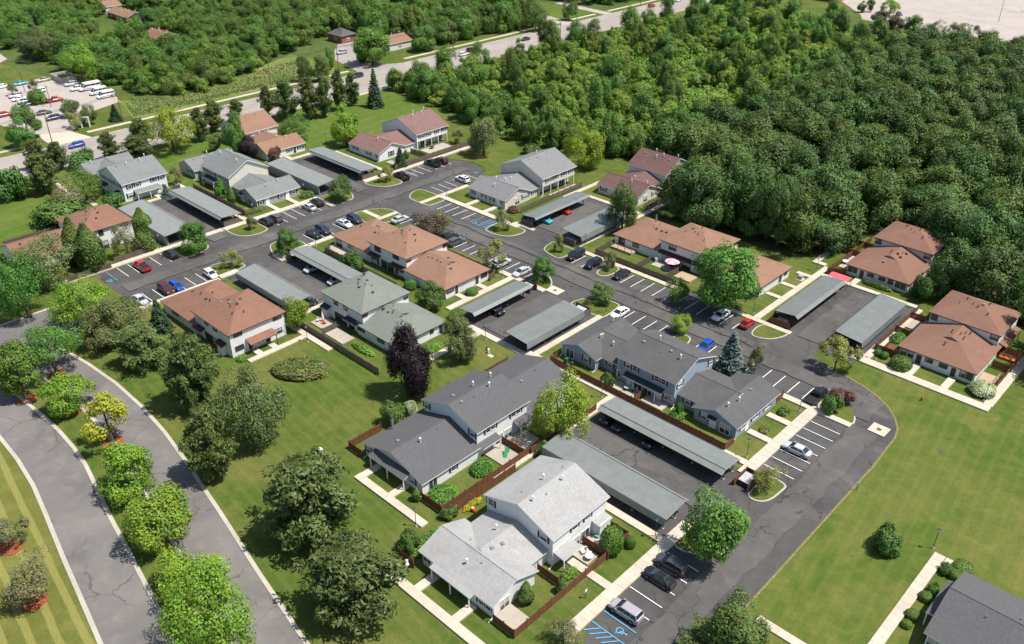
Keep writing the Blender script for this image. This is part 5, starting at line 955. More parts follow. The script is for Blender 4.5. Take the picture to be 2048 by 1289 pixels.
        if not dark:   # downpipes on the corners
            for px_,py_ in((wx1+.06,wy0-.06),(wx0+.1,wy0-.06)) if bi in(0,1) else ((wx1+.06,wy0-.06),):
                m=MB(); m.box(px_-.05,px_+.05,py_-.05,py_+.05,.15,ze-.15); m.tube((px_,py_,.18),(px_+.1,py_-.9,.06),.06,n=4); m.build('downpipe','whitetrim',t)
        else:
            m=MB(); m.box(wx1+.01,wx1+.09,wy0-.09,wy0-.01,0,ze-.15); m.build('downpipe','darktrim',t)
    for face,bi,ty,c,zc,w_,h_ in wins:
        b=d['blocks'][bi]; e=bi*.004
        if face=='-y': loc=(c-o[0],b[2]+OH+e-o[1],zc); rz=0
        else: loc=(b[1]-OH-e-(b[7] if face=='+x0' else 0)-o[0],c-o[1],zc); rz=R(90)
        dk=ty[0]=='d' and ty!='door'
        fm='darktrim' if dk else 'whitetrim'
        if ty in('door','ddoor'):
            f=wobj('door',ty,w_,h_,'door','whitetrim' if ty=='door' else 'darktrim',t,loc,rz); wobj('door_frame',ty,w_,h_,'frame','whitetrim',f,(0,0,0)); wobj('door_knob',ty,w_,h_,'knob','chrome',f,(0,0,0))
        else:
            f=wobj('window' if 'slider' not in ty else 'patio_door',ty,w_,h_,'frame',fm,t,loc,rz)
            wobj('pane',ty,w_,h_,'pane','glass',f,(0,0,0))
            if rg.random()<(.55 if not dk else .3): wobj('blind',ty,w_,h_,'blind','blind',f,(0,0,0))
            if ty=='win' and d['sh']:
                for s_ in(-1,1): wobj('shutter',ty,w_,h_,'shutter',d['sh'],f,((w_/2+.12) if s_>0 else -w_/2-.48,0,0))
    return t,o
def awning(t,o,face,c0,c1,plane,depth,zt,zl,mat,posts=(),name='porch_roof',trim='whitetrim'):
    m=MB()
    if face=='-y': quadroof(m,[(c0-o[0],plane-depth-o[1],zl),(c1-o[0],plane-depth-o[1],zl),(c1-o[0],plane+.05-o[1],zt),(c0-o[0],plane+.05-o[1],zt)],.14)
    else: quadroof(m,[(plane+depth-o[0],c0-o[1],zl),(plane+depth-o[0],c1-o[1],zl),(plane-.05-o[0],c1-o[1],zt),(plane-.05-o[0],c0-o[1],zt)],.14)
    a=m.build(name,[mat,trim],t)
    for c in posts:
        p=(c-o[0],plane-depth+.15-o[1]) if face=='-y' else (plane+depth-.15-o[0],c-o[1]); q=MB(); q.box(p[0]-.07,p[0]+.07,p[1]-.07,p[1]+.07,0,zl-.1); q.build('post',trim,a)
HS={k:house(k,v,WINS.get(k,[])) for k,v in BLD.items()}
t,o=HS['B16']; awning(t,o,'+x',-43.9,-40.1,49.48,2.0,2.65,2.3,'lightgrey',(-43.7,)); awning(t,o,'+x',-35.6,-32.8,49.48,1.6,2.7,2.45,'lightgrey'); awning(t,o,'-y',39.1,46.9,-55.98,1.25,2.62,2.3,'lightgrey',(39.4,46.6,43))
m=MB(); m.box(49.49-o[0],50.9-o[0],-35.4-o[1],-33-o[1],0,2.5); m.build('storage_closet','white',t)
t,o=HS['B14']; awning(t,o,'-y',14.6,23.2,-46.78,1.5,2.95,2.3,'darkgrey',(14.9,22.9,19)); awning(t,o,'+x',-34.7,-30.6,25.38,1.4,2.8,2.4,'darkgrey',(-30.8,)); awning(t,o,'+x',-26.6,-23.3,25.38,1.9,2.9,2.45,'darkgrey',(-26.4,))
t,o=HS['B15']; awning(t,o,'-y',29.9,38.4,-1.78,1.3,2.95,2.45,'awning_dark',(37,)); awning(t,o,'-y',47.5,49.2,-2.08,.9,2.42,2.2,'awning_dark'); 
t,o=HS['B10']; awning(t,o,'-y',-30.5,-28,-24.18,1.2,2.7,2.3,'awning_dark',trim='darktrim'); awning(t,o,'-y',-22.6,-18.6,-24.18,1.4,2.8,2.35,'awning_dark',trim='darktrim')
m=MB(); m.box(-30.3-o[0],-28.6-o[0],-25.1-o[1],-24.19-o[1],0,2.25); m.build('storage_closet','white',t)
t,o=HS['B9']; awning(t,o,'-y',-33.4,-30.6,-46.38,1.3,2.7,2.25,'awning_brown',trim='darktrim'); awning(t,o,'+x',-43.3,-37.4,-29.22,2.0,2.85,2.35,'redbrown',(-43,-37.7),trim='darktrim'); awning(t,o,'-y',-41.9,-38.6,-46.38,1.3,2.7,2.25,'awning_brown',trim='darktrim')
m=MB(); m.box(-32.8-o[0],-31.2-o[0],-47.4-o[1],-46.39-o[1],0,2.2); m.build('storage_closet','white',t)
t,o=HS['B8']; awning(t,o,'-y',-42.4,-38.7,-2.68,1.2,2.85,2.4,'awning_brown',trim='darktrim'); awning(t,o,'-y',-34.6,-30.2,-2.68,1.2,2.85,2.4,'awning_brown',trim='darktrim')
t,o=HS['B11']; awning(t,o,'-y',4.9,17.5,44.02,1.1,2.9,2.4,'awning_brown',(7,11),trim='darktrim')
t,o=HS['B13']; awning(t,o,'+x',54.5,63.5,74.98,1.5,2.9,2.45,'brownred',(55,63),trim='darktrim')
t,o=HS['B2']; awning(t,o,'-y',-130.6,-125.6,-25.68,1.4,2.8,2.35,'awning_dark',(-130.2,-126)); awning(t,o,'+x',-23.2,-16.2,-117.02,2.1,2.75,2.3,'bluegrey',(-23,-19.6,-16.4)); awning(t,o,'-y',-121,-119,-25.68,1.1,2.6,2.2,'awning_dark')
t,o=HS['B3']; awning(t,o,'-y',-113.6,-107.2,-3.78,1.7,2.9,2.3,'awning_dark',(-113.3,-107.5)); awning(t,o,'-y',-95.9,-94.1,-3.98,1.0,2.5,2.2,'awning_dark')
t,o=HS['B7']; awning(t,o,'+x',79,86,-18.22,1.8,2.8,2.4,'maroon2',(79.3,85.7))
for k,ys in(('B5',(54.6,57.5,60.2,63,66.6)),('B6',(53.9,57,60,63,66.6))):
    t,o=HS[k]; b=BLD[k]['blocks'][0]
    for y in ys: m=MB(); m.box(b[1]-OH-.2-o[0],b[1]-OH-.04-o[0],y-.08-o[1],y+.08-o[1],0,2.56); m.build('post','whitetrim',t)
for k,b,xs in(('B6',1,(-54.4,-51.5,-48.7,-45.8,-41)),('B5',1,(-106.6,-92.6))):
    t,o=HS[k]; q=BLD[k]['blocks'][b]
    for x in xs: m=MB(); m.box(x-.07-o[0],x+.07-o[0],q[2]+.08-o[1],q[2]+.2-o[1],0,2.36); m.build('post','whitetrim',t)
t,o=HS['B17']
m=MB(); quadroof(m,[(90.2-o[0],-18.8-o[1],2.3),(90.2-o[0],-11.3-o[1],2.3),(91.75-o[0],-11.3-o[1],2.6),(91.75-o[0],-18.8-o[1],2.6)][::-1],.14); a=m.build('porch_roof',['darkgrey','whitetrim'],t)
for y in(-18.6,-11.5): m=MB(); m.box(90.3-o[0],90.45-o[0],y-.07-o[1],y+.07-o[1],0,2.2); m.build('post','whitetrim',a)
for k,c in (('B10',(-28.5,-15.0)),('B11',(-3.8,54.2)),('B14',(12.6,-41.6))):   # chimneys
    t,o=HS[k]; m=MB(); m.cyl((c[0]-o[0],c[1]-o[1],2.6),.22,0,4.0 if k=='B10' else 2.6,8); ch=m.build('chimney','brick' if k=='B10' else 'vent_metal',t); m=MB(); zz=6.6 if k=='B10' else 5.2; m.cyl((c[0]-o[0],c[1]-o[1],zz),.32,0,.16,8); m.build('cap','vent_dark',ch)
# far houses across the main road
FAR=[dict(roof='brown',wall='brick',trim='whitetrim',sh=None,label='far brick bungalow with low brown roof behind the office lot wood',blocks=[(-352,-330,76,86,2.8,4.8,'gx')]),
 dict(roof='brown',wall='white',trim='whitetrim',sh=None,label='far white gabled garage behind the brick bungalow',blocks=[(-373,-362,80,89,3,5.2,'gy')]),
 dict(roof='redbrown',wall='brick',trim='whitetrim',sh=None,label='far house of which trees leave only the orange brown roof',blocks=[(-290,-277,64,75,3,5.2,'gx')]),
 dict(roof='darkgrey',wall='brick',trim='darktrim',sh=None,label='far dark roofed house beside the side street',blocks=[(-232,-221,122,131,3.2,5.6,'hip')]),
 dict(roof='brown',wall='cream2',trim='whitetrim',sh=None,label='far brown roofed house hidden by the side street corner trees',blocks=[(-207,-195,128,141,3,5.2,'gy')])]
FW=[[('-y',0,'win',-348,1.6,1.4,1.2),('-y',0,'win',-342,1.6,1.4,1.2),('+x',0,'win',81,1.6,1.8,1.2)],[('+x',0,'win',84,1.6,1.2,1.2)],[('+x',0,'win',70,1.6,1.6,1.2)],[('+x',0,'win',126,1.7,1.6,1.2),('-y',0,'win',-226,1.7,1.6,1.2)],[('+x',0,'win',134,1.6,1.6,1.2),('-y',0,'win',-201,1.6,1.6,1.2)]]
for i,d in enumerate(FAR): house('F%d'%i,d,FW[i])
t=thing('store','red brick store with flat roof beside the open parking lot','store',(-117,372,0))
m=MB(); m.box(-14,10,-9,14,0,7); m.build('wall','brick',t); m=MB(); m.box(-14.3,10.3,-9.3,14.3,7,7.5); m.build('roof_parapet','redbrown',t); m=MB(); m.box(-14.1,10.15,-9.15,14.1,3.2,4.4); m.build('fascia_band','cream',t)
for k in range(4): m=MB(); m.box(-11+k*5,-8+k*5,-9.1,-9,.6,2.8); w_=m.build('window','glass',t)
# ------------------------------------------------------------------ fences
FC={}
def fpanel(L,style):
    key=(round(L,1),style)
    if key in FC: return FC[key]
    m=MB(); w_,g,h=(.135,.012,1.55) if style=='new' else (.10,.05,1.5); n=max(1,int(L/(w_+g))); st=L/n; rg=random.Random(n)
    for i in range(n): hh=h+rg.uniform(-.015,.015) if style=='new' else h+rg.uniform(-.04,.04); m.box(i*st,i*st+st-g,-.025,.0,.06,hh)
    for z in(.3,1.2): m.box(0,L,.0,.05,z,z+.09)
    if style=='old':
        for i in range(n): m.box(i*st+st*.5,i*st+st*1.5-g if i<n-1 else L,.05,.07,.06,h+rg.uniform(-.04,.04))
    me=m.mesh('fence_panel',['fence_'+style]); FC[key]=me; return me
PM={}
for style,pts,lab in FENCES:
    t=thing('fence',lab,'fence',(pts[0][0],pts[0][1],0))
    if style not in PM: m=MB(); m.box(-.06,.06,-.06,.06,0,1.72); m.box(-.08,.08,-.08,.08,1.72,1.76); PM[style]=m.mesh('fence_post',['fence_'+style])
    for a,b in zip(pts[:-1],pts[1:]):
        a,b=Vector(a),Vector(b); d=b-a; L=d.length; n=max(1,round(L/2.4)); ang=math.atan2(d.y,d.x); me=fpanel(L/n,style)
        for k in range(n):
            p=a+d*(k/n); o=obj('fence_panel',me,t,(p.x-pts[0][0],p.y-pts[0][1],0)); o.rotation_euler=(0,0,ang); o.scale=(L/n/max(.1,round(L/n,1)),1,1)
            q=obj('fence_post',PM[style],t,(p.x-pts[0][0],p.y-pts[0][1],0)); q.rotation_euler=(0,0,ang)
        if b==Vector(pts[-1]): q=obj('fence_post',PM[style],t,(b.x-pts[0][0],b.y-pts[0][1],0)); q.rotation_euler=(0,0,ang)
# ------------------------------------------------------------------ vehicles
def loft(secs,close=True):
    # secs: list of (x, halfwidth, zbottom, zshoulder); rounded section of eight points
    m=MB(); n=8
    for x,hw,zb,zs in secs:
        m.v+=[(x,-hw*.9,zb),(x,-hw,zb+.16),(x,-hw,zs-.16),(x,-hw*.86,zs),(x,hw*.86,zs),(x,hw,zs-.16),(x,hw,zb+.16),(x,hw*.9,zb)]
    for i in range(len(secs)-1):
        for k in range(n): a=i*n+k; b=i*n+(k+1)%n; m.f.append((a,b,b+n,a+n)); m.mi.append(0)
    m.f.append(tuple(range(n))[::-1]); m.mi.append(0); m.f.append(tuple((len(secs)-1)*n+k for k in range(n))); m.mi.append(0)
    return m
CT=dict(
 sedan=dict(L=4.8,body=[(-2.4,.70,.38,.86),(-2.2,.86,.24,.99),(-1.3,.91,.21,1.02),(1.0,.91,.21,.98),(1.95,.87,.22,.84),(2.35,.70,.34,.70)],gh=(-1.85,1.2,.84,1.0,-1.0,.25,.62,1.45),wx=(-1.4,1.42)),
 hatch=dict(L=4.2,body=[(-2.05,.72,.38,1.0),(-1.9,.84,.24,1.06),(-1.1,.88,.21,1.04),(.9,.88,.21,.99),(1.7,.84,.22,.87),(2.08,.68,.34,.74)],gh=(-1.95,1.15,.81,1.02,-1.55,.25,.62,1.53),wx=(-1.25,1.3)),
 beetle=dict(L=4.1,body=[(-2.0,.6,.38,.72),(-1.75,.82,.24,.95),(-.9,.88,.21,1.02),(.8,.88,.21,1.0),(1.55,.82,.22,.88),(2.0,.6,.34,.66)],gh=(-1.7,1.1,.78,.98,-.75,.3,.58,1.5),wx=(-1.28,1.28)),
 suv=dict(L=4.75,body=[(-2.35,.78,.42,1.06),(-2.2,.90,.28,1.14),(-1.2,.94,.25,1.14),(1.0,.94,.25,1.10),(2.0,.90,.26,1.0),(2.35,.76,.38,.84)],gh=(-2.2,1.25,.88,1.12,-1.9,.3,.68,1.70),wx=(-1.42,1.42)),
 van=dict(L=5.1,body=[(-2.5,.82,.38,1.1),(-2.35,.95,.24,1.16),(-1.2,.98,.22,1.14),(1.3,.98,.22,1.08),(2.2,.92,.24,.94),(2.55,.76,.36,.78)],gh=(-2.4,1.75,.92,1.13,-2.2,.65,.72,1.76),wx=(-1.55,1.55)),
 pickup=dict(L=5.7,body=[(-.72,.96,.32,1.16),(-.5,.97,.3,1.16),(1.2,.97,.3,1.14),(2.4,.93,.32,1.04),(2.8,.82,.42,.92)],gh=(-.7,1.5,.90,1.14,-.5,.72,.70,1.84),wx=(-1.75,1.85)),
 vanlong=dict(L=6.0,body=[(-3.0,.92,.4,1.3),(-2.9,.99,.3,1.36),(-1.2,1.0,.28,1.36),(1.6,1.0,.28,1.3),(2.6,.95,.3,1.12),(3.0,.8,.4,.95)],gh=(-2.98,2.25,.98,1.34,-2.92,1.3,.86,2.55),wx=(-1.9,1.95)),
 bus=dict(L=7.8,body=[(-3.9,1.1,.4,1.3),(-3.8,1.18,.32,1.4),(-1.2,1.2,.3,1.4),(2.0,1.15,.3,1.35),(3.2,.98,.32,1.15),(3.85,.82,.4,.98)],gh=(-3.88,2.5,1.18,1.38,-3.84,1.9,1.1,2.85),wx=(-2.4,2.6)))
CM={}
def car_meshes(ty):
    if ty in CM: return CM[ty]
    d=CT[ty]; r={}
    m=loft(d['body'])
    gx0,gx1,ghw,gz,tx0,tx1,thw,tz=d['gh']
    big=ty in('vanlong','bus')
    # roof panel and pillars belong to the body
    def ring(f,inset=0): # interpolate greenhouse section at fraction f
        a=gx0+(tx0-gx0)*f; b=gx1+(tx1-gx1)*f; hw=ghw+(thw-ghw)*f; z=gz-.03+(tz-gz+.03)*f; return a,b,hw,z
    b0=ring(.92); i=len(m.v); mid=(b0[0]+b0[1])/2
    m.v+=[(b0[0]-.05,-b0[2]-.03,b0[3]),(b0[1]+.05,-b0[2]-.03,b0[3]),(b0[1]+.05,b0[2]+.03,b0[3]),(b0[0]-.05,b0[2]+.03,b0[3]),(tx0+.08,-thw*.88,tz+.03),(tx1-.08,-thw*.88,tz+.03),(tx1-.08,thw*.88,tz+.03),(tx0+.08,thw*.88,tz+.03)]
    for q in((4,5,6,7),(0,1,5,4),(1,2,6,5),(2,3,7,6),(3,0,4,7)): m.f.append(tuple(i+k for k in q)); m.mi.append(0)
    bt=ring(0)
    for sy in(-1,1):
        for u,v in((bt[0],tx0),(bt[1],tx1)): m.tube((u,sy*bt[2],gz-.02),(v,sy*thw,tz),.05,n=4)
        fr=(.42,) if ty in('sedan','hatch','beetle','pickup') else (.3,.62)
        for f in fr: xa=bt[0]+(bt[1]-bt[0])*f; xb=tx0+(tx1-tx0)*f; m.tube((xa,sy*bt[2]*1.0,gz-.02),(xb,sy*thw,tz),.045,n=4)
    if ty=='pickup':
        for sy in(-1,1): m.box(-2.8,-.7,sy*.9-.07,sy*.9+.07,.5,1.14)
        m.box(-2.85,-2.72,-.95,.95,.5,1.14)
    if big: # tall side: body panel above belt on the rear part is white between windows
        a,b,hw,z=ring(.62); m.box(gx0+.02,tx1-.1,-hw-.035,hw+.035,z,tz-.02)
        a,b,hw,z=ring(.18); m.box(gx0+.02,gx1-.9,-hw-.04,hw+.04,gz-.05,z)
    r['body']=m
    g=MB(); i=0; g.v+=[(gx0,-ghw,gz-.03),(gx1,-ghw,gz-.03),(gx1,ghw,gz-.03),(gx0,ghw,gz-.03),(tx0,-thw,tz-.02),(tx1,-thw,tz-.02),(tx1,thw,tz-.02),(tx0,thw,tz-.02)]
    for q in((0,1,5,4),(1,2,6,5),(2,3,7,6),(3,0,4,7)): g.f.append(q); g.mi.append(0)
    r['glass']=g
    wr=.34 if ty in('sedan','hatch','beetle') else .38; hw=d['body'][2][1]
    w_=MB(); w_.cyl((0,0,0),wr,-.12,.12,14,axis=1); r['wheel']=w_
    ri=MB(); ri.cyl((0,0,0),wr*.62,-.135,.135,10,axis=1); r['rim']=ri; r['wr']=wr; r['hw']=hw
    xb,xf=d['body'][0][0],d['body'][-1][0]; zs=d['body'][-2][3]
    if ty=='pickup': xb=-2.86
    hl=MB(); hl.box(xf-.32,xf-.06,-.13,.13,zs-.24,zs-.09); r['head']=hl; tl=MB(); zt=d['body'][1][3]; tl.box(xb-.0,xb+.14,-.12,.12,zt-.32,zt-.1); r['tail']=tl
    tr=MB(); tr.box(xb+.1,xf-.1,-hw*.93,hw*.93,.18,.36); r['under']=tr
    mi=MB(); mi.box(-.08,.1,-.11,.11,-.07,.09); r['mirror']=mi; r['mx']=gx1-.35; r['mz']=gz+.06
    if ty=='pickup': bd=MB(); bd.box(-2.75,-.68,-.85,.85,.45,.72); r['bed']=bd; bc=MB(); bc.box(-2.75,-.7,-.86,.86,1.13,1.17); r['cover']=bc
    CM[ty]={k:(v.mesh(k,['car_trim']) if isinstance(v,MB) else v) for k,v in r.items()}
    return CM[ty]
def setmat(o,mat):
    o.material_slots[0].link='OBJECT'; o.material_slots[0].material=M(mat)
HEAD={'+x':0,'-x':R(180),'+y':R(90),'-y':R(-90)}
def car(x,y,h,ty,col,lab):
    c=car_meshes(ty); rg=random.Random(lab); name={'pickup':'pickup_truck','van':'minivan','vanlong':'passenger_van','bus':'minibus'}.get(ty,'car')
    cat={'pickup':'pickup','van':'minivan','vanlong':'van','bus':'minibus'}.get(ty,'car')
    t=thing(name,lab,cat,(x,y,.06 if x<-150 else .1),HEAD[h]+R(rg.uniform(-1.5,1.5)))
    d=CT[ty]
    def part(n,me,mat,loc=(0,0,0),par=t): o=obj(n,me,par,loc); setmat(o,mat); return o
    b=part('body',c['body'],'paint_'+col); part('window_glass',c['glass'],'car_glass'); part('underbody',c['under'],'car_trim')
    for wx in d['wx']:
        for sy in(-1,1): w_=part('wheel',c['wheel'],'rubber',(wx,sy*(c['hw']-.09),c['wr'])); part('rim',c['rim'],'rim',(0,0,0),w_)
    for sy in(-1,1): part('headlight',c['head'],'lamp_glass',(0,sy*(d['body'][-1][1]-.12),0)); part('tail_light',c['tail'],'tail_red',(-.02,sy*(d['body'][0][1]-.04 if ty!='pickup' else .82),0)); part('mirror',c['mirror'],'paint_'+col,(c['mx'],sy*(c['hw']+.08),c['mz']))
    if ty=='pickup':
        part('bed_floor',c['bed'],'car_trim')
        if col=='red': part('bed_cover',c['cover'],'car_trim')
    if ty in('vanlong','bus'):
        m=MB()
        for sy in(-1,1): y0=sy*(d['body'][2][1]+.012); m.box(d['body'][1][0],d['body'][3][0],min(y0,y0-sy*.02),max(y0,y0-sy*.02),.75,.92)
        m.build('stripe','paint_navy',t)
    if 'sunroof' in lab: m=MB(); m.box(d['gh'][4]+.3,d['gh'][4]+1.1,-.35,.35,d['gh'][7]+.02,d['gh'][7]+.045); m.build('sunroof','car_glass',t)
for a in CARS: car(*a)
# ------------------------------------------------------------------ trees: crowns of many small leaf faces
def leafmesh(name,pos,nrm,size,aspect,rs,mat='lf_maple',core=None):
    n=len(pos); nrm=nrm/np.maximum(np.linalg.norm(nrm,axis=1,keepdims=True),1e-6)
    a=rs.normal(size=(n,3)); u=np.cross(nrm,a); u/=np.maximum(np.linalg.norm(u,axis=1,keepdims=True),1e-6); v=np.cross(nrm,u)
    s=size[:,None] if hasattr(size,'shape') else np.full((n,1),size); s=s*rs.uniform(.7,1.3,(n,1))
    lift=nrm*s*.22
    P=np.empty((n,4,3)); P[:,0]=pos-u*s*.5*aspect; P[:,1]=pos-v*s*.5+lift*.5; P[:,2]=pos+u*s*.5*aspect; P[:,3]=pos+v*s*.5+lift*.5
    V=P.reshape(-1,3); Fq=np.arange(n*4)
    cv,cf=core if core is not None else (np.zeros((0,3)),[])
    me=bpy.data.meshes.new(name); nv=len(V)+len(cv); me.vertices.add(nv); me.vertices.foreach_set('co',np.concatenate([V,cv]).astype(np.float32).ravel())
    fl=np.array([x+len(V) for f in cf for x in f],dtype=np.int32); L=np.concatenate([Fq,fl]).astype(np.int32); me.loops.add(len(L)); me.loops.foreach_set('vertex_index',L)
    npz=n+len(cf); me.polygons.add(npz); me.polygons.foreach_set('loop_start',np.arange(npz,dtype=np.int32)*4); 
    me.materials.append(M(mat)); me.update(calc_edges=True); me.validate(); return me
def sph(rs,n):
    a=rs.normal(size=(n,3)); return a/np.linalg.norm(a,axis=1,keepdims=True)
def crown_round(seed,ncl=46,lpc=120,ls=.36,rc=(.24,.40),nl=8,R0=4.,H0=7.,low=.12):
    # reference crown: radius R0, z from 0 to H0, made of a few big lobes each carrying leaf clumps
    rs=np.random.RandomState(seed); pos=[];nrm=[]
    d=sph(rs,nl*4); d=d[d[:,2]>-.7][:nl]; lc=[np.array([0,0,H0*.5])]; lr=[np.array([.55,.55,.62])]
    for q in d:
        rr=rs.uniform(.32,.58); lc.append(np.array([q[0]*R0*rr,q[1]*R0*rr,H0*(.46+low*.2)+q[2]*H0*.5*rs.uniform(.45,.68)])); k=rs.uniform(.34,.54); lr.append(np.array([k,k,k*rs.uniform(.72,1.0)]))
    ctr=np.array([0,0,H0*.42])
    for i in range(ncl):
        j=rs.randint(0,len(lc)); e0=sph(rs,1)[0]
        if e0@(lc[j]-ctr)<-.25*np.linalg.norm(lc[j]-ctr): e0=-e0
        c=lc[j]+e0*lr[j]*np.array([R0,R0,H0*.5])*rs.uniform(.45,.85); r=rs.uniform(*rc)*R0*.72
        c[2]=np.clip(c[2],r*.55,H0-r*.55); hd=np.hypot(c[0],c[1])
        if hd>R0-r*.7: c[:2]*=(R0-r*.7)/hd
        k=int(lpc*(r/(.24*R0))**2); e=sph(rs,k); out=c-ctr; out/=np.linalg.norm(out)+1e-6
        keep=(e@out>-.4)|(rs.rand(k)<.25); e=e[keep]
        p=c+e*r*rs.uniform(.62,1.18,(len(e),1))*np.array([1,1,.85]); pos.append(p); nrm.append(e+out*.5+np.array([0,0,.45])+rs.normal(size=e.shape)*.42)
    pos=np.concatenate(pos); nrm=np.concatenate(nrm)
    pos[:,:2]-=(np.percentile(pos[:,:2],2,axis=0)+np.percentile(pos[:,:2],98,axis=0))/2; pos[:,:2]*=R0/np.percentile(np.hypot(pos[:,0],pos[:,1]),99.3)
    z0,z1=np.percentile(pos[:,2],.4),np.percentile(pos[:,2],99.7); pos[:,2]=np.maximum((pos[:,2]-z0)/(z1-z0)*H0,.03)
    return pos,nrm,np.full(len(pos),ls),rs
def crown_pine(seed,R0=4.,H0=8.5,dens=1.0):
    rs=np.random.RandomState(seed); pos=[];nrm=[]
    nb=int(54*dens)
    for i in range(nb):
        f=rs.uniform(.02,1)**.85; z=H0*f; prof=min(1,.55+1.1*f)*(1-max(0,(f-.45)/.62)**1.4); L=R0*prof*rs.uniform(.55,1.08); a=rs.uniform(0,6.283)
        dirv=np.array([math.cos(a),math.sin(a),.18]); nt=rs.randint(4,7)
        for k in range(nt):
            t=(k+.9)/nt; c=np.array([0,0,z])+dirv*L*t+rs.normal(size=3)*.22; r=rs.uniform(.42,.85)*R0/4*1.1; n=int(34*dens); e=sph(rs,n); e[:,2]*=.75
            pos.append(c+e*r*rs.uniform(.5,1.05,(n,1))); nrm.append(e+np.array([0,0,.6])+rs.normal(size=e.shape)*.7)
    pos=np.concatenate(pos); nrm=np.concatenate(nrm); pos[:,2]=np.clip(pos[:,2],.15,H0); return pos,nrm,np.full(len(pos),.185),rs
def crown_spruce(seed,R0=2.6,H0=9.):
    rs=np.random.RandomState(seed); pos=[];nrm=[]
    for ti in range(17):
        f=(ti+.3)/17; z=H0*f; rad=R0*(1-f)**.85; nbr=int(7+9*(1-f))
        for b in range(nbr):
            a=6.283*(b+rs.rand())/nbr; L=rad*rs.uniform(.78,1.1); dv=np.array([math.cos(a),math.sin(a),-.16]); n=int(44*max(.3,1-f)+12); t=rs.uniform(.15,1,n)**.7
            side=np.array([-dv[1],dv[0],0]); p=np.array([0,0,z])+dv*L*t[:,None]+side*(rs.normal(size=(n,1))*.16*L*.6)+rs.normal(size=(n,3))*.08
            pos.append(p); nrm.append(np.array([0,0,1.])+dv*.35+rs.normal(size=(n,3))*.4)
    pos=np.concatenate(pos); nrm=np.concatenate(nrm); pos[:,2]=np.clip(pos[:,2],.05,H0); return pos,nrm,np.full(len(pos),.22),rs
def crown_solid(seed,R0,H0,n,ls,shape,bumps=.12):
    rs=np.random.RandomState(seed); e=sph(rs,n); ph=rs.uniform(0,6,4)
    wob=1+bumps*(np.sin(e[:,0]*4+ph[0])*np.cos(e[:,1]*5+ph[1])+.6*np.sin(e[:,2]*7+ph[2]))
    if shape=='ball': p=np.stack([e[:,0]*R0*wob,e[:,1]*R0*wob,H0*.46+e[:,2]*H0*.54*wob],1)
    else: # arbor: tall tapered
        f=(e[:,2]+1)/2; pr=np.where(f<.35,.75+.7*f,1-.92*((f-.35)/.65)**1.6); xy=e[:,:2]/np.maximum(np.linalg.norm(e[:,:2],axis=1,keepdims=True),1e-6)
        p=np.stack([xy[:,0]*R0*pr*wob,xy[:,1]*R0*pr*wob,f*H0],1)
    p*=1; p[:,:2]*=rs.uniform(.86,1.02,(n,1)); p[:,2]=np.maximum(p[:,2],.02)
    return p,e+np.array([0,0,.35])+rs.normal(size=e.shape)*.45,np.full(n,ls),rs
def core_ball(R0,H0,k=.8,arb=False):
    m=MB(); nu,nv=10,7; 
    for a in range(nv):
        f=a/(nv-1); pr=math.sin(math.pi*min(.97,max(.12,f)) ) if not arb else (.75+.7*f if f<.35 else max(.04,1-.92*((f-.35)/.65)**1.6))
        for b in range(nu): ph=6.283*b/nu; m.v.append((R0*k*pr*math.cos(ph),R0*k*pr*math.sin(ph),.02+f*H0*.93))
    for a in range(nv-1):
        for b in range(nu): m.f.append((a*nu+b,a*nu+(b+1)%nu,(a+1)*nu+(b+1)%nu,(a+1)*nu+b))
    return np.array(m.v),m.f
FAM={}
def fam(name,R0,H0,list_): FAM[name]=(R0,H0,list_)
fam('round',4,7,[leafmesh('crown',*crown_round(s,78,190,.225,(.20,.36),10)[:3],1.25,np.random.RandomState(s)) for s in range(11,18)])
fam('roundbig',7,11,[leafmesh('crown',*crown_round(s,150,230,.27,(.14,.25),16,R0=7,H0=11)[:3],1.25,np.random.RandomState(s)) for s in range(21,25)])
fam('dense',4,7,[leafmesh('crown',*crown_round(s,130,200,.21,(.26,.42),9)[:3],1.25,np.random.RandomState(s)) for s in(27,28)])
fam('loose',4,7,[leafmesh('crown',*crown_round(s,62,150,.21,(.17,.31),6)[:3],1.35,np.random.RandomState(s)) for s in range(31,36)])
fam('oak',6,10,[leafmesh('crown',*crown_round(s,130,230,.30,(.18,.30),11,R0=6,H0=10)[:3],1.2,np.random.RandomState(s)) for s in range(41,46)])
fam('small',1.7,2.6,[leafmesh('crown',*crown_round(s,36,70,.17,(.28,.46),5,R0=1.7,H0=2.6)[:3],1.25,np.random.RandomState(s)) for s in range(51,55)])
fam('pine',4,8.5,[leafmesh('crown',*crown_pine(s,dens=1.45)[:3],2.6,np.random.RandomState(s)) for s in range(61,66)])
fam('spruce',2.6,9,[leafmesh('crown',*crown_spruce(s)[:3],1.9,np.random.RandomState(s)) for s in(71,72)])
fam('arbor',1.3,5,[leafmesh('crown',*crown_solid(s,1.3,5,4600,.17,'arbor',.13)[:3],1.4,np.random.RandomState(s),core=core_ball(1.3,5,.72,True)) for s in(81,82)])
fam('ball',1.2,1.6,[leafmesh('crown',*crown_solid(s,1.2,1.6,2600,.12,'ball',.06)[:3],1.2,np.random.RandomState(s),core=core_ball(1.2,1.6,.8)) for s in(91,92)])
fam('bush',2,2.4,[leafmesh('crown',*crown_round(s,40,105,.19,(.30,.48),6,R0=2,H0=2.4)[:3],1.25,np.random.RandomState(s),core=core_ball(2,2.4,.5)) for s in(95,96,97)])
fam('woodbig',6,11,[leafmesh('tree',*crown_round(s,80,150,.36,(.22,.38),12,R0=6,H0=11)[:3],1.2,np.random.RandomState(s)) for s in range(101,106)])
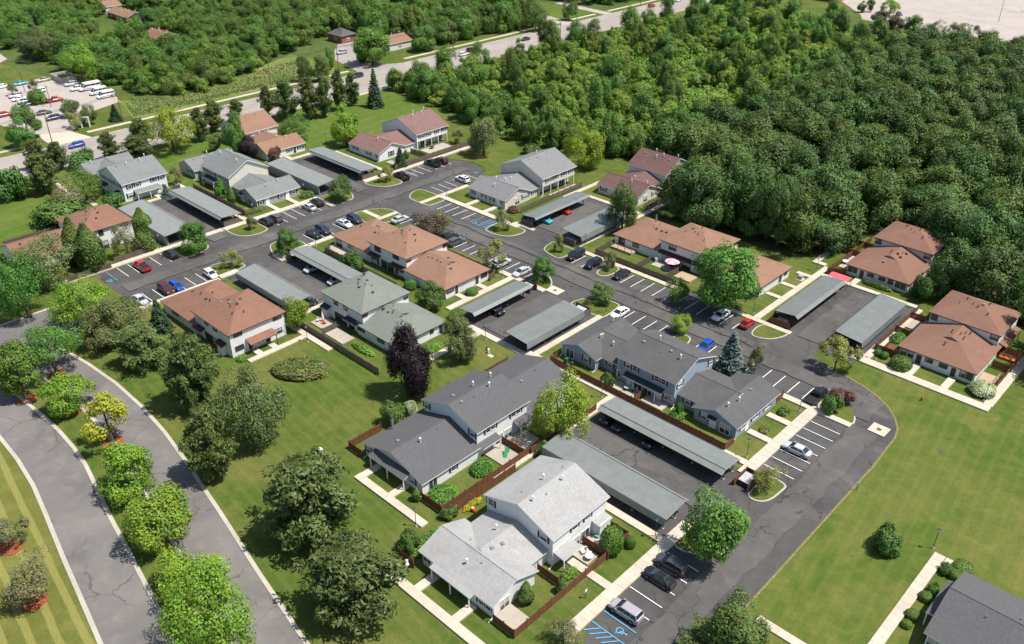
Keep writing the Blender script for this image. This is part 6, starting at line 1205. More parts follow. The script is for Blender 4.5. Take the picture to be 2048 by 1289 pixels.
fam('woodsmall',3,5.5,[leafmesh('tree',*crown_round(s,38,80,.30,(.24,.42),7,R0=3,H0=5.5)[:3],1.25,np.random.RandomState(s)) for s in range(111,116)])
TR={}
def trunk_mesh(kind,seed):
    key=(kind,seed)
    if key in TR: return TR[key]
    rg=random.Random(seed); m=MB(); z=1.0
    if kind in('spruce','arbor'): m.tube((0,0,0),(0,0,.9),.022,.006,8)
    else:
        x=y=0; pz=0
        for k,(zz,r0,r1) in enumerate(((.2,.032,.026),(.42,.026,.02),(.66,.02,.012),(.86,.012,.005))):
            nx,ny=x+rg.uniform(-.015,.015),y+rg.uniform(-.015,.015); m.tube((x,y,pz),(nx,ny,zz),r0,r1,8); 
            if k>0:
                for j in range(3):
                    a=rg.uniform(0,6.28); L=rg.uniform(.14,.26)*(1.1-zz); m.tube((x,y,pz+.02),(x+L*math.cos(a),y+L*math.sin(a),pz+rg.uniform(.1,.2)),r1*.7,.003,5)
            x,y,pz=nx,ny,zz
    TR[key]=m.mesh('trunk',['bark']); return TR[key]
FOF=dict(maple='round',maple_l='round',maple_d='round',lime='loose',yellow='loose',ygreen='round',olive='round',pine='pine',spruce='spruce',bluespruce='spruce',arbor='arbor',purple='dense',plum='round',crab='loose',oak='oak',locust='oak',bush='bush',ball='ball',hydrangea='ball',redbush='bush',hedge='ball')
CBF=dict(maple=.09,maple_l=.08,maple_d=.1,lime=.12,yellow=.08,ygreen=.05,olive=.06,pine=.04,spruce=.03,bluespruce=.02,purple=.06,plum=.06,crab=.1,oak=.1,locust=.1)
NM=dict(maple='maple_tree',maple_l='maple_tree',maple_d='tree',lime='tree',yellow='tree',ygreen='tree',olive='tree',pine='pine_tree',spruce='spruce_tree',bluespruce='spruce_tree',arbor='arborvitae',purple='maple_tree',plum='tree',crab='ornamental_tree',oak='oak_tree',locust='tree',bush='bush',ball='shrub',hydrangea='shrub',redbush='bush',hedge='hedge')
def tree(x,y,h,r,k,lab,grp=None,seed=None,base=0.0):
    rg=random.Random(seed if seed is not None else x*7.3+y*3.1)
    f=FOF[k]
    if f in('round','loose') and r<2.0: f='small'
    if f=='round' and r>5.0: f='roundbig'
    R0,H0,ms=FAM[f]; cb=CBF.get(k,0)*h
    solid=f in('ball','bush','arbor') or k in('bush','ball','hedge')
    t=thing(NM[k],lab,'shrub' if solid and k!='arbor' else 'tree',(x,y,base),rg.uniform(0,6.28),grp)
    if k=='hedge': t.rotation_euler=(0,0,0)
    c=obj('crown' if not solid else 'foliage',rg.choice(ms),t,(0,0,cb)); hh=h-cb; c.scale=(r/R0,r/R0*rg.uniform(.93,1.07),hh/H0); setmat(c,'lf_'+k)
    tk=obj('trunk' if not solid else 'stem',trunk_mesh('spruce' if f in('spruce','arbor') else 'round',rg.randint(0,3)),t); s=min(1.0,max(.4,r/5.5)); tk.scale=(h*s,h*s,h*.92) if not solid else (h*.6,h*.6,h*.8)
    return t
for a in TREES: tree(*a)
# woods: single trees, then the rest of each wood as one mass
def inpoly(x,y,P):
    c=False; j=len(P)-1
    for i in range(len(P)):
        if (P[i][1]>y)!=(P[j][1]>y) and x<(P[j][0]-P[i][0])*(y-P[i][1])/(P[j][1]-P[i][1])+P[i][0]: c=not c
        j=i
    return c
def inview(x,y,z=6,mar=1.1):
    th=R(133.74); pi=R(30.6); fw_=(math.cos(th)*math.cos(pi),math.sin(th)*math.cos(pi),-math.sin(pi)); r_=(math.sin(th),-math.cos(th),0)
    u_=(r_[1]*fw_[2]-r_[2]*fw_[1],r_[2]*fw_[0]-r_[0]*fw_[2],r_[0]*fw_[1]-r_[1]*fw_[0]); d=(x-105,y+110,z-90); w_=sum(a*b for a,b in zip(d,fw_))
    if w_<1: return False
    return abs(sum(a*b for a,b in zip(d,r_))/w_)<1024/1740*mar+.02 and -.40<sum(a*b for a,b in zip(d,u_))/w_<.40*mar+.03
def poisson(P,dist,seed,avoid=()):
    rg=random.Random(seed); xs=[p[0] for p in P]; ys=[p[1] for p in P]; pts=[]; grid={}
    x0,x1,y0,y1=min(xs),max(xs),min(ys),max(ys); n=int((x1-x0)*(y1-y0)/dist**2*5)
    for _ in range(n):
        x,y=rg.uniform(x0,x1),rg.uniform(y0,y1)
        if not inpoly(x,y,P) or not inview(x,y): continue
        if any((x-a)**2+(y-b)**2<c*c for a,b,c in avoid): continue
        g=(int(x//dist),int(y//dist)); ok=True
        for i in(-1,0,1):
            for j in(-1,0,1):
                for q in grid.get((g[0]+i,g[1]+j),()):
                    if (x-q[0])**2+(y-q[1])**2<dist*dist: ok=False
        if ok: grid.setdefault(g,[]).append((x,y)); pts.append((x,y))
    pts.sort(key=lambda p:(p[0]-105)**2+(p[1]+110)**2); return pts
POINTS=[]   # (x,y,scale xyz, family, variant, matindex) for the masses
def wood(P,dist,seed,famn,mat,h,r,label,group,name,limit,avoid=()):
    R0,H0,ms=FAM[famn]; rg=random.Random(seed)
    if (famn,mat) not in MCACHE:
        lst=[]
        for me in ms: q=me.copy(); q.materials.clear(); q.materials.append(M(mat)); lst.append(q)
        MCACHE[(famn,mat)]=lst
    lst=MCACHE[(famn,mat)]; rest=[]
    for i,(x,y) in enumerate(poisson(P,dist,seed,avoid)):
        rr=rg.uniform(*r); hh=rg.uniform(*h); vi=rg.randrange(len(lst)); rz=rg.uniform(0,6.28); sc=(rr/R0,rr/R0,hh/H0)
        if i<limit:
            o=obj(name,lst[vi],None,(x,y,0)); o.rotation_euler=(0,0,rz); o.scale=sc; tag(o,label,'tree',group)
        else: rest.append((x,y,rz,sc,vi))
    return lst,rest
def mass(name,label,cat,lst,rest):
    if not rest: return
    ng=bpy.data.node_groups.new(name,'GeometryNodeTree'); ng.interface.new_socket('Geometry',in_out='INPUT',socket_type='NodeSocketGeometry'); ng.interface.new_socket('Geometry',in_out='OUTPUT',socket_type='NodeSocketGeometry')
    N=ng.nodes; gi=N.new('NodeGroupInput'); go=N.new('NodeGroupOutput'); jn=N.new('GeometryNodeJoinGeometry')
    rot=N.new('GeometryNodeInputNamedAttribute'); rot.data_type='FLOAT_VECTOR'; rot.inputs[0].default_value='rot'; sca=N.new('GeometryNodeInputNamedAttribute'); sca.data_type='FLOAT_VECTOR'; sca.inputs[0].default_value='sca'; idx=N.new('GeometryNodeInputNamedAttribute'); idx.data_type='INT'; idx.inputs[0].default_value='var'
    e2r=N.new('FunctionNodeEulerToRotation'); ng.links.new(rot.outputs[0],e2r.inputs[0])
    for vi in range(len(lst)):
        # a plain tree of this kind (one already standing in the wood) serves as the copy source
        src=SRC[lst[vi].name]
        oi=N.new('GeometryNodeObjectInfo'); oi.inputs[0].default_value=src; oi.transform_space='ORIGINAL'
        cmp_=N.new('FunctionNodeCompare'); cmp_.data_type='INT'; cmp_.operation='EQUAL'; ng.links.new(idx.outputs[0],cmp_.inputs[2]); cmp_.inputs[3].default_value=vi
        ip=N.new('GeometryNodeInstanceOnPoints'); ng.links.new(gi.outputs[0],ip.inputs['Points']); ng.links.new(cmp_.outputs[0],ip.inputs['Selection']); ng.links.new(oi.outputs['Geometry'],ip.inputs['Instance']); ng.links.new(e2r.outputs[0],ip.inputs['Rotation']); ng.links.new(sca.outputs[0],ip.inputs['Scale']); ng.links.new(ip.outputs[0],jn.inputs[0])
    ng.links.new(jn.outputs[0],go.inputs[0])
    me=bpy.data.meshes.new(name); me.from_pydata([(p[0],p[1],0) for p in rest],[],[])
    for an,ty,vals in(('rot','FLOAT_VECTOR',[c for p in rest for c in(0,0,p[2])]),('sca','FLOAT_VECTOR',[c for p in rest for c in p[3]])):
        at=me.attributes.new(an,ty,'POINT'); at.data.foreach_set('vector',vals)
    at=me.attributes.new('var','INT','POINT'); at.data.foreach_set('value',[p[4] for p in rest])
    o=obj(name,me,None,kind='stuff'); tag(o,label,cat); md=o.modifiers.new('trees','NODES'); md.node_group=ng; return o
SRC={}
AV=[(46,80,13.5),(68.5,55,15),(11,50,13),(46,72,13),(35,90,6),(68,46,12),(-24,84,12),(-24,70,12),(-30,75,8)]+[(t_[0],t_[1],max(2.5,t_[3]*.7)) for t_ in TREES if t_[4] in('oak','ygreen')]
WA=[(-10,66),(0,66),(29,66),(33,80),(36,97),(54,96),(57,80),(60,69),(78,68),(84,50),(130,60),(150,120),(150,330),(60,318),(10,296),(-20,286),(-34,236),(-30,140),(-34,98),(-16,86)]
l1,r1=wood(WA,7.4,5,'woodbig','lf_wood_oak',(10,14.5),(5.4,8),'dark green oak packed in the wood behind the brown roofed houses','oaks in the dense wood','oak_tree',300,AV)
WB=[(-149,93),(-112,88),(-92,82),(-78,79),(-55,88),(-40,94),(-32,100),(-29,140),(-36,236),(-24,284),(-46,280),(-62,292),(-84,300),(-118,318),(-140,330),(-143,250),(-142,160),(-148,120)]
clear=[(-95,185,16),(-88,205,13),(-100,165,10),(-60,165,12),(-75,230,12),(-52,215,10)]
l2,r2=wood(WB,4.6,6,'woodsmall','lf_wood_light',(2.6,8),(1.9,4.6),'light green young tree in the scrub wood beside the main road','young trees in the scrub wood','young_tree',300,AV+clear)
l2b,r2b=wood(WB,15,16,'woodbig','lf_wood_mid',(10,15),(4,6),'taller green tree rising out of the scrub wood','taller trees in the scrub wood','tree',60,AV+clear)
WH=[(-150,93),(-148,100),(-112,95),(-80,90),(-52,98),(-40,102),(-34,96),(-50,88),(-78,80),(-95,82),(-113,87)]
l2c,r2c=wood(WH,4.6,26,'woodbig','lf_wood_mid',(7.5,11),(3,4.2),'dense green tree in the hedgerow behind the striped lawn','trees in the dense hedgerow','hedgerow_tree',300,AV)
WC=[(-600,-20),(-345,20),(-262,18),(-241,24),(-210,25),(-195,34),(-204,60),(-214,78),(-226,100),(-240,120),(-300,190),(-420,260),(-600,200)]
AC=[(-341,81,19),(-366,84,8),(-283,70,11),(-325,70,15),(-308,63,14),(-292,56,12),(-270,66,9),(-262,60,6),(-258,12,5),(-330,100,9)]
l3,r3=wood(WC,6.4,8,'woodbig','lf_wood_mid',(5.5,11),(3.6,6.8),'mixed green tree in the wood behind the office lot','trees behind the office lot','tree',100,AC)
l3b,r3b=wood([(-262,18),(-241,24),(-210,25),(-195,34),(-204,60),(-214,78),(-235,70),(-262,40)],4.2,18,'woodsmall','lf_wood_light',(3.5,6),(2.2,3.6),'light green shrubby tree at the meadow edge of the office wood','shrubby trees at the meadow edge','young_tree',300,AC)
WD=[(-240,118),(-212,122),(-204,122),(-190,120),(-186,126),(-185,190),(-186,214),(-200,216),(-240,238),(-240,262),(-190,268),(-184,300),(-186,345),(-280,420),(-420,330),(-360,180)]
AD=[(-226,126,11),(-214,120,9),(-201,134,11),(-192,130,9),(-215,118,7),(-232,136,7),(-212,225,8),(-205,236,14),(-225,243,10),(-220,260,6)]
l4,r4=wood(WD,6.8,9,'woodbig','lf_wood_mid',(8,15),(4.4,7.4),'mixed green tree in the wood across the main road','trees across the main road','tree',90,AD)
for ob in list(COL.objects):
    if ob.type=='MESH' and ob.get('category')=='tree' and ob.data.name not in SRC: SRC[ob.data.name]=ob
for nm,lab,l_,r_ in(('woodland','far taller trees of the scrub wood reading as one mass',l2b,r2b),('woodland','far oak crowns reading as one dark wood behind the houses',l1,r1),('woodland','far young growth reading as one light green scrub mass',l2,r2),('woodland','far trees behind the office lot reading as one mass',l3,r3),('woodland','far trees across the main road reading as one mass',l4,r4)): mass(nm,lab,'wood',l_,r_)
print('WOOD COUNTS',[len(q) for q in(r1,r2,r2b,r2c,r3,r3b,r4)])
# ------------------------------------------------------------------ ground cover: reeds, garden beds
def tuft_field(name,lab,cat,P,n,mat,h,ls,seed,kind='stuff',z0=0):
    rs=np.random.RandomState(seed); xs=[p[0] for p in P]; ys=[p[1] for p in P]; pts=[]
    while len(pts)<n:
        x,y=rs.uniform(min(xs),max(xs)),rs.uniform(min(ys),max(ys))
        if inpoly(x,y,P): pts.append((x,y,z0+rs.uniform(.1,1)*h))
    pos=np.array(pts); nr=rs.normal(size=pos.shape)*.8+np.array([.2,-.2,.7]); me=leafmesh(name,pos-np.array([xs[0],ys[0],0]),nr,np.full(n,ls),1.9,rs,mat)
    o=obj(name,me,None,(xs[0],ys[0],0)); tag(o,lab,cat)
    if kind: o['kind']=kind
    return o
tuft_field('reed_bed','tan reeds and tall grass in the meadow beside the main road','reeds',[(-209,20),(-192,12),(-188,40),(-188,78),(-196,90),(-212,92),(-206,64),(-197,44),(-199,28)],3500,'lf_reed',.5,.4,3)
tuft_field('wild_grass','rough green tall grass beside the office lot and pavement','grass',[(-208,16),(-186,10),(-186,90),(-191,92),(-190,40),(-194,14)],1500,'lf_olive',.4,.35,4)
tuft_field('undergrowth','green leafy undergrowth between the young trees of the scrub wood','undergrowth',WB,24000,'lf_wood_light',1.6,.6,8)
tuft_field('wild_grass','bright green clearing growth inside the scrub wood','grass',[(-112,160),(-84,160),(-70,210),(-80,240),(-100,215),(-112,180)],4000,'lf_wood_light',.8,.8,5)
def dome(name,lab,x,y,rx,ry,h,mat,n,seed,ls=.3,rz=0,cat='shrub bed'):
    rs=np.random.RandomState(seed); e=sph(rs,n); e[:,2]=np.abs(e[:,2]); wob=1+.1*np.sin(e[:,0]*5)*np.cos(e[:,1]*6)
    p=np.stack([e[:,0]*rx*wob,e[:,1]*ry*wob,e[:,2]**.5*h*(1+.18*np.sin(e[:,0]*9+seed)*np.cos(e[:,1]*8))],1)*rs.uniform(.8,1.03,(n,1)); rr=rs.uniform(0,1,n)**.5; top=rs.rand(n)<.6; p[top,0]=np.cos(e[top,0]*9)*rr[top]*rx; ang=rs.uniform(0,6.28,n); p[top,0]=np.cos(ang[top])*rr[top]*rx; p[top,1]=np.sin(ang[top])*rr[top]*ry; p[top,2]=h*np.sqrt(np.maximum(0,1-rr[top]**2*.9))*rs.uniform(.8,1.05,top.sum())
    me=leafmesh(name,p,e*.6+np.array([0,0,.8])+rs.normal(size=e.shape)*.45,np.full(n,ls),1.2,rs,mat); o=obj(name,me,None,(x,y,0)); o.rotation_euler=(0,0,rz); tag(o,lab,cat); return o
dome('shrub_bed','oval bed of low orange tinged shrubs on the big lawn',-15.9,-40.2,5.2,3.4,1.9,'lf_shrubbed',8200,7,.3,R(42))
for lab,x,y,rx,ry,h,mat,n in (('vegetable garden rows beside the end house fence',59.2,47.2,1.2,2.2,1.3,'lf_garden',900),('yellow flower clump in the end house garden',59.6,51,.9,.8,.7,'lf_flower_yellow',250),('leafy climber bed behind the dark grey house fence',28.2,-36.6,1.7,2.0,1.6,'lf_garden',1100),('leafy garden corner below the dark grey house',28.0,-44.6,2.2,2.2,1.0,'lf_garden',1100),
 ('yellow flower row beside the toy car',32.9,-43.2,.6,1.9,.8,'lf_flower_yellow',420),('mixed garden bed behind the light grey house chairs',34.2,-52.4,1.6,4.0,1.2,'lf_garden',1500),('leafy bed under the blue house wall corner',42.3,-3.6,1.3,1.2,1.0,'lf_garden',500),('flower bed at the porch of the blue house',55.2,3.4,.8,1.3,.7,'lf_shrubbed',420),('shrub row under the blue house end wall',55.0,10.2,.9,1.4,1.1,'lf_bush',600),
 ('shrub row in front of the green grey low house',-86.8,-5.6,1.0,3.0,1.2,'lf_shrubbed',900),('yellow flowers at the green grey low house corner',-89.2,-7.0,1.2,.9,.8,'lf_flower_yellow',300),('bushy bed at the far end of the green grey house',-85.6,9.6,1.4,2.0,1.5,'lf_bush',900),('flower bed beside the weathered maroon house fence',-16,70,1.0,3.6,1.0,'lf_shrubbed',900),('red shrub at the cream porch house corner',-38.6,40.6,1.5,1.5,1.6,'lf_redbush',700),('shrub row under the brown porch roof of the red house',-27.4,-45.6,1.1,.9,.9,'lf_garden',400),('shaded shrubs below the windows of the wood edge house',47,65.6,3.4,.7,.9,'lf_bush',900),('patio plants of the light grey house',52.3,-43.6,.8,1.4,1.0,'lf_garden',500),('lawn edge plants below the grey green house',-13.5,-27.6,3.4,.9,.9,'lf_garden',800),('white flower bed by the grey green house path',-4.3,-18.4,1.4,2.2,.8,'lf_garden',600)):
    dome('garden_bed',lab,x,y,rx,ry,h,mat,n,int(x*3)%97,.22,0,'plants')
# ------------------------------------------------------------------ street furniture
LM={}
def lamp_parts():
    m=MB(); m.cyl((0,0,0),.055,0,3.2,8,.045); LM['pole']=m.mesh('pole',['steel_dark']); m=MB(); m.cyl((0,0,0),.2,0,.25,10,.16); LM['base']=m.mesh('base',['concrete'])
    m=MB(); m.cyl((0,0,3.2),.12,0,.36,8,.2); LM['lantern']=m.mesh('lantern',['lamp_glass']); m=MB(); m.cyl((0,0,3.56),.24,0,.16,8,.06); m.ball((0,0,3.76),.05,6,4); LM['cap']=m.mesh('lantern_cap',['steel_dark']); m=MB(); m.cyl((0,0,0),.09,0,.7,8,.07); LM['collar']=m.mesh('collar',['steel_dark'])
lamp_parts()
LAMPS=[(86.1,-4.3,'alone on the open lawn by the lone bush'),(56.5,-29.7,'at the end of the carport behind the light grey house'),(30.1,-51.9,'on the path between the dark and light grey houses'),(56.7,12.4,'on the lawn beside the black pickup'),(78.7,37.6,'at the path corner of the end house'),(29.4,-8,'on the lawn below the yellow green tree'),(56.6,-4.8,'on the lawn at the carport end by the blue house'),(.8,-8.6,'on the lawn between the two ribbed carports'),(-23.8,-33.2,'on the lawn path below the grey green house'),(33.6,64.2,'on the lawn at the wood edge'),(-84.2,-32.9,'beside the black SUV at the long carport'),(-58.6,-6.7,'outside the brown low house by the black sedan'),(-86.4,9.3,'beside the closed back carport end'),(-58.8,35.8,'by the footpath of the cream porch house'),(-62.2,15.9,'on the crossed footpath island'),(-11.6,36.9,'beside the minivan and carport skirt'),(-15.1,12.4,'on the lawn of the long brown house'),(33.4,36.9,'under the great spreading tree edge'),(11.4,15.9,'beside the white sedan and kerb island'),(-84.4,-7.5,'beside the crossovers of the green grey house'),(59.1,37.6,'at the front hedge mounds of the end house'),(-118.4,39.6,'on the striped lawn of the maroon house')]
for x,y,l in LAMPS:
    t=thing('lamp_post','black lantern lamp post '+l,'lamp post',(x,y,0),0,'lantern lamp posts along the footpaths')
    for k in LM: obj({'cap':'lantern_cap'}.get(k,k),LM[k],t)
def pole(x,y,h,lab,arm=True,mat='pole_wood'):
    t=thing('utility_pole',lab,'utility pole',(x,y,0),0,'utility poles along the roads'); m=MB(); m.cyl((0,0,0),.17,0,h,8,.11); m.build('pole',mat,t)
    if arm: m=MB(); m.box(-1.2,1.2,-.06,.06,h-.7,h-.55); m.build('cross_arm',mat,t)
    for k in(-1,0,1): m=MB(); m.cyl((k*1.0,0,h-.55 if arm else h),.06,0,.2,6); m.build('insulator','lamp_glass',t)
PO=[(-179.2,-20,10,'wooden utility pole beside the office lot entrance'),(-184,5,10,'wooden utility pole at the meadow end of the office lot'),(-184,33,10,'wooden utility pole between pavement and meadow reeds'),(-184,62,11,'wooden utility pole behind the roadside pine row'),(-184,93,10,'wooden utility pole near the side street sign'),(-179,150,11,'wooden utility pole across from the maroon car'),(-179,192,11,'wooden utility pole beside the far pavement'),(-179,233,11,'wooden utility pole at the far driveway'),(-179,285,11,'wooden utility pole at the farthest stretch of road'),(-152.6,190,9,'brown bare pole on the wood side of the main road'),(-356,56,12,'tall grey pole in the far garden'),(-226,148,10,'grey pole among the side street trees')]
for p in PO: pole(*p)
def wire(a,b,lab,sag=.7):
    a,b=Vector(a),Vector(b); root=thing('power_line',lab,'power line',tuple(a),0,'power lines between the utility poles')
    for k in(-1.0,0,1.0):
        m=MB(); n=8; pr=None
        for i in range(n+1):
            f=i/n; p=(b-a)*f+Vector((k,0,-sag*4*f*(1-f)))
            if pr is not None: m.tube(pr,p,.035,n=4)
            pr=p
        m.build('cable','steel_dark',root)
for i,(a,b) in enumerate(zip(PO[:8],PO[1:9])): wire((a[0],a[1],a[2]-.4),(b[0],b[1],b[2]-.4),'power cables strung along the main road between utility poles')
wire((-179.2,-20,9.6),(-179.2,-75,9.6),'power cables strung along the main road between utility poles')
def post_sign(x,y,lab,mat,h=2.1,w_=.35,hh=.5,rz=0,txt=None):
    t=thing('sign',lab,'sign',(x,y,0),rz); m=MB(); m.box(-.04,.04,-.04,.04,0,h); m.build('post','steel_dark',t); m=MB(); m.box(-w_,w_,-.07,-.04,h-hh,h); m.build('sign_board',mat,t)
post_sign(56.4,-45.2,'small white parking sign facing the accessible bay','white_paint',1.7,.2,.45,R(90)); post_sign(72.9,-.2,'dark post with small sign at the road edge by the open lawn','cloth_grey',1.6,.35,.35,R(45))
t=thing('street_sign','green street name sign at the side street corner','sign',(-184.6,98.6,0)); m=MB(); m.cyl((0,0,0),.06,0,3.4,6); m.build('post','steel_dark',t)
for k,rz in((0,0),(1,R(90))): m=MB(); m.box(-.9,.9,-.02,.02,3.0-.3*k,3.25-.3*k); q=m.build('name_plate','sign_green',t); q.rotation_euler=(0,0,rz)
t=thing('office_sign','white slab sign on two posts at the office lot','sign',(-187,-6,0),R(60))
for s_ in(-1.2,1.2): m=MB(); m.box(s_-.2,s_+.2,-.2,.2,0,3.2); m.build('post','plastic_white',t)
m=MB(); m.box(-1.4,1.4,-.12,.12,3.2,3.6); m.build('lintel','plastic_white',t)
for x,y,h,l in((-244.3,-3.8,7,'tall lot lamp beside the turquoise car'),(-218.2,-4.7,7,'tall lot lamp beside the red pickup'),(-27.9,372.6,13,'tall lamp mast in the open store parking lot')):
    t=thing('lot_lamp',l,'lamp mast',(x,y,0)); m=MB(); m.cyl((0,0,0),.12,0,h,8,.08); m.build('mast','steel_dark',t); m=MB(); m.box(-.7,.7,-.16,.16,h,h+.14); m.build('lamp_head','steel_dark',t); m=MB(); m.cyl((0,0,0),.3,0,.7,8); m.build('base','concrete',t)
# utility boxes, hydrant, manhole
t=thing('utility_box','white utility box alone on the big lawn','utility box',(6.6,-51.8,0)); m=MB(); m.box(-.3,.3,-.25,.25,.08,1.15); m.build('cabinet','plastic_white',t); m=MB(); m.box(-.34,.34,-.29,.29,1.15,1.22); m.build('lid','plastic_white',t); m=MB(); m.box(-.4,.4,-.35,.35,0,.08); m.build('plinth','concrete',t)
t=thing('fire_hydrant','rusty red fire hydrant on the open lawn','hydrant',(70.7,30.2,0)); m=MB(); m.cyl((0,0,0),.14,0,.6,8); m.ball((0,0,.62),.16,8,5); m.build('barrel','fire_red',t); m=MB(); m.cyl((0,0,.42),.08,-.26,.26,6,axis=0); m.build('outlet','fire_red',t)
for x,y,l in((78.7,18.5,'round iron manhole in the open lawn'),(-1.3,20.2,'iron manhole cover in the road by the kerb islands'),(-70,-19.5,'iron manhole cover in the court entrance road'),(24.2,-44,'round stepping stone in the dark grey house garden')): 
    zz=.12 if y!=18.5 and y!=-44 else .02; m=MB(); m.cyl((0,0,0),.42,0,.05,14); o=m.build('manhole','iron' if y!=-44 else 'concrete',None,(x,y,zz)); tag(o,l,'manhole' if y!=-44 else 'stone'); 
t=thing('transformer','green grey transformer box on a concrete pad by the wood edge lawn','transformer',(33.0,57.6,0)); m=MB(); m.box(-.8,.8,-.8,.8,0,.1); m.build('pad','concrete',t); m=MB(); m.prism([(-.5,-.4),(.5,-.4),(.5,.5),(-.5,.5)],.1,.9); m.build('cabinet','sage',t)
t=thing('utility_pedestal','small pale utility pedestals on worn grass by the footpath','utility box',(4.6,-11.6,0)); m=MB(); m.cyl((0,0,0),.2,0,.9,8); m.build('pedestal','plastic_white',t); m=MB(); m.box(.5,1.6,-.9,-.1,0,.08); m.build('pad','concrete',t); m=MB(); m.cyl((-.9,.5,0),.16,0,.7,8); m.build('valve','bin_dark',t)
# garden furniture
def parasol(x,y,lab,ca,cb,r=1.4,closed=False,h=2.3):
    t=thing('parasol',lab,'parasol',(x,y,.16)); m=MB(); m.cyl((0,0,0),.03,0,h,6); m.build('pole','steel_dark',t); m=MB(); m.cyl((0,0,0),.28,0,.1,10); m.build('foot','steel_dark',t)
    n=8
    if closed: m=MB(); m.cyl((0,0,0),.3,.7,1.3,8,.24); m.cyl((0,0,0),.24,1.3,h+.05,8,.05); m.build('canopy',ca,t); return
    for k in range(n):
        a0,a1=6.283*k/n,6.283*(k+1)/n; m=MB(); m.slab([(0,0,h+.1),(r*math.cos(a0),r*math.sin(a0),h-.45),(r*math.cos(a1),r*math.sin(a1),h-.45)],.03); m.build('canopy_panel',ca if k%2 else cb,t)
def table(x,y,lab,mat,r=.55,z=.16):
    t=thing('patio_table',lab,'table',(x,y,z)); m=MB(); m.cyl((0,0,.68),r,0,.05,14); m.build('table_top',mat,t)
    for k in range(4): a=.785+1.571*k; m=MB(); m.tube((r*.7*math.cos(a),r*.7*math.sin(a),0),(r*.5*math.cos(a),r*.5*math.sin(a),.68),.025,n=5); m.build('leg','steel_dark',t)
def chair(x,y,rz,lab,mat,grp=None,z=.16):
    t=thing('patio_chair',lab,'chair',(x,y,z),rz,grp); m=MB(); m.box(-.26,.26,-.26,.26,.4,.46); m.build('seat',mat,t); m=MB(); m.slab([(-.26,.22,.46),(.26,.22,.46),(.26,.36,1.0),(-.26,.36,1.0)],.05); m.build('backrest',mat,t)
    for sx in(-.22,.22):
        for sy in(-.22,.22): m=MB(); m.box(sx-.025,sx+.025,sy-.025,sy+.025,0,.4); m.build('leg','steel_dark',t)
parasol(9.7,41.9,'open pink and white striped parasol in the fenced yard','cloth_pink','cloth_pale',1.75); table(9.7,41.9,'dark table under the pink striped parasol','bin_dark')
parasol(-27.9,-26.6,'closed white parasol on the grey green house patio','plastic_white','plastic_white',1,True); parasol(32.4,-3.0,'closed striped parasol on the blue house patio','cloth_grey','cloth_grey',1,True); table(31.4,-3.3,'grey table beside the closed parasol of the blue house','cloth_grey')
for x,y,a,l,mat,g in((33.3,-2.7,1.2,'pale chair beside the closed parasol of the blue house','cloth_pale',None),(-26.8,-27,2,'red cushioned chair on the grey green house patio','plastic_red',None),(-28.6,-27.4,.5,'white chair beside the closed white parasol','plastic_white',None),(28.5,-29.0,1,'red toy chair on the dark grey house patio','plastic_red',None),(50.6,-35.6,.3,'teal chair on the fenced light grey house patio','plastic_teal',None),(51.2,-39.4,1,'white patio chair by the round table of the light grey house','plastic_white','white chairs on the light grey patio'),(51.9,-38.9,2,'white patio chair by the round table of the light grey house','plastic_white','white chairs on the light grey patio'),(50.9,-38.6,4,'white patio chair by the round table of the light grey house','plastic_white','white chairs on the light grey patio'),(35.2,-57.9,1,'white garden chair at the light grey house corner','plastic_white',None)): chair(x,y,a,l,mat,g)
table(52.4,-39.6,'white round table on the light grey house patio','plastic_white',.6); table(36.9,71.4,'white table on the wood edge patio','plastic_white',.7); table(-89.7,58.1,'dark picnic table on the maroon house patio','bin_dark',.8); table(7.2,-56.6,'placeholder table on the lawn here','plastic_white') if False else None
t=thing('toy_slide','green plastic toy slide on the dark grey house patio','toy slide',(28.3,-31.2,.16),R(30)); m=MB(); m.slab([(-.3,-1.0,.1),(.3,-1.0,.1),(.3,.5,1.0),(-.3,.5,1.0)],.08); m.build('chute','plastic_green',t)
for sx in(-.3,.3): m=MB(); m.box(sx-.05,sx+.05,.45,.55,0,1.3); m.build('post','plastic_green',t)
t=thing('toy_car','red and yellow toy car in the light grey house garden','toy',(33.9,-44.0,0),R(20)); m=MB(); m.box(-.35,.35,-.22,.22,.12,.42); m.build('body','plastic_red',t); m=MB(); m.box(-.25,.12,-.2,.2,.72,.78); m.build('roof','yellow_paint',t)
for sx in(-.22,.22):
    for sy in(-.2,.2): m=MB(); m.cyl((sx,sy,.1),.1,-.04,.04,8,axis=1); m.build('wheel','rubber',t); m=MB(); m.box(sx*.9-.02-.06,sx*.9+.02-.06,sy*.85-.02,sy*.85+.02,.42,.72); m.build('roof_post','yellow_paint',t)
def deck(x0,x1,y0,y1,h,lab,mat='deck_wood',rails='SE'):
    t=thing('deck',lab,'deck',(x0,y0,0)); n=int((x1-x0)/.3); u=MB(); u.box(0,.27,0,y1-y0,h-.05,h); me=u.mesh('plank',[mat])
    for k in range(n): obj('plank',me,t,(k*.3,0,0))
    m=MB(); m.box(.03,n*.3-.06,.03,y1-y0-.03,.02,h-.055); m.build('frame',mat,t)
    W_,D=n*.3,y1-y0
    for s_ in rails:
        a,b={'S':((0,.04),(W_,.04)),'N':((0,D-.04),(W_,D-.04)),'E':((W_-.04,0),(W_-.04,D)),'W':((.04,0),(.04,D))}[s_]
        m=MB(); m.tube((*a,h+.85),(*b,h+.85),.05,n=4); m.tube((*a,h+.45),(*b,h+.45),.035,n=4)
        for k in range(4): f=k/3; p=(a[0]+(b[0]-a[0])*f,a[1]+(b[1]-a[1])*f); m.box(p[0]-.05,p[0]+.05,p[1]-.05,p[1]+.05,h,h+.9)
        m.build('railing',mat,t)
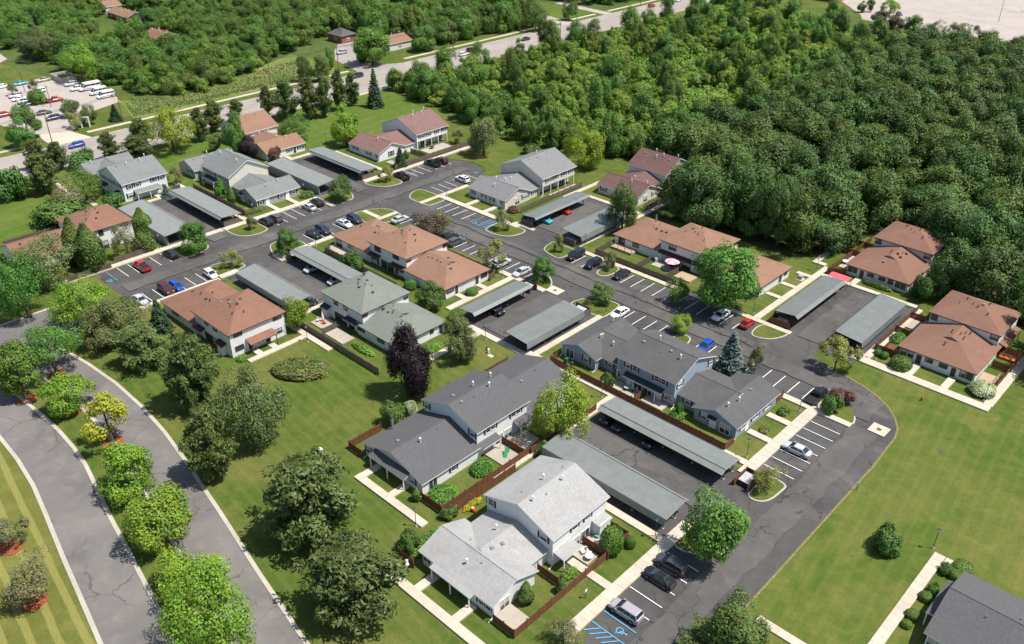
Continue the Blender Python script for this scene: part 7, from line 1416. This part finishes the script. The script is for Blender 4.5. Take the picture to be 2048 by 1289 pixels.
deck(-7.2,-1.2,41.2,43.6,.5,'pale wooden deck with railing at the brown house beside the pink parasol yard',rails='S'); deck(12.2,16.6,39.0,42.2,.3,'orange brown platform deck beside the pink parasol yard',rails=''); deck(75.6,78.5,42.4,46.6,.4,'pale wooden deck at the end house corner',rails='E'); deck(75.8,78.8,54.2,58.6,.4,'orange stained deck behind the end house','deck_orange','S'); deck(59.0,61.5,42.0,44.4,.5,'small dark deck by the vegetable garden','fence_new','W')
t=thing('canopy_tent','red canopy beside the dark carport end','canopy',(40.6,60.6,0)); m=MB(); quadroof(m,[(-2.2,-1.2,2.2),(2.2,-1.2,2.2),(2.2,0,2.6),(-2.2,0,2.6)],.03); quadroof(m,[(2.2,1.2,2.2),(-2.2,1.2,2.2),(-2.2,0,2.6),(2.2,0,2.6)],.03); m.build('canopy',['cloth_red','cloth_red'],t)
for sx in(-2.1,2.1):
    for sy in(-1.1,1.1): m=MB(); m.box(sx-.04,sx+.04,sy-.04,sy+.04,0,2.2); m.build('post','steel_dark',t)
t=thing('canopy_tent','white sail canopy beside the weathered maroon house','canopy',(-15.6,76.8,0)); m=MB(); m.slab([(-2,-1.6,2.3),(2,-1.6,2.2),(2,1.6,2.4),(-2,1.6,2.6)],.04); m.build('canopy','plastic_white',t)
for sx in(-1.9,1.9):
    for sy in(-1.5,1.5): m=MB(); m.box(sx-.04,sx+.04,sy-.04,sy+.04,0,2.3); m.build('post','steel_dark',t)
# wheelie bins and small clutter beside the patios
for x,y,mat,l in((31.7,-26.4,'bin_dark','dark wheelie bin in the dark grey house yard by the fence'),(33.2,-33.8,'bin_dark','dark wheelie bin between the two grey houses'),(59.2,58.6,'bin_dark','black bin in the end house side yard'),(5.0,42.6,'plastic_white','white bin by the divider fence near the pink parasol'),(17.6,-3.9,'bin_green','green bin behind the blue house fence'),(19.2,-4.2,'bin_dark','dark bin behind the blue house fence')):
    t=thing('wheelie_bin',l,'bin',(x,y,0)); m=MB(); m.prism([(-.28,-.32),(.28,-.32),(.28,.32),(-.28,.32)],.08,.95); m.build('body',mat,t); m=MB(); m.box(-.3,.3,-.34,.36,.95,1.02); m.build('lid',mat,t)
    for sx in(-.24,.24): m=MB(); m.cyl((sx,.3,.1),.1,-.04,.04,8,axis=0); m.build('wheel','rubber',t)
# bin compound of the office lot
t=thing('bin_compound','grey block wall bin compound at the back of the office lot','compound',(-250,13,0))
for a in((-5,5,-3,-2.7),(-5,5,2.7,3),(-5,-4.7,-2.7,2.7),(4.7,5,-2.7,2.7)): m=MB(); m.box(*a,0,2.2); m.build('wall','block_wall',t)
for k,mt in((-2.4,'bin_green'),(.6,'bin_green'),(3.0,'yellow_paint')): q=thing('rubbish_skip',{-2.4:'green skip inside the block compound by the wall corner',.6:'green skip in the middle of the block compound',3.0:'yellow lidded skip inside the block compound'}[k],'skip',(-250+k,13,0)); m=MB(); m.prism([(-.9,-1.2),(.9,-1.2),(.9,1.2),(-.9,1.2)],.1,1.6); m.build('body',mt,q); m=MB(); m.slab([(-.95,-1.25,1.66),(.95,-1.25,1.66),(.95,1.25,1.85),(-.95,1.25,1.85)],.08); m.build('lid',mt,q); m=MB(); m.box(-.8,.8,-1.1,1.1,0,.1); m.build('skid','steel_dark',q)
